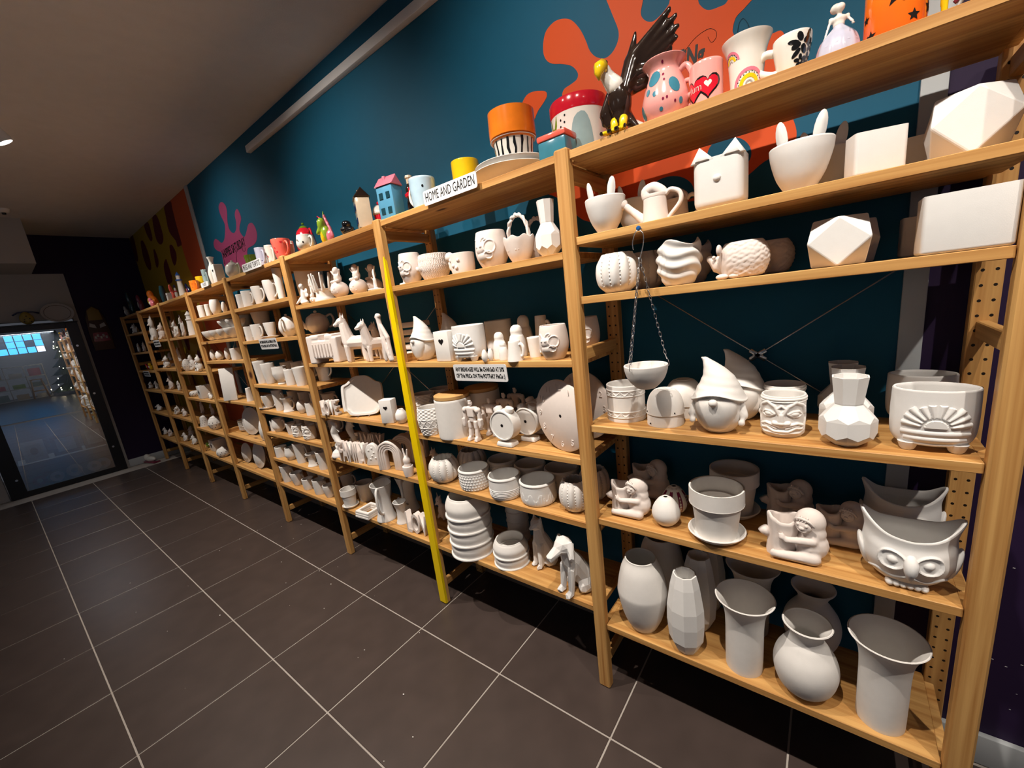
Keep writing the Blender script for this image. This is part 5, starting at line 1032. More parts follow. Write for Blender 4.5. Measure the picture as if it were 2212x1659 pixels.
I(striped_vase, (0.0814, 0.0885), -0.6293, 0.1507, 0.6746, 0.000, 'egg_vase', 'purple and white striped bud vase behind the white egg vase', 'vase', None)
I(pot_on_saucer, (0.1484, 0.1578), -0.4909, 0.0712, 0.6746, 0.000, 'flowerpot', 'white flowerpot standing in a saucer, front of second shelf', 'flowerpot', 'planters on the second shelf of the nearest bay')
I(pot_on_saucer, (0.1418, 0.1531), -0.4730, 0.2228, 0.6746, 0.000, 'flowerpot', 'white flowerpot in saucer in the shadow behind the front flowerpot', 'flowerpot', 'planters on the second shelf of the nearest bay')
I(sloth, (0.1607, 0.1342), -0.3076, 0.0683, 0.6746, 0.000, 'sloth_planter', 'large white sloth hugging a tree trunk planter beside the owl', 'planter', 'planters on the second shelf of the nearest bay')
I(sloth, (0.1325, 0.1176), -0.2199, 0.1790, 0.6746, 0.000, 'sloth_planter', 'white sloth planter directly behind the large sloth planter', 'planter', 'planters on the second shelf of the nearest bay')
I(sloth, (0.1451, 0.1249), -0.3349, 0.2530, 0.6746, 0.000, 'sloth_planter', 'white sloth planter farthest back against the wall near the owls', 'planter', 'planters on the second shelf of the nearest bay')
I(owl_bowl, (0.1646, 0.1567), -0.1048, 0.0738, 0.6746, 0.000, 'owl_planter', 'white owl planter with pointed ears, front right of second shelf', 'planter', 'planters on the second shelf of the nearest bay')
I(owl_bowl, (0.1543, 0.1499), -0.1008, 0.2503, 0.6746, 0.000, 'owl_planter', 'white owl planter in shadow behind the front owl', 'planter', 'planters on the second shelf of the nearest bay')
I(scroll_pot, (0.1143, 0.1097), -0.7553, 0.1167, 0.9896, 0.000, 'scroll_pot', 'white cylinder pot with scroll bands below the hanging bowl', 'pot', 'planters on the third shelf of the nearest bay')
I(dome_pots, (0.1044, 0.1032), -0.6290, 0.0955, 0.9896, 0.000, 'domed_pot', 'white upturned domed pot with drain holes, front', 'pot', 'planters on the third shelf of the nearest bay')
I(dome_pots, (0.1107, 0.1093), -0.6047, 0.1959, 0.9896, 0.000, 'domed_pot', 'white upturned domed pot behind the front domed pot', 'pot', 'planters on the third shelf of the nearest bay')
I(gnome, (0.1229, 0.1960), -0.4840, 0.0774, 0.9896, 0.000, 'gnome', 'white gnome with pointed hat, nose and long beard, front of shelf', 'figurine', 'planters on the third shelf of the nearest bay')
I(gnome, (0.1229, 0.1960), -0.4552, 0.2000, 0.9896, 0.000, 'gnome', 'white gnome in shadow behind the front bearded gnome', 'figurine', 'planters on the third shelf of the nearest bay')
I(tiki, (0.0947, 0.0999), -0.3433, 0.0927, 0.9896, 0.000, 'tiki_mug', 'white tiki mug with carved scowling face', 'mug', 'planters on the third shelf of the nearest bay')
I(tiki, (0.0947, 0.0999), -0.3502, 0.1950, 0.9896, 0.000, 'tiki_mug', 'white pot in shadow behind the tiki mug', 'mug', 'planters on the third shelf of the nearest bay')
I(geo_vase, (0.1024, 0.1529), -0.2215, 0.0564, 0.9896, 0.000, 'geometric_vase', 'white geometric vase with faceted belly, front of shelf', 'vase', 'planters on the third shelf of the nearest bay')
I(geo_vase, (0.1024, 0.1529), -0.2233, 0.1600, 0.9896, 0.000, 'geometric_vase', 'white geometric vase second in line behind the front one', 'vase', 'planters on the third shelf of the nearest bay')
I(geo_vase, (0.0973, 0.1453), -0.2316, 0.2620, 0.9896, 0.000, 'geometric_vase', 'white geometric vase third in line, nearest the wall', 'vase', 'planters on the third shelf of the nearest bay')
I(sun_bowl, (0.1301, 0.1259), -0.0876, 0.0803, 0.9896, 0.000, 'sunrise_planter', 'white footed oval planter with raised sunrise, front right', 'planter', 'planters on the third shelf of the nearest bay')
I(sun_bowl, (0.1210, 0.1171), -0.0866, 0.2550, 0.9896, 0.000, 'sunrise_planter', 'white footed oval planter in shadow behind the sunrise planter', 'planter', 'planters on the third shelf of the nearest bay')
I(ribbed, (0.1153, 0.1021), -0.7360, 0.0650, 1.3756, 0.000, 'ribbed_planter', 'white ribbed cactus planter left of the hanging chains', 'planter', 'planters on the fourth shelf of the nearest bay', nr=12)
I(ribbed, (0.1153, 0.1021), -0.7016, 0.1900, 1.3756, 0.000, 'ribbed_planter', 'white ribbed cactus planter in shadow behind the hanging chains', 'planter', 'planters on the fourth shelf of the nearest bay', nr=12)
I(wavy_pot, (0.1060, 0.1002), -0.5726, 0.0700, 1.3756, 0.000, 'wavy_pot', 'white wavy pot with rippled sides right of the chains', 'pot', 'planters on the fourth shelf of the nearest bay')
I(wavy_pot, (0.1060, 0.1002), -0.5775, 0.2000, 1.3756, 0.000, 'wavy_pot', 'white wavy pot in shadow behind the front wavy pot', 'pot', 'planters on the fourth shelf of the nearest bay')
I(hedgehog, (0.1248, 0.0881), -0.4284, 0.0750, 1.3756, 0.000, 'hedgehog_planter', 'white hedgehog planter with spiny coat facing left', 'planter', 'planters on the fourth shelf of the nearest bay')
I(hedgehog, (0.1248, 0.0881), -0.3913, 0.2150, 1.3756, 0.000, 'hedgehog_planter', 'white hedgehog planter in deep shadow behind the front hedgehog', 'planter', 'planters on the fourth shelf of the nearest bay')
I(geo_planter, (0.1035, 0.0953), -0.2542, 0.0700, 1.3756, 0.000, 'geometric_planter', 'small white planter of diamond facets on the fourth shelf', 'planter', 'planters on the fourth shelf of the nearest bay', dep=0.85)
I(geo_planter, (0.1035, 0.0953), -0.2338, 0.2250, 1.3756, 0.000, 'geometric_planter', 'white diamond faceted planter in shadow behind the small one', 'planter', 'planters on the fourth shelf of the nearest bay', dep=0.85)
I(box_planter, (0.1150, 0.1003), -0.0800, 0.0550, 1.3756, 0.000, 'box_planter', 'large plain white square planter box at right end', 'planter', 'planters on the fourth shelf of the nearest bay', dep=0.72, bev=0.006)
I(box_planter, (0.0943, 0.0823), -0.0984, 0.2500, 1.3756, 0.000, 'box_planter', 'plain white square planter box in shadow behind the large one', 'planter', 'planters on the fourth shelf of the nearest bay', dep=0.72, bev=0.006)
I(bunny_bowl, (0.1068, 0.1232), -0.7551, 0.0550, 1.5366, 0.000, 'bunny_planter', 'small white bowl planter with two bunny ears, left end', 'planter', 'planters on the fifth shelf of the nearest bay')
I(bunny_bowl, (0.1068, 0.1232), -0.7208, 0.1800, 1.5366, 0.000, 'bunny_planter', 'white bunny eared bowl in shadow behind the small bunny bowl', 'planter', 'planters on the fifth shelf of the nearest bay')
I(watering_can, (0.1260, 0.0914), -0.6237, 0.0600, 1.5366, 0.000, 'watering_can', 'small white watering can with spout to the left', 'watering can', 'planters on the fifth shelf of the nearest bay')
I(watering_can, (0.1260, 0.0914), -0.6077, 0.1900, 1.5366, 0.000, 'watering_can', 'white watering can in shadow behind the front watering can', 'watering can', 'planters on the fifth shelf of the nearest bay')
I(cat_planter, (0.1043, 0.1347), -0.4753, 0.0750, 1.5366, 0.000, 'cat_planter', 'white square cat planter with ears and button nose', 'planter', 'planters on the fifth shelf of the nearest bay')
I(bunny_bowl, (0.1149, 0.1329), -0.3246, 0.0850, 1.5366, 0.000, 'bunny_planter', 'large white bowl planter with two bunny ears', 'planter', 'planters on the fifth shelf of the nearest bay')
I(bunny_bowl, (0.1149, 0.1329), -0.2917, 0.2200, 1.5366, 0.000, 'bunny_planter', 'large white bunny eared bowl behind the front large bunny bowl', 'planter', 'planters on the fifth shelf of the nearest bay')
I(box_planter, (0.0816, 0.0775), -0.2066, 0.0750, 1.5366, 0.350, 'box_planter', 'white rectangular planter box turned at an angle', 'planter', 'planters on the fifth shelf of the nearest bay', dep=0.6, bev=0.007)
I(box_planter, (0.0816, 0.0775), -0.1490, 0.2282, 1.5366, 0.000, 'box_planter', 'white rectangular planter box in shadow at the back', 'planter', 'planters on the fifth shelf of the nearest bay', dep=0.6, bev=0.007)
I(geo_planter, (0.1120, 0.1081), -0.0785, 0.1000, 1.5366, 0.000, 'geometric_planter', 'large white planter of diamond facets at right end', 'planter', 'planters on the fifth shelf of the nearest bay', dep=0.8)
I(geo_planter, (0.0896, 0.0865), -0.0849, 0.2618, 1.5366, 0.000, 'geometric_planter', 'large white diamond faceted planter in shadow behind', 'planter', 'planters on the fifth shelf of the nearest bay', dep=0.8)
I(red_planter, (0.1671, 0.1808), -0.8909, 0.2068, 1.7556, 0.000, 'planter', 'large painted planter with red rim, green panel and black dots', 'planter', None)
I(eagle, (0.1229, 0.2315), -0.7008, 0.0580, 1.7556, 0.000, 'eagle_figurine', 'glossy bald eagle figurine with one wing raised', 'figurine', None)
I(spotted_pitcher, (0.1049, 0.1230), -0.5911, 0.0620, 1.7556, 0.000, 'pitcher', 'pink pitcher with blue spots beside the eagle', 'pitcher', None)
I(mum_mug, (0.0675, 0.0865), -0.5029, 0.0700, 1.7556, 0.000, 'mug', 'pink mug with two red hearts and the word mum', 'mug', None)
I(rainbow_vase, (0.0932, 0.1035), -0.4253, 0.0780, 1.7556, 0.000, 'vase', 'white flared vase painted with two small rainbows', 'vase', None)
I(flower_cup, (0.0660, 0.0686), -0.3440, 0.0680, 1.7556, 0.000, 'cup', 'cream cup with black flowers and a looped handle', 'cup', None)
I(lady, (0.0692, 0.1016), -0.2715, 0.0750, 1.7556, 0.250, 'lady_figurine', 'porcelain lady figurine in a pale lilac gown', 'figurine', None)
I(star_lantern, (0.0861, 0.1182), -0.1916, 0.0850, 1.7556, 0.000, 'lantern', 'orange and yellow lantern pierced with stars', 'lantern', None)
I(parrot, (0.0471, 0.1000), -0.1132, 0.0900, 1.7556, 0.000, 'bird_figurine', 'yellow, grey and maroon bird figurine at the shelf end', 'figurine', None)
I(lidded_box, (0.0903, 0.0736), -0.9025, 0.0832, 1.7576, 0.000, 'trinket_box', 'small teal box with coral lid behind the post', 'box', None)
I(vessel, (0.2700, 0.0420), -1.1205, 0.1550, 1.7576, 0.000, 'platter', 'large white platter lying at the bottom of the pair', 'plate', None, kind='plate')
I(vessel, (0.2620, 0.0440), -1.1165, 0.1590, 1.7736, 0.000, 'platter', 'large white platter stacked on the lower platter', 'plate', None, kind='plate')
I(zebra_pot, (0.1517, 0.1890), -1.1039, 0.1550, 1.7827, 0.000, 'flowerpot', 'zebra striped flowerpot with bright orange rim', 'flowerpot', None)
I(vessel, (0.1044, 0.1526), -1.3652, 0.2000, 1.7576, 0.000, 'candle_pot', 'small yellow and black glazed pot behind the sign', 'pot', None, kind='planter', m=G['yellow'])
I(painted_mug, (0.0971, 0.1049), -1.4770, 0.0750, 1.7576, 0.000, 'mug', 'pale blue mug with small bee behind the sign', 'mug', None, m=G['pblue'], dm=G['black'], ha=3.14, n=2, mh=G['white'])
I(gingerbread, (0.0710, 0.1795), -1.6429, 0.1600, 1.7576, 0.000, 'gingerbread_jar', 'glossy gingerbread jar in red scarf and hat', 'jar', None)
I(house, (0.0816, 0.1583), -1.6480, 0.0550, 1.7576, 0.150, 'pottery_house', 'narrow blue pottery house with pink roof', 'figurine', None, wall=G['bluepink'], roof=G['rose'], win=G['dteal'])
I(cupcake, (0.0631, 0.1150), -1.8013, 0.1100, 1.7576, 0.000, 'cupcake_jar', 'red striped cupcake jar with cream icing and cherry', 'jar', None)
I(house, (0.0819, 0.1549), -1.8315, 0.0500, 1.7576, -0.500, 'pottery_house', 'beige pottery house with brown roof and blue windows', 'figurine', None, wall=G['beige'], roof=G['brown'], win=G['navy'])
I(ring_hand, (0.0377, 0.0814), -1.6587, 0.0600, 1.5056, 0.000, 'ring_holder', 'small white hand ring holder beside the yellow taped post', 'ring holder', 'pots on the fifth shelf under the home and garden sign')
I(bee_pot, (0.0906, 0.1113), -1.5888, 0.0500, 1.5056, 0.000, 'bee_planter', 'small white pot with smiling bee face in relief', 'planter', 'pots on the fifth shelf under the home and garden sign')
I(fur_pot, (0.1207, 0.0931), -1.4943, 0.0900, 1.5056, 0.000, 'hedgehog_planter', 'white hedgehog pot with shaggy coat between bee and turtle pots', 'planter', 'pots on the fifth shelf under the home and garden sign')
I(turtle_pot, (0.1105, 0.0801), -1.3183, 0.0650, 1.5056, 0.000, 'turtle_planter', 'white turtle pot with flower relief and raised head', 'planter', 'pots on the fifth shelf under the home and garden sign')
I(bee_pot, (0.1129, 0.1159), -1.1835, 0.0750, 1.5056, 0.000, 'bee_planter', 'large white bee planter left of the basket', 'planter', 'pots on the fifth shelf under the home and garden sign')
I(basket, (0.1024, 0.1465), -1.0670, 0.0750, 1.5056, 0.000, 'basket', 'white pottery basket with twisted arched handle', 'basket', 'pots on the fifth shelf under the home and garden sign')
I(basket, (0.1024, 0.1465), -1.0733, 0.1900, 1.5056, 0.000, 'basket', 'white pottery basket in shadow behind the front basket', 'basket', 'pots on the fifth shelf under the home and garden sign')
I(geo_vase, (0.0806, 0.1618), -0.9530, 0.0700, 1.5056, 0.000, 'geometric_vase', 'white geometric vase half hidden by the middle post', 'vase', 'pots on the fifth shelf under the home and garden sign')
I(disc_stack, (0.1040, 0.1697), -1.7995, 0.2000, 1.1926, 0.000, 'crate_planter', 'pale slatted crate planter behind the gnome', 'planter', 'pots on the fourth shelf above the breakages notice')
I(gnome, (0.1009, 0.1850), -1.6205, 0.0755, 1.1916, 0.000, 'gnome', 'small white gnome left of the heart box', 'figurine', 'pots on the fourth shelf above the breakages notice', hands=False)
I(gnome, (0.1009, 0.1850), -1.5781, 0.2000, 1.1916, 0.000, 'gnome', 'small white gnome in shadow behind the heart box', 'figurine', 'pots on the fourth shelf above the breakages notice', hands=False)
I(heart_card, (0.0802, 0.1168), -1.4488, 0.0528, 1.1916, 0.000, 'heart_box', 'white box with heart shaped cutout', 'box', 'pots on the fourth shelf above the breakages notice')
I(sun_bowl, (0.1398, 0.1290), -1.3276, 0.0521, 1.1916, 0.000, 'sunrise_planter', 'small white footed planter with raised sunrise above the notice', 'planter', 'pots on the fourth shelf above the breakages notice')
I(vessel, (0.1093, 0.1296), -1.3197, 0.2200, 1.1916, 0.000, 'planter', 'plain white pot in shadow behind the salt shakers', 'pot', 'pots on the fourth shelf above the breakages notice', kind='planter')
I(solid, (0.0231, 0.0419), -1.2219, 0.0089, 1.1916, 0.000, 'salt_shaker', 'tiny white egg shaped shaker, left one of the pair', 'shaker', 'pair of tiny shakers', kind='egg')
I(solid, (0.0214, 0.0437), -1.2062, 0.0228, 1.1916, 0.000, 'salt_shaker', 'tiny white egg shaped shaker, right one of the pair', 'shaker', 'pair of tiny shakers', kind='egg')
I(solid, (0.0507, 0.0953), -1.2031, 0.0759, 1.1916, 0.000, 'nesting_doll', 'middle sized white nesting doll', 'doll', 'white nesting dolls', kind='doll')
I(solid, (0.0639, 0.1140), -1.1516, 0.1150, 1.1916, 0.000, 'nesting_doll', 'largest white nesting doll beside the cone jugs', 'doll', 'white nesting dolls', kind='doll')
I(solid, (0.0343, 0.0653), -1.1603, 0.0413, 1.1916, 0.000, 'nesting_doll', 'smallest white nesting doll at the front', 'doll', 'white nesting dolls', kind='doll')
I(mug, (0.0567, 0.0650), -1.0981, 0.0264, 1.1916, 0.000, 'cone_jug', 'white cone shaped jug with square handle, front', 'jug', 'pots on the fourth shelf above the breakages notice', kind='cone')
I(mug, (0.0515, 0.0674), -1.0655, 0.1000, 1.1916, 0.000, 'cone_jug', 'white tapered cup behind the cone jug', 'cup', 'pots on the fourth shelf above the breakages notice', kind='tumbler')
I(solid, (0.0680, 0.1417), -1.1929, 0.2200, 1.1916, 0.000, 'domed_jar', 'white domed jar in shadow behind the nesting dolls', 'jar', 'pots on the fourth shelf above the breakages notice', kind='doll')
I(mug, (0.0592, 0.1316), -1.1189, 0.2300, 1.1916, 0.000, 'mug', 'white mug in shadow behind the bee planter', 'mug', 'pots on the fourth shelf above the breakages notice', kind='cone')
I(bee_pot, (0.0947, 0.1072), -0.9571, 0.0514, 1.1916, 0.000, 'bee_planter', 'white bee planter beside the middle post, fourth shelf', 'planter', 'pots on the fourth shelf above the breakages notice')
I(bee_pot, (0.0900, 0.1139), -0.9175, 0.2000, 1.1916, 0.000, 'bee_planter', 'white bee planter glimpsed behind the middle post', 'planter', 'pots on the fourth shelf above the breakages notice')
I(woven_pot, (0.1132, 0.1165), -1.6209, 0.0507, 0.8716, 0.000, 'woven_planter', 'white basket weave planter with zigzag band', 'planter', 'pottery on the third shelf under the breakages notice')
I(woven_pot, (0.1125, 0.1158), -1.7787, 0.1558, 0.9006, 0.000, 'woven_planter', 'white basket weave planter in shadow behind the front one', 'planter', 'pottery on the third shelf under the breakages notice')
I(woven_pot, (0.1125, 0.1158), -1.7787, 0.2642, 0.9006, 0.000, 'woven_planter', 'white basket weave planter farthest back by the wall', 'planter', 'pottery on the third shelf under the breakages notice')
I(canister, (0.1530, 0.1755), -1.4949, 0.0754, 0.8716, 0.000, 'canister', 'white canister with bamboo lid, front', 'canister', 'pottery on the third shelf under the breakages notice')
I(canister, (0.1530, 0.1755), -1.4558, 0.2177, 0.8716, 0.000, 'canister', 'white canister with bamboo lid in shadow behind the robots', 'canister', 'pottery on the third shelf under the breakages notice')
I(robot, (0.0861, 0.1683), -1.3547, 0.0368, 0.8716, 0.000, 'robot_figurine', 'white toy robot figurine at the front', 'figurine', 'white robots')
I(robot, (0.0804, 0.1604), -1.3222, 0.1099, 0.8716, 0.000, 'robot_figurine', 'white toy robot second in the line', 'figurine', 'white robots')
I(robot, (0.0816, 0.1620), -1.3085, 0.1873, 0.8716, 0.000, 'robot_figurine', 'white toy robot third in the line', 'figurine', 'white robots')
I(robot, (0.0841, 0.1653), -1.3104, 0.2672, 0.8716, 0.000, 'robot_figurine', 'white toy robot last in the line by the wall', 'figurine', 'white robots')
I(alarm_clock, (0.1239, 0.1567), -1.1905, 0.0366, 0.8716, 0.000, 'alarm_clock', 'white twin bell alarm clock at the front', 'clock', 'white alarm clocks')
I(alarm_clock, (0.1166, 0.1505), -1.1397, 0.1115, 0.8716, 0.000, 'alarm_clock', 'white twin bell alarm clock second in the row', 'clock', 'white alarm clocks')
I(alarm_clock, (0.1184, 0.1521), -1.1613, 0.1978, 0.8716, 0.000, 'alarm_clock', 'white twin bell alarm clock third in the row', 'clock', 'white alarm clocks')
I(alarm_clock, (0.1221, 0.1552), -1.1532, 0.2877, 0.8716, 0.000, 'alarm_clock', 'white twin bell alarm clock last in the row', 'clock', 'white alarm clocks')
I(clock_disc, (0.1500, 0.2481), -0.9605, 0.0600, 0.8716, -0.280, 'clock_face', 'white round clock face leaning beside the middle post', 'clock', 'blank clock faces')
I(clock_disc, (0.1500, 0.2481), -0.9475, 0.2000, 0.8716, -0.280, 'clock_face', 'white round clock face glimpsed behind the middle post', 'clock', 'blank clock faces')
I(ribbed, (0.1310, 0.1086), -1.6025, 0.0621, 0.6446, 0.000, 'ribbed_planter', 'white ribbed planter at the left end, second shelf', 'planter', 'small planters on the second shelf under the clocks', nr=12)
I(ribbed, (0.1308, 0.1084), -1.5467, 0.1850, 0.6446, 0.000, 'ribbed_planter', 'white ribbed planter in shadow behind the left ribbed planter', 'planter', 'small planters on the second shelf under the clocks', nr=12)
I(dotted_pot, (0.1308, 0.0871), -1.4285, 0.0727, 0.6446, 0.000, 'dotted_planter', 'white planter covered in raised dots', 'planter', 'small planters on the second shelf under the clocks')
I(dotted_pot, (0.1308, 0.0871), -1.3685, 0.1950, 0.6446, 0.000, 'dotted_planter', 'white dotted planter in shadow behind the dotted one', 'planter', 'small planters on the second shelf under the clocks')
I(dotted_pot, (0.1299, 0.0883), -1.2556, 0.0656, 0.6446, 0.000, 'banded_planter', 'white planter with raised bands around its middle', 'planter', 'small planters on the second shelf under the clocks', style='bands')
I(dotted_pot, (0.1299, 0.0883), -1.2205, 0.1950, 0.6446, 0.000, 'banded_planter', 'white banded planter in shadow behind the banded one', 'planter', 'small planters on the second shelf under the clocks', style='bands')
I(dotted_pot, (0.1378, 0.0858), -1.1098, 0.0845, 0.6446, 0.000, 'drip_planter', 'white planter with dripping texture at its base', 'planter', 'small planters on the second shelf under the clocks', style='drip')
I(dotted_pot, (0.1378, 0.0858), -1.0818, 0.2145, 0.6446, 0.000, 'drip_planter', 'white drip textured planter in shadow at the back', 'planter', 'small planters on the second shelf under the clocks', style='drip')
I(ribbed, (0.1107, 0.1124), -0.9501, 0.0839, 0.6446, 0.000, 'ribbed_planter', 'white ribbed planter beside the middle post, second shelf', 'planter', 'small planters on the second shelf under the clocks', nr=12)
I(ribbed, (0.1107, 0.1124), -0.9278, 0.1900, 0.6446, 0.000, 'ribbed_planter', 'white ribbed planter seen behind the middle post', 'planter', 'small planters on the second shelf under the clocks', nr=12)
I(vessel, (0.2016, 0.0750), -1.4993, 0.0698, 0.3236, 0.000, 'dog_bowl', 'white dog bowl at the bottom of the stack of four', 'bowl', 'dog bowls on the lowest shelf of the second bay', kind='dogbowl', t=0.006)
I(vessel, (0.2016, 0.0750), -1.4993, 0.0698, 0.3856, 0.000, 'dog_bowl', 'white dog bowl second up in the stack of four', 'bowl', 'dog bowls on the lowest shelf of the second bay', kind='dogbowl', t=0.006)
I(vessel, (0.2016, 0.0750), -1.4993, 0.0698, 0.4476, 0.000, 'dog_bowl', 'white dog bowl third up in the stack of four', 'bowl', 'dog bowls on the lowest shelf of the second bay', kind='dogbowl', t=0.006)
I(vessel, (0.2016, 0.0850), -1.4993, 0.0698, 0.5096, 0.000, 'dog_bowl', 'white dog bowl on top of the stack of four', 'bowl', 'dog bowls on the lowest shelf of the second bay', kind='dogbowl', t=0.006)
I(vessel, (0.1552, 0.0550), -1.2887, 0.0854, 0.3236, 0.000, 'dog_bowl', 'white dog bowl, lower one of the pair before the cat', 'bowl', 'dog bowls on the lowest shelf of the second bay', kind='dogbowl', t=0.005)
I(vessel, (0.1552, 0.0580), -1.2887, 0.0854, 0.3686, 0.000, 'dog_bowl', 'white dog bowl, upper one of the pair before the cat', 'bowl', 'dog bowls on the lowest shelf of the second bay', kind='dogbowl', t=0.005)
I(vessel, (0.1050, 0.0580), -1.3588, 0.2350, 0.3236, 0.000, 'dog_bowl', 'white dog bowl in the shaded back stack, number one from the bottom', 'bowl', 'dog bowls on the lowest shelf of the second bay', kind='dogbowl', t=0.005)
I(vessel, (0.1050, 0.0580), -1.3588, 0.2350, 0.3716, 0.000, 'dog_bowl', 'white dog bowl in the shaded back stack, number two from the bottom', 'bowl', 'dog bowls on the lowest shelf of the second bay', kind='dogbowl', t=0.005)
I(vessel, (0.1050, 0.0580), -1.3588, 0.2350, 0.4196, 0.000, 'dog_bowl', 'white dog bowl in the shaded back stack, number three from the bottom', 'bowl', 'dog bowls on the lowest shelf of the second bay', kind='dogbowl', t=0.005)
I(vessel, (0.1050, 0.0580), -1.3588, 0.2350, 0.4676, 0.000, 'dog_bowl', 'white dog bowl in the shaded back stack, number four from the bottom', 'bowl', 'dog bowls on the lowest shelf of the second bay', kind='dogbowl', t=0.005)
I(poly_cat, (0.1000, 0.2286), -1.1554, 0.1227, 0.3236, -0.350, 'cat_figurine', 'faceted white sitting cat figurine', 'figurine', 'faceted animals')
I(poly_dog, (0.1014, 0.2497), -0.9736, 0.0470, 0.3236, -0.350, 'dog_figurine', 'faceted white sitting dog figurine', 'figurine', 'faceted animals')
I(blobby, (0.0859, 0.0677), -1.9822, 0.0600, 1.7576, 0.000, 'camera_case', 'small black glazed case with wire loop', 'case', None, m=G['black'], m2=G['black'])
I(dragon, (0.1092, 0.1446), -2.1559, 0.0600, 1.7576, 0.000, 'dragon_figurine', 'green and yellow dragon figurine with pink mane', 'figurine', None)
I(teapot, (0.1478, 0.2215), -2.6435, 0.2096, 1.7576, 0.000, 'teapot', 'red strawberry teapot with green knob', 'teapot', None, m=G['red'], ml=G['green'])
I(painted_mug, (0.0888, 0.0721), -2.3499, 0.0500, 1.7576, 0.000, 'mug', 'cream mug with small brown dots in front of red teapot', 'mug', None, m=G['white'], dm=G['brown'], kind='roundmug', seed=3)
I(painted_mug, (0.0421, 0.1029), -2.6639, 0.1204, 1.7576, 0.000, 'mug', 'white mug with black marks behind the coral mug', 'mug', None, m=G['white'], dm=G['black'], seed=5)
I(painted_mug, (0.0939, 0.1027), -2.6244, 0.0550, 1.7576, 0.000, 'mug', 'coral mug with red hearts at the top shelf corner', 'mug', None, m=G['coral'], dm=G['red'], shape='heart', seed=2, kind='tapermug', n=10)
I(fairy, (0.0676, 0.1169), -2.4937, 0.0500, 1.5056, 0.000, 'fairy_figurine', 'small white winged fairy sitting at the left end', 'figurine', 'ornaments on the fifth shelf left of the yellow post')
I(baby_ball, (0.0358, 0.1222), -2.4162, 0.0600, 1.5056, 0.000, 'cherub_figurine', 'tiny white cherub sitting on a cup', 'figurine', 'ornaments on the fifth shelf left of the yellow post')
I(crown, (0.1031, 0.1487), -2.3595, 0.0950, 1.5056, 0.000, 'crown', 'white pottery crown with tall round points', 'crown', 'ornaments on the fifth shelf left of the yellow post')
I(baby_ball, (0.0845, 0.1424), -2.1555, 0.0650, 1.5056, 0.000, 'baby_figurine', 'white baby sitting on a cratered ball, left', 'figurine', 'babies on balls')
I(baby_ball, (0.0845, 0.1424), -2.0670, 0.1121, 1.5056, 0.000, 'baby_figurine', 'white baby sitting on a cratered ball, middle', 'figurine', 'babies on balls')
I(baby_ball, (0.0845, 0.1424), -2.0566, 0.1929, 1.5056, 0.000, 'baby_figurine', 'white baby on a ball in shadow at the back', 'figurine', 'babies on balls')
I(ring_hand, (0.0621, 0.1007), -1.8410, 0.0450, 1.5056, 0.000, 'ring_holder', 'white hand shaped ring holder on a dish', 'ring holder', 'ornaments on the fifth shelf left of the yellow post')
I(vessel, (0.1565, 0.2173), -2.7161, 0.2200, 1.5596, 0.000, 'jar', 'large white pot in deep shadow behind the fairy', 'pot', 'ornaments on the fifth shelf left of the yellow post', kind='planter')
I(castle_rack, (0.2099, 0.1536), -2.3362, 0.0417, 1.1926, 0.250, 'castle_rack', 'pale castle shaped letter rack', 'rack', 'animals on the fourth shelf left of the yellow post')
I(poly_llama, (0.1000, 0.2475), -2.1304, 0.0421, 1.1926, -0.900, 'llama_figurine', 'faceted white llama facing left', 'figurine', 'animals on the fourth shelf left of the yellow post')
I(poly_llama, (0.0992, 0.2122), -1.9699, 0.0421, 1.1926, -0.100, 'llama_figurine', 'faceted white llama looking forward', 'figurine', 'animals on the fourth shelf left of the yellow post')
I(poly_llama, (0.0900, 0.1925), -2.1291, 0.2000, 1.1926, 0.100, 'llama_figurine', 'faceted white llama behind, only ears showing', 'figurine', 'animals on the fourth shelf left of the yellow post')
I(giraffe_fret, (0.0898, 0.2144), -1.8015, 0.0147, 1.1926, 0.000, 'dinosaur_figurine', 'pale openwork dinosaur beside the yellow taped post', 'figurine', 'animals on the fourth shelf left of the yellow post')
I(castle_rack, (0.1220, 0.1000), -2.2655, 0.2400, 1.1926, 0.000, 'castle_rack', 'pale letter rack in shadow behind the llamas', 'rack', 'animals on the fourth shelf left of the yellow post')
I(word_block, (0.1127, 0.0853), -2.4191, 0.0232, 0.9006, 0.300, 'word_ornament', 'white pottery word love standing at an angle', 'ornament', 'gifts on the third shelf left of the yellow post', txt='LOVE', dep=0.03)
I(plaque, (0.2193, 0.2071), -2.1633, 0.0667, 0.9006, 0.550, 'platter', 'white fancy edged platter on a wire stand', 'plate', 'gifts on the third shelf left of the yellow post')
I(heart_card, (0.0642, 0.1128), -1.9001, 0.0361, 0.9006, 0.400, 'tissue_box', 'tall white box vase with slot in the top', 'vase', 'gifts on the third shelf left of the yellow post')
I(vessel, (0.0549, 0.0663), -1.8197, 0.0427, 0.9006, 0.000, 'ball_vase', 'small round white vase beside the yellow taped post', 'vase', 'gifts on the third shelf left of the yellow post', kind='ball')
I(seahorse, (0.0907, 0.2088), -2.4821, 0.0433, 0.6416, 0.000, 'seahorse_figurine', 'white seahorse figurine on a base, front', 'figurine', 'ornaments on the second shelf left of the yellow post')
I(seahorse, (0.0907, 0.2088), -2.4821, 0.1363, 0.6416, 0.000, 'seahorse_figurine', 'white seahorse in shadow second in line', 'figurine', 'ornaments on the second shelf left of the yellow post')
I(seahorse, (0.0907, 0.2088), -2.4821, 0.2237, 0.6416, 0.000, 'seahorse_figurine', 'white seahorse in shadow third in line', 'figurine', 'ornaments on the second shelf left of the yellow post')
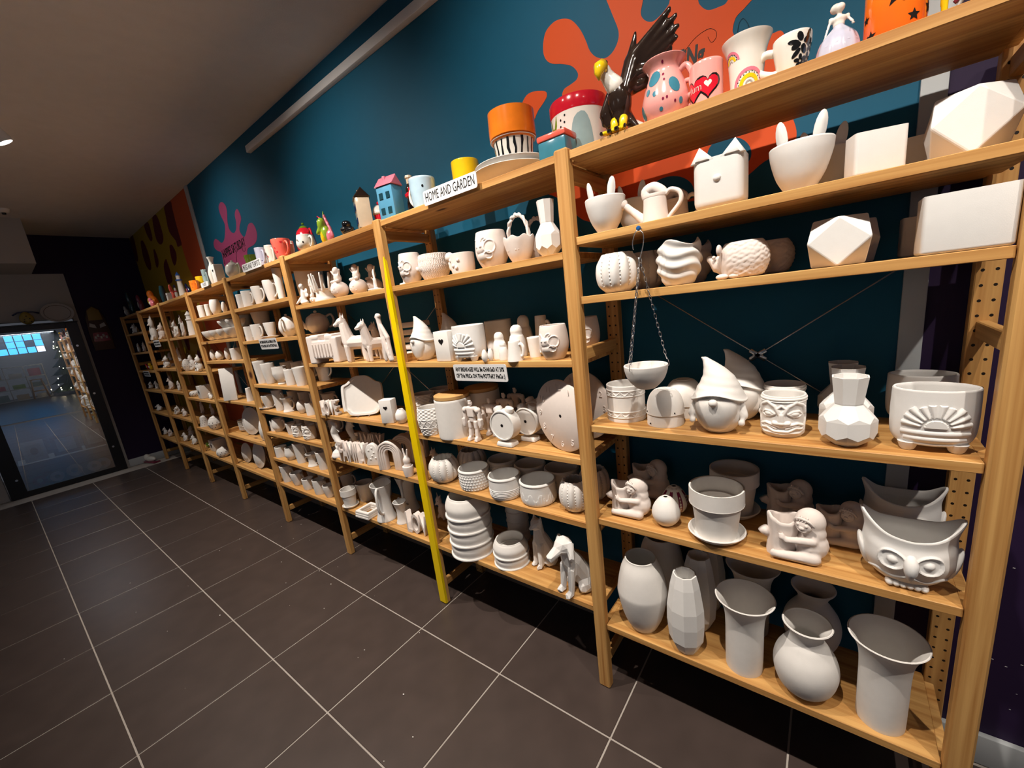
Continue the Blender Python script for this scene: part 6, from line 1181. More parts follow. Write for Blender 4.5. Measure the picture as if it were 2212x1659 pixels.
I(word_block, (0.2194, 0.1131), -2.2840, 0.0293, 0.6416, 0.150, 'word_ornament', 'white pottery word family with raised letters', 'ornament', 'ornaments on the second shelf left of the yellow post', txt='FAMILY', dep=0.03)
I(word_block, (0.2194, 0.1131), -2.3376, 0.1700, 0.6416, 0.150, 'word_ornament', 'white pottery word family in shadow behind', 'ornament', 'ornaments on the second shelf left of the yellow post', txt='FAMILY', dep=0.03)
I(globe_plaque, (0.0839, 0.1202), -2.1276, 0.0477, 0.6416, 0.400, 'snow_globe', 'flat white snow globe ornament', 'ornament', 'ornaments on the second shelf left of the yellow post')
I(rainbow_arch, (0.1360, 0.1512), -1.9750, 0.0469, 0.6416, 0.350, 'rainbow_arch', 'white pottery rainbow arch at the front', 'ornament', 'rainbow arches')
I(rainbow_arch, (0.1360, 0.1512), -1.9933, 0.1463, 0.6416, 0.350, 'rainbow_arch', 'white rainbow arch second, in shadow', 'ornament', 'rainbow arches')
I(rainbow_arch, (0.1360, 0.1512), -1.9983, 0.2237, 0.6416, 0.350, 'rainbow_arch', 'white rainbow arch third, nearest the wall', 'ornament', 'rainbow arches')
I(bunny_pot, (0.0607, 0.1448), -1.8218, 0.0277, 0.6416, 0.000, 'bunny_figurine', 'white bunny peeping from a small pot', 'figurine', 'ornaments on the second shelf left of the yellow post')
I(critter, (0.0815, 0.0894), -1.8038, 0.1900, 0.6416, 0.000, 'cat_figurine', 'white cat figurine in shadow behind the yellow post', 'figurine', 'ornaments on the second shelf left of the yellow post', seed=21)
I(pot_on_saucer, (0.0956, 0.1200), -2.4797, 0.0443, 0.3196, 0.000, 'flowerpot', 'small white flowerpot on saucer at the left end', 'flowerpot', 'pottery on the lowest shelf left of the yellow post')
I(vessel, (0.1039, 0.1108), -2.4755, 0.1500, 0.3196, 0.000, 'flowerpot', 'plain white pot behind the small flowerpot', 'flowerpot', 'pottery on the lowest shelf left of the yellow post', kind='tumbler')
I(vessel, (0.1039, 0.1108), -2.4003, 0.2300, 0.3196, 0.000, 'flowerpot', 'plain white pot farthest back by the wall', 'flowerpot', 'pottery on the lowest shelf left of the yellow post', kind='tumbler')
I(frame_ring, (0.1100, 0.0120), -2.2794, 0.0399, 0.3196, 0.100, 'tile_frame', 'square white frame at the bottom of the stack', 'frame', 'stacked square frames')
I(frame_ring, (0.1100, 0.0120), -2.2794, 0.0419, 0.3321, 0.100, 'tile_frame', 'square white frame in the middle of the stack', 'frame', 'stacked square frames')
I(frame_ring, (0.1100, 0.0120), -2.2794, 0.0439, 0.3446, 0.100, 'tile_frame', 'square white frame on top of the stack', 'frame', 'stacked square frames')
I(jug, (0.1153, 0.2042), -2.1412, 0.0581, 0.3196, -0.900, 'jug', 'tall white jug with long handle, front', 'jug', 'pottery on the lowest shelf left of the yellow post')
I(jug, (0.1153, 0.2042), -2.1013, 0.1900, 0.3196, -0.900, 'jug', 'tall white jug in shadow behind the front jug', 'jug', 'pottery on the lowest shelf left of the yellow post')
I(jug, (0.0725, 0.1193), -2.0201, 0.0743, 0.3196, 2.600, 'jug', 'small round white jug beside the word', 'jug', 'pottery on the lowest shelf left of the yellow post')
I(word_block, (0.1775, 0.1129), -1.8253, 0.0471, 0.3196, 0.100, 'word_ornament', 'white pottery word love behind the yellow taped post', 'ornament', 'pottery on the lowest shelf left of the yellow post', txt='LOVE', dep=0.035)
I(critter, (0.0855, 0.1474), -1.8334, 0.2000, 0.3196, 0.000, 'plane_figurine', 'white toy plane shape in shadow on the lowest shelf', 'figurine', 'pottery on the lowest shelf left of the yellow post', seed=33)
I(mug, (0.0605, 0.0898), -3.3473, 0.0600, 1.5596, 0.000, 'mug', 'plain white mug, leftmost in the front row on the highest mug shelf', 'mug', 'mugs on the highest mug shelf', ha=0.25, kind='cyl')
I(mug, (0.0644, 0.0999), -3.2445, 0.0600, 1.5596, 0.000, 'mug', 'plain white mug, second in the front row on the highest mug shelf', 'mug', 'mugs on the highest mug shelf', ha=0.25, kind='cyl')
I(mug, (0.0675, 0.1086), -3.0735, 0.0600, 1.5596, 0.000, 'mug', 'plain white mug, third in the front row on the highest mug shelf', 'mug', 'mugs on the highest mug shelf', ha=0.25, kind='tapermug')
I(mug, (0.0726, 0.1214), -2.8899, 0.0600, 1.5596, 0.000, 'mug', 'plain white mug, fourth in the front row on the highest mug shelf', 'mug', 'mugs on the highest mug shelf', ha=0.25, kind='latte')
I(vessel, (0.0471, 0.1718), -2.7648, 0.0600, 1.5596, 0.000, 'tumbler', 'plain white tumbler, rightmost in the front row on the highest mug shelf', 'tumbler', 'mugs on the highest mug shelf', kind='tumbler')
I(mug, (0.0538, 0.0920), -3.3506, 0.0550, 1.3466, 0.000, 'mug', 'plain white mug, leftmost in the front row on the teapot shelf', 'mug', 'mugs on the teapot shelf', ha=0.25, kind='cyl')
I(mug, (0.0657, 0.0985), -3.2177, 0.0550, 1.3466, 0.000, 'mug', 'plain white mug, rightmost in the front row on the teapot shelf', 'mug', 'mugs on the teapot shelf', ha=0.25, kind='mug')
I(vessel, (0.1055, 0.0140), -3.0513, 0.0600, 1.3466, 0.000, 'saucer', 'white saucer under the cup beside the teapot', 'saucer', None, kind='saucer')
I(vessel, (0.0688, 0.0923), -3.0231, 0.0600, 1.3512, 0.000, 'cup', 'white cup standing on the saucer beside the teapot', 'cup', None, kind='cup')
I(teapot, (0.1431, 0.1409), -2.8123, 0.0750, 1.3466, -0.900, 'teapot', 'round white teapot on the mug bay front edge', 'teapot', None, facets=10)
I(teapot, (0.1837, 0.1391), -2.6845, 0.1900, 1.3466, 1.200, 'teapot', 'large white teapot in shade seen behind the post', 'teapot', None, facets=10)
I(bowl_fn, (0.0912, 0.1746), -3.8001, 0.2100, 1.3756, 0.000, 'bowl', 'plain white bowl in shadow at the back of teapot shelf', 'bowl', 'bowls behind the teapot')
I(bowl_fn, (0.1368, 0.2620), -3.5134, 0.2150, 1.3756, 0.000, 'bowl', 'large plain white bowl in shadow right at the back', 'bowl', 'bowls behind the teapot')
I(vessel, (0.0757, 0.1533), -3.3397, 0.0600, 1.0516, 0.000, 'tumbler', 'plain white tumbler, leftmost in the front row below the small notice', 'tumbler', 'cups below the small notice', kind='tumbler')
I(vessel, (0.0816, 0.1359), -3.2102, 0.0600, 1.0516, 0.000, 'tumbler', 'plain white tumbler, second in the front row below the small notice', 'tumbler', 'cups below the small notice', kind='latte')
I(mug, (0.0899, 0.1138), -3.0402, 0.0600, 1.0516, 0.000, 'mug', 'plain white mug, third in the front row below the small notice', 'mug', 'cups below the small notice', ha=0.25, kind='footbowl')
I(vessel, (0.0597, 0.0961), -2.9096, 0.0600, 1.0516, 0.000, 'tumbler', 'plain white tumbler, fourth in the front row below the small notice', 'tumbler', 'cups below the small notice', kind='cyl')
I(vessel, (0.0759, 0.1107), -2.7703, 0.0600, 1.0516, 0.000, 'tumbler', 'plain white tumbler, rightmost in the front row below the small notice', 'tumbler', 'cups below the small notice', kind='tumbler')
I(mug, (0.0850, 0.1200), -3.2512, 0.2000, 1.0516, 0.000, 'mug', 'plain white mug, first in the shaded back row below the small notice', 'mug', 'back cups below the small notice', kind='tumbler', ha=0.3)
I(mug, (0.0850, 0.1200), -3.0887, 0.2000, 1.0516, 0.000, 'mug', 'plain white mug, second in the shaded back row below the small notice', 'mug', 'back cups below the small notice', kind='tumbler', ha=0.3)
I(mug, (0.0850, 0.1200), -2.9263, 0.2000, 1.0516, 0.000, 'mug', 'plain white mug, third in the shaded back row below the small notice', 'mug', 'back cups below the small notice', kind='tumbler', ha=0.3)
I(mug, (0.0850, 0.1200), -2.7637, 0.2000, 1.0516, 0.000, 'mug', 'plain white mug, fourth in the shaded back row below the small notice', 'mug', 'back cups below the small notice', kind='tumbler', ha=0.3)
I(vessel, (0.1148, 0.0150), -3.3663, 0.0600, 0.8676, 0.000, 'saucer', 'white saucer under the cup at the left, mug bay', 'saucer', None, kind='saucer')
I(vessel, (0.0796, 0.0907), -3.3373, 0.0600, 0.8722, 0.000, 'cup', 'white cup on the left saucer, mug bay', 'cup', None, kind='cup')
I(mug, (0.0694, 0.1394), -3.1770, 0.0650, 0.8676, 0.000, 'mug', 'plain white mug, leftmost in the front row beside the cup and saucer', 'mug', 'mugs beside the cup and saucer', ha=0.25, kind='tumbler')
I(mug, (0.0818, 0.0910), -3.0483, 0.0650, 0.8676, 0.000, 'mug', 'plain white mug, second in the front row beside the cup and saucer', 'mug', 'mugs beside the cup and saucer', ha=0.25, kind='jug')
I(vessel, (0.0582, 0.0817), -2.8635, 0.0650, 0.8676, 0.000, 'tumbler', 'plain white tumbler, third in the front row beside the cup and saucer', 'tumbler', 'mugs beside the cup and saucer', kind='ball')
I(vessel, (0.0597, 0.0733), -2.7441, 0.0650, 0.8676, 0.000, 'tumbler', 'plain white tumbler, rightmost in the front row beside the cup and saucer', 'tumbler', 'mugs beside the cup and saucer', kind='cyl')
I(mug, (0.0850, 0.1000), -3.2512, 0.2000, 0.8676, 0.000, 'mug', 'plain white mug, first in the shaded back row beside the cup and saucer', 'mug', 'back mugs beside the cup and saucer', kind='mug', ha=0.3)
I(mug, (0.0850, 0.1000), -3.0887, 0.2000, 0.8676, 0.000, 'mug', 'plain white mug, second in the shaded back row beside the cup and saucer', 'mug', 'back mugs beside the cup and saucer', kind='mug', ha=0.3)
I(mug, (0.0850, 0.1000), -2.9263, 0.2000, 0.8676, 0.000, 'mug', 'plain white mug, third in the shaded back row beside the cup and saucer', 'mug', 'back mugs beside the cup and saucer', kind='mug', ha=0.3)
I(mug, (0.0850, 0.1000), -2.7637, 0.2000, 0.8676, 0.000, 'mug', 'plain white mug, fourth in the shaded back row beside the cup and saucer', 'mug', 'back mugs beside the cup and saucer', kind='mug', ha=0.3)
I(mug, (0.0592, 0.0742), -3.3479, 0.0650, 0.7066, 0.000, 'mug', 'plain white mug, leftmost in the front row on the tiki mug shelf', 'mug', 'mugs on the tiki mug shelf', ha=0.25, kind='cyl')
I(mug, (0.0835, 0.0945), -3.2792, 0.0650, 0.7066, 0.000, 'mug', 'plain white mug, second in the front row on the tiki mug shelf', 'mug', 'mugs on the tiki mug shelf', ha=0.25, kind='roundmug')
I(mug, (0.0671, 0.0775), -3.0867, 0.0650, 0.7066, 0.000, 'mug', 'plain white mug, rightmost in the front row on the tiki mug shelf', 'mug', 'mugs on the tiki mug shelf', ha=0.25, kind='tumbler')
I(tiki, (0.0653, 0.0775), -2.9605, 0.0500, 0.7066, 0.000, 'tiki_mug', 'small white tiki mug, left of the two in mug bay', 'mug', 'small tiki mugs')
I(tiki, (0.0798, 0.0894), -2.8119, 0.0550, 0.7066, 0.000, 'tiki_mug', 'small white tiki mug, right of the two in mug bay', 'mug', 'small tiki mugs')
I(mug, (0.0850, 0.1000), -3.2512, 0.2000, 0.7066, 0.000, 'mug', 'plain white mug, first in the shaded back row on the tiki mug shelf', 'mug', 'back mugs on the tiki mug shelf', kind='mug', ha=0.3)
I(mug, (0.0850, 0.1000), -3.0887, 0.2000, 0.7066, 0.000, 'mug', 'plain white mug, second in the shaded back row on the tiki mug shelf', 'mug', 'back mugs on the tiki mug shelf', kind='mug', ha=0.3)
I(mug, (0.0850, 0.1000), -2.9263, 0.2000, 0.7066, 0.000, 'mug', 'plain white mug, third in the shaded back row on the tiki mug shelf', 'mug', 'back mugs on the tiki mug shelf', kind='mug', ha=0.3)
I(mug, (0.0850, 0.1000), -2.7637, 0.2000, 0.7066, 0.000, 'mug', 'plain white mug, fourth in the shaded back row on the tiki mug shelf', 'mug', 'back mugs on the tiki mug shelf', kind='mug', ha=0.3)
I(mug, (0.0803, 0.0715), -3.3374, 0.0600, 0.5146, 0.000, 'mug', 'plain white mug, leftmost in the front row second shelf from the bottom', 'mug', 'mugs second shelf from the bottom', ha=0.25, kind='cyl')
I(mug, (0.0840, 0.0856), -3.1759, 0.0600, 0.5146, 0.000, 'mug', 'plain white mug, second in the front row second shelf from the bottom', 'mug', 'mugs second shelf from the bottom', ha=0.25, kind='roundmug')
I(mug, (0.0790, 0.1371), -3.0291, 0.0600, 0.5146, 0.000, 'mug', 'plain white mug, third in the front row second shelf from the bottom', 'mug', 'mugs second shelf from the bottom', ha=0.25, kind='tumbler')
I(mug, (0.0773, 0.0826), -2.8762, 0.0600, 0.5146, 0.000, 'mug', 'plain white mug, fourth in the front row second shelf from the bottom', 'mug', 'mugs second shelf from the bottom', ha=0.25, kind='jug')
I(vessel, (0.0728, 0.1141), -2.7370, 0.0600, 0.5146, 0.000, 'tumbler', 'plain white tumbler, rightmost in the front row second shelf from the bottom', 'tumbler', 'mugs second shelf from the bottom', kind='tumbler')
I(mug, (0.0850, 0.1000), -3.2512, 0.2000, 0.5146, 0.000, 'mug', 'plain white mug, first in the shaded back row second shelf from the bottom', 'mug', 'back mugs second shelf from bottom', kind='mug', ha=0.3)
I(mug, (0.0850, 0.1000), -3.0887, 0.2000, 0.5146, 0.000, 'mug', 'plain white mug, second in the shaded back row second shelf from the bottom', 'mug', 'back mugs second shelf from bottom', kind='mug', ha=0.3)
I(mug, (0.0850, 0.1000), -2.9263, 0.2000, 0.5146, 0.000, 'mug', 'plain white mug, third in the shaded back row second shelf from the bottom', 'mug', 'back mugs second shelf from bottom', kind='mug', ha=0.3)
I(mug, (0.0850, 0.1000), -2.7637, 0.2000, 0.5146, 0.000, 'mug', 'plain white mug, fourth in the shaded back row second shelf from the bottom', 'mug', 'back mugs second shelf from bottom', kind='mug', ha=0.3)
I(mug, (0.0850, 0.1212), -3.3350, 0.0600, 0.3216, 0.000, 'mug', 'plain white mug, leftmost in the front row on the lowest mug shelf', 'mug', 'mugs on the lowest mug shelf', ha=0.25, kind='tumbler')
I(mug, (0.0829, 0.0911), -3.1829, 0.0600, 0.3216, 0.000, 'mug', 'plain white mug, second in the front row on the lowest mug shelf', 'mug', 'mugs on the lowest mug shelf', ha=0.25, kind='latte')
I(mug, (0.0753, 0.0737), -3.0262, 0.0600, 0.3216, 0.000, 'mug', 'plain white mug, third in the front row on the lowest mug shelf', 'mug', 'mugs on the lowest mug shelf', ha=0.25, kind='mug')
I(mug, (0.0817, 0.0964), -2.8647, 0.0600, 0.3216, 0.000, 'mug', 'plain white mug, fourth in the front row on the lowest mug shelf', 'mug', 'mugs on the lowest mug shelf', ha=0.25, kind='mug')
I(mug, (0.0746, 0.0801), -2.7440, 0.0600, 0.3216, 0.000, 'mug', 'plain white mug, rightmost in the front row on the lowest mug shelf', 'mug', 'mugs on the lowest mug shelf', ha=0.25, kind='latte')
I(mug, (0.0850, 0.1000), -3.2512, 0.2000, 0.3216, 0.000, 'mug', 'plain white mug, first in the shaded back row on the lowest mug shelf', 'mug', 'back mugs on the lowest shelf', kind='mug', ha=0.3)
I(mug, (0.0850, 0.1000), -3.0887, 0.2000, 0.3216, 0.000, 'mug', 'plain white mug, second in the shaded back row on the lowest mug shelf', 'mug', 'back mugs on the lowest shelf', kind='mug', ha=0.3)
I(mug, (0.0850, 0.1000), -2.9263, 0.2000, 0.3216, 0.000, 'mug', 'plain white mug, third in the shaded back row on the lowest mug shelf', 'mug', 'back mugs on the lowest shelf', kind='mug', ha=0.3)
I(mug, (0.0850, 0.1000), -2.7637, 0.2000, 0.3216, 0.000, 'mug', 'plain white mug, fourth in the shaded back row on the lowest mug shelf', 'mug', 'back mugs on the lowest shelf', kind='mug', ha=0.3)
I(painted_mug, (0.0537, 0.1024), -2.8754, 0.0455, 1.7576, 0.000, 'mug', 'lilac mug with dark blue leaf spots above mug bay', 'mug', None, m=G['lilac'], dm=G['navy'], seed=8, kind='cyl')
I(painted_mug, (0.0520, 0.1127), -2.8504, 0.0895, 1.7576, 0.000, 'mug', 'white mug with red bow and dark spots', 'mug', None, m=G['white'], dm=G['red'], seed=9, kind='cyl')
I(teapot, (0.1342, 0.1206), -3.3801, 0.0700, 1.7576, 0.200, 'teapot', 'white teapot painted with orange flowers', 'teapot', None, m=G['white'], ml=G['white'])
I(bowl_fn, (0.0895, 0.1295), -3.2832, 0.1600, 1.7576, 0.000, 'bowl', 'green and blue glazed bowl behind the mugs sign', 'bowl', None, m=G['lime'])
I(vessel, (0.0712, 0.1917), -3.7535, 0.0750, 1.7576, 0.000, 'bottle_vase', 'white painted bottle vase with spout above plate bay', 'vase', None, kind='bottle', m=G['white'])
I(heart_card, (0.0687, 0.1167), -3.5884, 0.0450, 1.7576, 0.000, 'photo_frame', 'small white and grey box with dotted edge', 'box', None)
I(painted_mug, (0.0468, 0.1519), -4.0782, 0.1200, 1.7576, 0.000, 'mug', 'pale teal mug above the plate bay', 'mug', None, m=G['pteal'], dm=G['teal'], seed=4)
I(bowl_fn, (0.0795, 0.1099), -4.1512, 0.1088, 1.7576, 0.000, 'bowl', 'yellow glazed bowl with red hearts', 'bowl', None, m=G['yellow'])
I(painted_mug, (0.0636, 0.0773), -4.1224, 0.0462, 1.7576, 0.000, 'mug', 'orange mug with red heart below yellow bowl', 'mug', None, m=G['orange'], dm=G['red'], shape='heart', n=4)
I(blobby, (0.0495, 0.1103), -4.4867, 0.1000, 1.7576, 0.000, 'figurine', 'navy and pink glazed figurine beside the lighthouse', 'figurine', None, m=G['navy'], m2=G['rose'], seed=3)
I(vessel, (0.0305, 0.0949), -4.2123, 0.0600, 1.5586, 0.000, 'tumbler', 'plain white tumbler, leftmost in the front row in plate bay under the top', 'tumbler', 'tumblers in the plate bay', kind='cyl')
I(vessel, (0.0417, 0.0945), -4.1649, 0.0600, 1.5586, 0.000, 'tumbler', 'plain white tumbler, second in the front row in plate bay under the top', 'tumbler', 'tumblers in the plate bay', kind='cyl')
I(vessel, (0.0380, 0.0891), -4.0308, 0.0600, 1.5586, 0.000, 'tumbler', 'plain white tumbler, rightmost in the front row in plate bay under the top', 'tumbler', 'tumblers in the plate bay', kind='cyl')
I(solid, (0.0710, 0.1100), -3.8590, 0.0600, 1.5586, 0.000, 'dome_jar', 'white domed dish in the plate bay', 'dish', None, kind='pumpkin')
I(solid, (0.0357, 0.0748), -3.6615, 0.0500, 1.5586, 0.000, 'dome_jar', 'small white egg shaped jar in the plate bay', 'jar', None, kind='egg')
I(bowl_fn, (0.1550, 0.0750), -4.1300, 0.0850, 1.3756, 0.000, 'bowl', 'plain white bowl, first in the lower bowl row', 'bowl', 'bowls in the plate bay')
I(bowl_fn, (0.1550, 0.0750), -3.9700, 0.0850, 1.3756, 0.000, 'bowl', 'plain white bowl, second in the lower bowl row', 'bowl', 'bowls in the plate bay')
I(bowl_fn, (0.1550, 0.0750), -3.8100, 0.0850, 1.3756, 0.000, 'bowl', 'plain white bowl, third in the lower bowl row', 'bowl', 'bowls in the plate bay')
I(bowl_fn, (0.1300, 0.0550), -3.7900, 0.0900, 1.4520, 0.000, 'bowl', 'plain white bowl stacked on the third bowl', 'bowl', 'bowls in the plate bay')
I(bowl_fn, (0.1550, 0.0750), -3.6500, 0.0850, 1.3756, 0.000, 'bowl', 'plain white bowl, fourth in the lower bowl row', 'bowl', 'bowls in the plate bay')
I(bowl_fn, (0.1300, 0.0550), -3.6300, 0.0900, 1.4520, 0.000, 'bowl', 'plain white bowl stacked on the fourth bowl', 'bowl', 'bowls in the plate bay')
I(vessel, (0.0623, 0.1795), -4.1963, 0.2200, 1.3756, 0.000, 'jar', 'large white pot in shadow behind the bowls', 'pot', None, kind='planter')
I(solid, (0.0435, 0.0870), -4.2057, 0.0600, 1.2206, 0.000, 'egg_ornament', 'white pottery egg, left on the shelf under the bowls', 'ornament', 'pottery eggs', kind='egg')
I(solid, (0.0608, 0.0754), -4.0535, 0.0600, 1.2206, 0.000, 'egg_ornament', 'white pottery egg, middle on the shelf under the bowls', 'ornament', 'pottery eggs', kind='egg')
I(solid, (0.0386, 0.0921), -3.8785, 0.0600, 1.2206, 0.000, 'egg_ornament', 'white pottery egg, right on the shelf under the bowls', 'ornament', 'pottery eggs', kind='egg')
I(vessel, (0.0690, 0.0837), -3.6855, 0.0550, 1.2206, 0.000, 'cup', 'plain white cup right of the pottery eggs', 'cup', None, kind='cyl')
I(stand_panel, (0.1195, 0.2516), -3.9221, 0.0156, 0.9056, 0.550, 'wall_plaque', 'tall plain white plaque on a wire stand', 'plaque', None)
I(solid, (0.0479, 0.0979), -3.6786, 0.0663, 0.9056, 0.000, 'cone_ornament', 'white cone ornament half behind the post', 'ornament', None, kind='cone')
I(stand_plate, (0.1889, 0.2218), -3.8880, 0.0900, 0.6036, 0.350, 'plate', 'oval white plate on a stand, upper of the plate shelves', 'plate', 'plates on stands')
I(stand_plate, (0.0968, 0.1728), -3.5557, 0.0500, 0.6036, 0.300, 'plate', 'white plate half hidden behind the mug bay post', 'plate', 'plates on stands')
I(vessel, (0.1300, 0.0170), -4.1550, 0.1500, 0.6036, 0.000, 'saucer', 'white saucer, number one up in the saucer stack', 'saucer', 'stacked saucers', kind='saucer')
I(vessel, (0.1300, 0.0170), -4.1550, 0.1500, 0.6166, 0.000, 'saucer', 'white saucer, number two up in the saucer stack', 'saucer', 'stacked saucers', kind='saucer')
I(vessel, (0.1300, 0.0170), -4.1550, 0.1500, 0.6296, 0.000, 'saucer', 'white saucer, number three up in the saucer stack', 'saucer', 'stacked saucers', kind='saucer')
I(vessel, (0.1300, 0.0170), -4.1550, 0.1500, 0.6426, 0.000, 'saucer', 'white saucer, number four up in the saucer stack', 'saucer', 'stacked saucers', kind='saucer')
I(vessel, (0.1300, 0.0170), -4.1550, 0.1500, 0.6556, 0.000, 'saucer', 'white saucer, number five up in the saucer stack', 'saucer', 'stacked saucers', kind='saucer')
I(vessel, (0.1300, 0.0170), -4.1550, 0.1500, 0.6686, 0.000, 'saucer', 'white saucer, number six up in the saucer stack', 'saucer', 'stacked saucers', kind='saucer')
I(vessel, (0.1300, 0.0170), -4.1550, 0.1500, 0.6816, 0.000, 'saucer', 'white saucer, number seven up in the saucer stack', 'saucer', 'stacked saucers', kind='saucer')
I(stand_plate, (0.1414, 0.1681), -4.1568, 0.0800, 0.3286, 0.200, 'plate', 'narrow oval white plate, left on the lowest plate shelf', 'plate', 'plates on stands')
I(stand_plate, (0.1585, 0.2164), -3.8555, 0.0700, 0.3286, 0.200, 'plate', 'narrow oval white plate, right on the lowest plate shelf', 'plate', 'plates on stands')
I(lighthouse, (0.0544, 0.1990), -4.4810, 0.0500, 1.7576, 0.000, 'lighthouse', 'blue and white lighthouse ornament on the top', 'ornament', None)
I(snowman, (0.0310, 0.1130), -4.6472, 0.0500, 1.7576, 0.000, 'snowman', 'small white snowman beside the lighthouse', 'ornament', None)
I(blobby, (0.0533, 0.1680), -5.0212, 0.1200, 1.7576, 0.000, 'figurine', 'coral pink glazed figurine behind the snowman', 'figurine', None, m=G['coral'], seed=5)
I(vessel, (0.0542, 0.1657), -5.1978, 0.0900, 1.7576, 0.000, 'vase', 'dark teal glazed vase on the top shelf', 'vase', None, kind='ovoid', m=G['dteal'])
I(heart_card, (0.0411, 0.0626), -4.8052, 0.0350, 1.7576, 0.000, 'price_card', 'small pale block card before the teal vase', 'card', None)
I(blobby, (0.1191, 0.1916), -5.6874, 0.1100, 1.7576, 0.000, 'figurine', 'orange glazed lizard figurine on the top shelf', 'figurine', None, m=G['orange'], m2=G['yellow'], seed=7)
I(blobby, (0.0692, 0.0949), -5.4663, 0.0500, 1.7576, 0.000, 'figurine', 'pink glazed plane figurine on the top shelf', 'figurine', None, m=G['rose'], seed=8)
I(blobby, (0.0748, 0.1893), -6.0707, 0.0800, 1.7576, 0.000, 'figurine', 'dark maroon glazed figurine on the top shelf', 'figurine', None, m=G['maroon'], m2=G['grey'], seed=9)
I(blobby, (0.0813, 0.2947), -6.7258, 0.1203, 1.7576, 0.000, 'figurine', 'dark green glazed figurine by the purple wall', 'figurine', None, m=G['dteal'], m2=G['brown'], seed=11)
I(blobby, (0.0641, 0.1273), -6.6909, 0.0597, 1.7576, 0.000, 'figurine', 'small grey glazed figurine nearest the purple wall', 'figurine', None, m=G['grey'], m2=G['white'], seed=12)
I(critter, (0.0888, 0.1689), -5.0331, 0.0700, 1.4406, 0.000, 'figurine', 'white hare lantern with pierced holes, left end', 'figurine', None, seed=1, dots=8)
I(critter, (0.0672, 0.2126), -4.9059, 0.0900, 1.4406, 0.000, 'figurine', 'tall white rabbit lantern with pierced holes', 'figurine', None, seed=2, dots=9)
I(white_lighthouse, (0.0704, 0.2036), -4.5818, 0.0700, 1.4406, 0.000, 'lighthouse_lantern', 'white lighthouse lantern with pierced holes', 'lantern', None)
I(critter, (0.0686, 0.2232), -5.6861, 0.2000, 1.4446, 0.000, 'figurine', 'white pointed figure in shadow behind the hare', 'figurine', None, seed=6)
I(dot_lantern, (0.0707, 0.1161), -5.0422, 0.0696, 1.1256, 0.000, 'lantern', 'white snowman lantern with three holes', 'lantern', None, seed=3, kind='ovoid')
I(critter, (0.0983, 0.1657), -4.9671, 0.1004, 1.1256, 0.000, 'figurine', 'white elephant lantern with pierced holes', 'figurine', None, seed=4, dots=8)
I(critter, (0.1086, 0.1539), -4.6059, 0.0512, 1.1256, 0.000, 'figurine', 'white giraffe lantern with pierced holes beside the post', 'figurine', None, seed=5, dots=9)
I(critter, (0.0814, 0.2194), -5.4280, 0.1200, 1.1546, 0.000, 'figurine', 'small white dog resting in the left corner', 'figurine', None, seed=7)
I(dot_lantern, (0.0939, 0.0599), -5.0306, 0.0700, 0.8806, 0.000, 'lantern', 'flat white turtle lantern with pierced holes', 'lantern', None, seed=5, cap_=False)
I(box_lantern, (0.0967, 0.1148), -4.7177, 0.0700, 0.8806, 0.000, 'lantern', 'white pagoda lantern with cutouts', 'lantern', None)
I(critter, (0.0600, 0.0686), -4.5043, 0.0450, 0.8806, 0.000, 'figurine', 'white frog lantern beside the post', 'figurine', None, seed=8, dots=4)
I(dot_lantern, (0.0810, 0.1082), -5.0186, 0.0700, 0.5806, 0.000, 'lantern', 'white cottage lantern with pierced holes', 'lantern', None, seed=7, kind='cone')
I(dot_lantern, (0.1132, 0.1277), -4.7002, 0.0700, 0.5806, 0.000, 'lantern', 'white owl lantern with pierced holes', 'lantern', None, seed=8, kind='ovoid')
I(critter, (0.0722, 0.1616), -5.4596, 0.1900, 0.6386, 0.000, 'figurine', 'tall white rabbit in shadow behind the cottage lantern', 'figurine', None, seed=9)
I(critter, (0.0701, 0.1416), -5.1691, 0.2000, 0.6386, 0.000, 'figurine', 'white figure in shadow behind the owl lantern', 'figurine', None, seed=10)
I(box_lantern, (0.1144, 0.1068), -5.0002, 0.1200, 0.3256, 0.000, 'lantern', 'open white box lantern with star cutout', 'lantern', None)
I(dot_lantern, (0.1153, 0.0904), -4.6510, 0.0600, 0.3256, 0.000, 'lantern', 'white pineapple lantern with crossed ridges', 'lantern', None, seed=9)
I(blobby, (0.0702, 0.0544), -5.2140, 0.1000, 0.3266, 0.000, 'figurine', 'green glazed frog figurine in the left corner', 'figurine', None, m=G['green'], m2=G['lime'], seed=4)
I(critter, (0.1208, 0.2613), -5.7667, 0.0515, 1.4446, 0.000, 'figurine', 'white elephant figurine with raised trunk', 'figurine', None, seed=11)
I(critter, (0.1254, 0.1822), -5.6565, 0.0953, 1.4446, 0.000, 'figurine', 'white dragon figurine below the elephant', 'figurine', None, seed=12)
I(critter, (0.1211, 0.1292), -5.7082, 0.0700, 1.1546, 0.000, 'figurine', 'white unicorn figurine lying down', 'figurine', None, seed=13)
I(critter, (0.0900, 0.1974), -6.0996, 0.2000, 1.1306, 0.000, 'figurine', 'white horse head in shadow behind the unicorn', 'figurine', None, seed=14)
I(critter, (0.1011, 0.1563), -5.7862, 0.0700, 0.9206, 0.000, 'figurine', 'white penguin figurine leaning back', 'figurine', None, seed=15)
I(critter, (0.0592, 0.1282), -5.4057, 0.0450, 0.9206, 0.000, 'figurine', 'white puppy figurine beside the post', 'figurine', None, seed=16)
I(critter, (0.1134, 0.1001), -5.8708, 0.0700, 0.6386, 0.000, 'figurine', 'white cat figurine sitting on the shelf', 'figurine', None, seed=17)
I(critter, (0.0854, 0.0981), -5.5585, 0.0600, 0.6386, 0.000, 'figurine', 'white bear figurine beside the cat', 'figurine', None, seed=18)
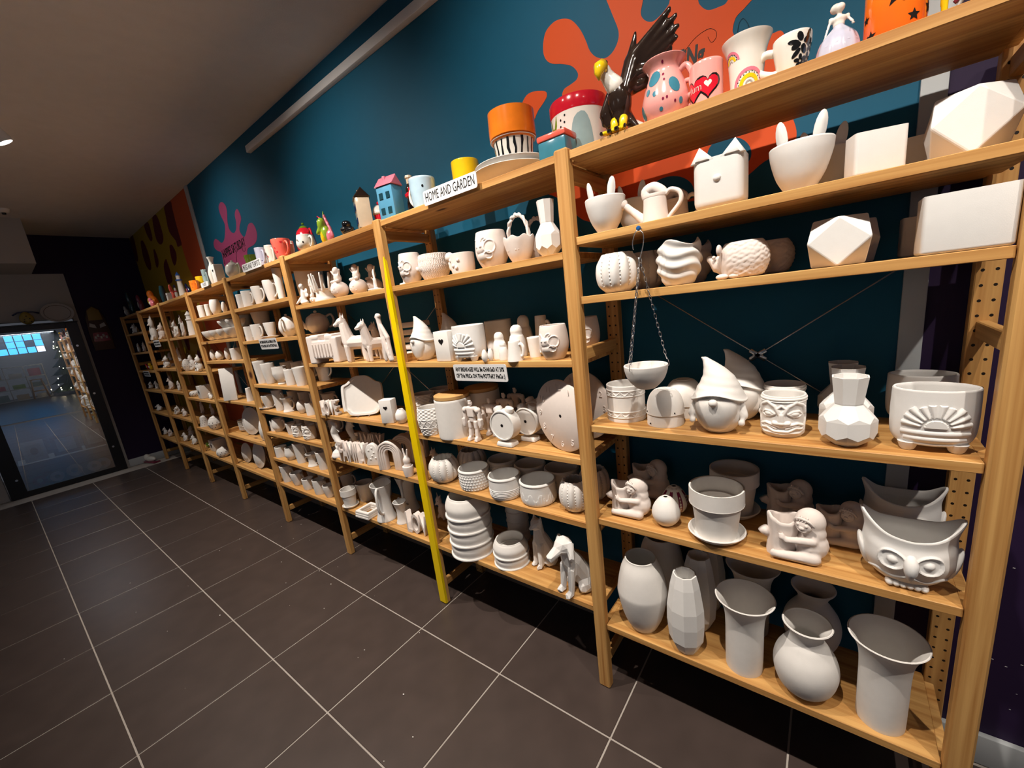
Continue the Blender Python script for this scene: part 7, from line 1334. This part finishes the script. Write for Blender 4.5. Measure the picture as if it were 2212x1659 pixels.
I(critter, (0.0910, 0.1103), -5.8741, 0.0700, 0.3266, 0.000, 'figurine', 'white dwarf figurine on the lowest shelf', 'figurine', None, seed=19)
I(critter, (0.0960, 0.1112), -5.5596, 0.0700, 0.3266, 0.000, 'figurine', 'white dog figurine on the lowest shelf', 'figurine', None, seed=20)
I(critter, (0.1193, 0.1335), -6.1861, 0.2000, 0.3106, 0.000, 'figurine', 'white figure in shadow behind the dwarf', 'figurine', None, seed=27)
I(critter, (0.1134, 0.1192), -6.6165, 0.0700, 1.5586, 0.000, 'figurine', 'white dragon figurine near the purple wall, highest shelf', 'figurine', None, seed=22)
I(critter, (0.0589, 0.1284), -6.7480, 0.0700, 1.3436, 0.000, 'figurine', 'white twin figurine, left of pair near purple wall', 'figurine', None, seed=23)
I(critter, (0.0648, 0.1303), -6.4725, 0.0700, 1.3436, 0.000, 'figurine', 'white twin figurine, right of pair near purple wall', 'figurine', None, seed=24)
I(blobby, (0.0525, 0.0722), -6.7513, 0.1000, 1.1306, 0.000, 'figurine', 'red and yellow painted figurine near purple wall', 'figurine', None, m=G['red'], m2=G['yellow'], seed=14)
I(blobby, (0.0658, 0.0856), -6.4289, 0.0700, 1.1306, 0.000, 'figurine', 'yellow painted figurine near purple wall', 'figurine', None, m=G['yellow'], seed=15)
I(critter, (0.0874, 0.0888), -6.7338, 0.0700, 0.9006, 0.000, 'figurine', 'white reclining figurine near purple wall, middle shelf', 'figurine', None, seed=25)
I(critter, (0.0754, 0.1138), -6.4367, 0.0700, 0.9006, 0.000, 'figurine', 'white kneeling figurine near purple wall, middle shelf', 'figurine', None, seed=26)
I(critter, (0.1095, 0.0844), -6.6531, 0.0700, 0.6276, 0.000, 'figurine', 'white goat figurine near purple wall, second shelf', 'figurine', None, seed=28)
I(critter, (0.0868, 0.0997), -6.7341, 0.0700, 0.3106, 0.000, 'figurine', 'white cow figurine near purple wall, lowest shelf', 'figurine', None, seed=29)
I(critter, (0.0973, 0.1023), -6.5145, 0.0700, 0.3106, 0.000, 'figurine', 'white sheep figurine near purple wall, lowest shelf', 'figurine', None, seed=30)

# ------------------------------------------------------------------ shelf signs
def rrect(w_, h_, r): 
    pts = []
    for cx_, cz_, a0 in ((w_ / 2 - r, h_ / 2 - r, 0), (-w_ / 2 + r, h_ / 2 - r, 1), (-w_ / 2 + r, -h_ / 2 + r, 2), (w_ / 2 - r, -h_ / 2 + r, 3)):
        pts += [(cx_ + r * math.cos((a0 + k / 4) * PI / 2), cz_ + r * math.sin((a0 + k / 4) * PI / 2)) for k in range(5)]
    return pts
def sign(x, y, z, w_, h_, lines, size, xs, label, tilt=0.0, bold=0.0, bow=False):
    o = empty('shelf_sign', (x, y, z)); tag(o, label, 'sign', None); o.rotation_euler = (tilt, 0, 0)
    link('plate', prism(rrect(w_, h_, .008), .0022), WHT, o)
    n = len(lines)
    for i, t in enumerate(lines):
        tm = text_mesh(t, size, .0003, xs, bold); wd = max(v.co.x for v in tm.vertices) - min(v.co.x for v in tm.vertices)
        k = min(1.0, w_ * .92 / wd); tm.transform(Matrix.Diagonal((k, 1, 1, 1)))
        link('lettering', tm, INK, o, (0, -.0014, ((n - 1) / 2 - i) * size * 1.15))
    return o
sign(-1.270, -.003, 1.767, .250, .047, ['HOME AND GARDEN'], .042, .62, 'white sign reading home and garden on the shelf edge')
sign(-1.247, -.003, 1.153, .255, .062, ['ANY BREAKAGES WiLL Be CHARGeD AT 50%', 'OF THe PRiCe ON THe POTTeRY PieCe :)'], .0215, .62, 'white breakages notice hanging below the home and garden bay shelf', .06, .0005)
sign(-2.910, -.003, 1.769, .265, .044, ['MUGS AND TEAPOTS'], .042, .60, 'white sign reading mugs and teapots above mug bay')
sign(-2.945, -.003, 1.318, .245, .064, ['ANY BREAKAGES WiLL Be CHARGeD AT 50%', 'OF THe PRiCe ON THe POTTeRY PieCe :)'], .0215, .62, 'small white breakages notice hanging in the mug bay', .10, .0009)
sign(-3.745, -.003, 1.764, .150, .032, ['PLATES'], .030, .7, 'small white sign on the edge above plate bay')
sign(-5.50, -.003, 1.412, .225, .064, ['ANY BREAKAGES WiLL Be CHARGeD AT 50%', 'OF THe PRiCe ON THe POTTeRY PieCe :)'], .0215, .62, 'white notice below the elephant figurine shelf, far along', .10, .0009)
sign(-6.34, -.003, 1.10, .27, .062, ['ANY BREAKAGES WiLL Be CHARGeD AT 50%', 'OF THe PRiCe ON THe POTTeRY PieCe :)'], .0215, .62, 'white notice in the bay beside the purple wall', .10, .0009)

# ------------------------------------------------------------------ hanging planter on chains
hp = empty('hanging_planter', (-.641, -.012, 1.119)); tag(hp, 'white hanging bowl planter on three steel chains', 'planter')
HB, HD = .062, .112
link('bowl', lathe(shell([(r * HD / 2, z * HB) for r, z in [(.30, 0), (.45, .04), (.80, .38), (.96, .75), (1, 1)]], .004, 6), 44), BIS, hp)
apex = Vector((-.002, 0, 1.452 - 1.119))
lk = tube([(.0028 * math.cos(a) * (1 + .25 * math.sin(a)), 0, .0075 * math.sin(a)) for a in np.linspace(0, 2 * PI, 11)[:-1]], .0008, 5, closed=True)
for a in (.55, 2.75, 4.35):
    e = Vector((HD / 2 * .97 * math.cos(a), HD / 2 * .97 * math.sin(a), HB + .012)); d = apex - e; n = int(d.length / .0118)
    q = d.to_track_quat('Z', 'Y')
    ch = join(*[(lk, Matrix.Translation(e + d * ((i + .5) / n)) @ q.to_matrix().to_4x4() @ Matrix.Rotation((i % 2) * PI / 2, 4, 'Z')) for i in range(n)])
    link('chain', ch, METAL, hp)
    hk = tube(spl([e + Vector((0, 0, .004)), e + Vector((.004 * math.cos(a), .004 * math.sin(a), -.004)), e + Vector((.006 * math.cos(a), .006 * math.sin(a), -.016)), e + Vector((0, 0, -.020)), e + Vector((-.006 * math.cos(a), -.006 * math.sin(a), -.014))], 4), .0009, 6); link('bowl_hook', hk, METAL, hp)
hk = spl([(-.015, 0, .022), (-.016, 0, .04), (-.008, 0, .062), (.004, 0, .064), (.012, 0, .052), (.010, 0, .030), (.002, 0, .004), (.0, 0, -.004), (-.004, 0, .002)], 5)
link('top_hook', tube([(apex.x + x, 0, apex.z + z) for x, y, z in hk], .0013, 7), METAL, hp)
pin = link('wall_pin', join((lathe([(0, 0), (.0055, 0), (.0058, .004), (.004, .007), (0, .0075)], 14), T(rx=PI / 2)), tube([(0, 0, 0), (0, .022, 0)], .0012, 6)), mat('blue_pin', (.012, .10, .32), .35), None, (-.643, -.008, 1.5225)); tag(pin, 'blue push pin in the shelf edge holding the hook', 'pin')

# ------------------------------------------------------------------ track spotlight heads on the ceiling
def spot_head(x, y, aim, label):
    o = empty('track_spotlight', (x, y, ZC)); tag(o, label, 'lamp', 'ceiling spotlights')
    link('mount', lathe([(0, 0), (.03, 0), (.03, -.012), (.008, -.016), (.008, -.05), (0, -.05)], 20), WHT, o)
    link('body', lathe([(0, .05), (.028, .05), (.036, .03), (.040, -.03), (.040, -.05), (.036, -.05), (.034, -.03), (0, -.028)], 24), WHT, o, (0, -.0, -.075), (aim, 0, 0))
    link('lens', lathe([(0, 0), (.033, 0), (.033, .004), (0, .004)], 20), mat('lamp_lens', (1, 1, 1), .3, emit=(1, .93, .84), estr=8), o, (0, .036 * math.sin(aim), -.075 - .036 * math.cos(aim)), (aim, 0, 0))
spot_head(-3.87, -.73, .5, 'white ceiling spotlight at the left edge of the picture')
o = empty('smoke_detector', (-5.9, -.66, ZC)); tag(o, 'small grey detector on the ceiling further along', 'detector')
link('base', lathe([(0, 0), (.045, 0), (.045, -.012), (.03, -.03), (0, -.032)], 20), WHT, o); link('sensor', lathe([(0, -.03), (.015, -.03), (.012, -.045), (0, -.046)], 14), BLKM, o)

# ------------------------------------------------------------------ glazed display case in the far wall
XC = -6.93
dc = empty('display_case', (XC, -.78, 0)); tag(dc, 'tall black framed glass display case in the far wall', 'display case')
def dpart(name, x0, x1, y0, y1, z0, z1, m, par=None, bev=.002):
    return link(name, rbox(x1 - x0, y1 - y0, z1 - z0, bev, 1, False), m, par or dc, Vector(((x0 + x1) / 2, (y0 + y1) / 2, (z0 + z1) / 2)) - dc.location)
dpart('frame_stile', XC - .05, XC + .02, -.44, -.345, .02, 1.76, BLKM); dpart('frame_stile', XC - .05, XC + .02, -1.26, -1.14, .02, 1.76, BLKM)
dpart('frame_rail', XC - .05, XC + .02, -1.14, -.44, 1.70, 1.76, BLKM); dpart('plinth', XC - .40, XC + .02, -1.26, -.345, 0, .06, BLKM)
dpart('back_panel', XC - .42, XC - .40, -1.26, -.345, 0, 1.76, mat('case_back', (.10, .10, .105), .6)); dpart('side_panel', XC - .40, XC - .05, -.355, -.345, .06, 1.76, BLKM); dpart('side_panel', XC - .40, XC - .05, -1.26, -1.25, .06, 1.76, BLKM); dpart('top_panel', XC - .40, XC + .11, -1.26, -.345, 1.755, 1.765, BLKM)
GL = bpy.data.materials.new('tinted_glass'); GL.use_nodes = True; nt = GL.node_tree
for n_ in list(nt.nodes): nt.nodes.remove(n_)
ou = nt.nodes.new('ShaderNodeOutputMaterial'); mx = nt.nodes.new('ShaderNodeMixShader'); tr_ = nt.nodes.new('ShaderNodeBsdfTransparent'); gl_ = nt.nodes.new('ShaderNodeBsdfGlossy'); tr_.inputs[0].default_value = (.75, .78, .80, 1); gl_.inputs[0].default_value = (.9, .92, .95, 1); gl_.inputs['Roughness'].default_value = .004; mx.inputs[0].default_value = .42
nt.links.new(tr_.outputs[0], mx.inputs[1]); nt.links.new(gl_.outputs[0], mx.inputs[2]); nt.links.new(mx.outputs[0], ou.inputs[0])
dpart('glass_pane', XC - .004, XC + .002, -1.14, -.44, .06, 1.70, GL, bev=0)
SHG = mat('glass_shelf', (.45, .47, .47), .2, .5); dpart('glass_shelf', XC - .39, XC - .03, -1.13, -.45, .325, .333, SHG)
for yy, zz in ((-.405, 1.50), (-.405, .95), (-.405, .30), (-1.18, .75), (-1.18, .2)): link('standoff_bolt', lathe([(0, .006), (.011, .006), (.012, 0), (0, 0)], 14), METAL, dc, Vector((XC + .0205, yy, zz)) - dc.location, (0, PI / 2, 0))
lc = bpy.data.lights.new('case_fill', 'AREA'); lc.energy = 6; lc.size = .5; lc.color = (.95, .96, 1); lo = bpy.data.objects.new('case_fill', lc); COL.objects.link(lo); lo.location = (XC - .2, -.79, 1.68)  # unseen area light added inside the case to brighten its contents
WF = mat('dark_walnut', (.10, .055, .03), .5, var=.2, bscale=200); PRN = mat('print_paper', (.34, .33, .31), .8)
def case_print(y, w_, h_, label, m_, motif):
    o = empty('framed_print', (XC - .10, y, .3335), PI / 2); tag(o, label, 'picture', 'framed prints in the display case'); o.rotation_euler = (0, 0, PI / 2)
    link('frame', rbox(w_, .03, h_, .003), m_, o, rot=(-.15, 0, 0)); link('print', rbox(w_ * .66, .002, h_ * .66, 0), PRN, o, (0, -.015 + h_ * .17 * .15 - .001, h_ * .17), (-.15, 0, 0))
    for mo in motif: link('motif', prism(mo, .0012), WF if m_ is not WF else GREYW, o, (0, -.0175 + h_ * .025, h_ * .5), (-.15, 0, 0))
case_print(-.99, .17, .22, 'grey framed handprint in the display case, left', GREYW, [ell(.03, .04)])
case_print(-.75, .22, .22, 'brown framed puzzle piece print in the display case', WF, [[(-.04, -.04), (.04, -.04), (.04, .0), (.06, .012), (.04, .03), (.03, .05), (-.03, .05), (-.045, .02)]])
case_print(-.52, .19, .24, 'brown framed footprints in the display case, right', WF, [[(a - .022, b) for a, b in ell(.016, .03)], [(a + .022, b) for a, b in ell(.016, .03)]])
for k, (y, zz, r, m_, lb) in enumerate([(-1.03, .065, .055, G['maroon'], 'maroon keepsake plate leaning in the case, leftmost'), (-.96, .065, .06, G['brown'], 'dark keepsake plate leaning in the case, second'), (-.90, .062, .055, G['white'], 'white keepsake plate with print, third in the case'), (-.76, .064, .066, G['beige'], 'cream keepsake plate with dark rim in the case'), (-.60, .062, .06, G['white'], 'white keepsake plate with footprints in the case'), (-.52, .062, .062, G['pblue'], 'pale keepsake plate with blue prints, rightmost')]):
    o = empty('keepsake_plate', (XC - .07 - .02 * (k % 2), y, zz - .003), PI / 2); tag(o, lb, 'plate', 'keepsake plates in the display case')
    me = lathe([(0, 0), (r * .6, .0), (r, .008), (r, .011), (r * .62, .004), (0, .004)], 28); link('plate', me, m_, o, (0, 0, r + .0), (PI / 2 - .25, 0, 0)); link('motif', lathe([(0, .0055), (r * .4, .0055)], 14), G['grey'], o, (0, 0, r), (PI / 2 - .25, 0, 0))
# things on top of the case
o = empty('platter', (XC + .05, -.47, 1.765), PI / 2); tag(o, 'large pale oval platter standing on the display case', 'plate')
me = lathe([(0, 0), (.55, 0), (1, .014), (1, .018), (.6, .005), (0, .005)], 40); me.transform(Matrix.Diagonal((.125, .10, 1, 1))); link('dish', me, GREYW, o, (0, 0, .10), (PI / 2 - .1, 0, 0))
link('painted_rim', tube([(.10 * math.cos(a), 0, .08 * math.sin(a)) for a in np.linspace(0, 2 * PI, 33)[:-1]], .002, 5, True), WF, o, (0, -.012, .10), (-.1, 0, 0))
o = empty('owl_plaque', (XC + .05, -.70, 1.765), PI / 2); tag(o, 'dark yellow spotted bird dish on the display case', 'dish')
link('body', sculpt([ball(0, 0, .06, .055, .02, .06), ball(0, 0, .10, .035, .018, .03)], .005, 1), mat('ochre', (.30, .22, .03), .4), o); link('rim', tube([(-.09, .01, .10), (-.05, .01, .125), (.0, .01, .13), (.06, .01, .125), (.10, .01, .11)], .008, 6), G['navy'], o); link('spots', join(*[ball(a, -.02, b, .006, .004, .006, 6) for a, b in ((-.02, .05), (.02, .06), (0, .085), (.025, .03), (-.025, .03))]), G['black'], o)
# tiki board on the purple wall
o = empty('tiki_board', (XL + .018, -.19, 1.42), PI / 2); tag(o, 'painted wooden tiki mask board hanging on the purple wall', 'wall art')
link('board', prism([(-.085, 0), (.085, 0), (.09, .2), (.08, .36), (.05, .46), (0, .50), (-.05, .46), (-.08, .36), (-.09, .2)], .03, .004, 2), mat('tiki_wood', (.06, .028, .018), .6), o)
link('crown', prism([(-.06, .34), (.06, .34), (.05, .45), (0, .49), (-.05, .45)], .012, .003, 2), mat('tiki_gold', (.22, .14, .02), .5), o, (0, -.016, 0))
link('eyes', join((prism([(-.07, .27), (-.015, .25), (-.02, .29), (-.06, .31)], .01), None), (prism([(.07, .27), (.06, .31), (.02, .29), (.015, .25)], .01), None)), GREYW, o, (0, -.017, 0)); link('teeth', join(*[(rbox(.018, .01, .03, .002), T(-.045 + .0225 * k, 0, .13 + .02 * (k % 2))) for k in range(5)]), GREYW, o, (0, -.017, 0)); link('mouth', prism([(-.07, .10), (.07, .10), (.06, .20), (-.06, .20)], .006), G['maroon'], o, (0, -.015, 0))
# doorstop shoe and cable by the skirting
o = empty('shoe', (-6.86, -.13, 0), .3); tag(o, 'red and white shoe lying by the far skirting', 'shoe')
link('upper', sculpt([ball(0, 0, .045, .10, .035, .035), ball(-.06, 0, .06, .04, .034, .045)], .006, 2), G['white'], o); link('sole', prism([(-.11, 0), (.12, 0), (.12, .018), (-.11, .022)], .075, .006, 2), G['maroon'], o)

# ------------------------------------------------------------------ far end of the shop behind the camera (seen mirrored in the case glass)
XB = 10.9
SCR = [mat('screen_blue', (.02, .1, .3), .3, emit=(.05, .42, 1.0), estr=3.2), mat('screen_white', (.3, .3, .35), .3, emit=(.75, .85, 1.0), estr=2.6), mat('screen_dark', (.01, .02, .04), .3, emit=(.01, .05, .12), estr=1.0)]
mb = empty('menu_screens', (XB, -.6, 1.72)); tag(mb, 'lit blue menu screens at the shop counter, mirrored in glass', 'screen')
link('backing', rbox(.05, 2.2, .75, .005), BLKM, mb, (.03, 0, 0)); rg = random.Random(9)
for i in range(9):
    for j in range(3): link('panel', rbox(.01, .21, .22, .002), SCR[rg.choice((0, 0, 1, 2))], mb, (-.003, -.97 + i * .24, .02 + j * .24))
cb = empty('shelf_unit', (XB - .1, -.55, 0)); tag(cb, 'low white cubby unit under the screens, mirrored in glass', 'shelf')
for z in (.0, .42, .84, 1.26): link('shelf_board', rbox(.3, 1.5, .03, .003), WHT, cb, (0, 0, z))
for y in (-.75, -.25, .25, .75): link('divider', rbox(.3, .03, 1.29, .003), WHT, cb, (0, y, 0))
for k in range(14):
    o = link('folded_stack', rbox(.2, .32, rg.uniform(.12, .3), .01), [G['pteal'], G['beige'], G['white'], G['rose'], G['lime']][k % 5], None, (XB - .12, -1.05 + .5 * (k % 3), .032 + .42 * ((k // 3) % 3))); 
    if k >= 9: bpy.data.objects.remove(o); continue
    tag(o, 'stack of %s goods in the mirrored cubby, %s column %s row' % (('teal', 'beige', 'white', 'pink', 'green')[k % 5], ('left', 'middle', 'right')[k % 3], ('bottom', 'middle', 'top')[k // 3]), 'goods', 'goods in the cubby unit')
hs = empty('high_chair', (10.45, -.10, 0)); tag(hs, 'pale wooden high chair mirrored in the case glass', 'chair')
for sx in (-1, 1):
    for sy in (-1, 1): link('leg', tube([(sx * .18, sy * .20, .0), (sx * .11, sy * .13, .72)], .02, 8), WX, hs)
    link('rail', tube([(sx * .15, -.17, .28), (sx * .15, .17, .28)], .015, 8), WX, hs)
link('seat', rbox(.28, .32, .03, .005), WX, hs, (0, 0, .70))
xt = empty('christmas_tree', (10.2, .82, 0)); tag(xt, 'dark christmas tree with warm fairy lights, mirrored in glass', 'tree')
NEE = mat('fir_needles', (.012, .03, .012), .7)
for k in range(7):
    z0, r0 = .15 + k * .32, .62 - k * .085
    link('branch_tier', lathe([(0, .42), (.02, .42), (r0 * .5, .2), (r0, 0), (r0 * .4, .04), (0, .05)], 36, lambda th, r, z, i: (r * (1 + .16 * math.sin(th * 9 + i)), z - .04 * abs(math.sin(th * 9)))), NEE, xt, (0, 0, z0))
link('trunk', tube([(0, 0, 0), (0, 0, .4)], .05, 10), WF, xt); FL = mat('fairy_light', (1, .8, .5), .3, emit=(1, .80, .50), estr=90)
fb = ball(0, 0, 0, .011, seg=6)
for k in range(64):
    a, q = rg.uniform(0, 2 * PI), rg.random(); z = .2 + 2.1 * q; r = (.66 - .6 * q); link('fairy_light', fb, FL, xt, (r * math.cos(a), r * math.sin(a), z))
# specks of clay on the floor tiles
cl = bmesh.new(); rg = random.Random(12)
for k in range(46):
    x, y, s_ = rg.uniform(-3.6, .2), rg.uniform(-1.2, .05), rg.uniform(.0010, .0032)
    if math.hypot(x + .25, y + 1.06) < .35: continue
    bmesh.ops.create_icosphere(cl, subdivisions=1, radius=s_, matrix=Matrix.Translation((x, y, s_ * .4)) @ Matrix.Diagonal((1.4, 1, .5, 1)))
o = link('clay_crumbs', bm_mesh(cl, 'crumbs', True), BIS); tag(o, 'tiny white clay crumbs scattered on the dark floor tiles', 'crumbs', kind='stuff')
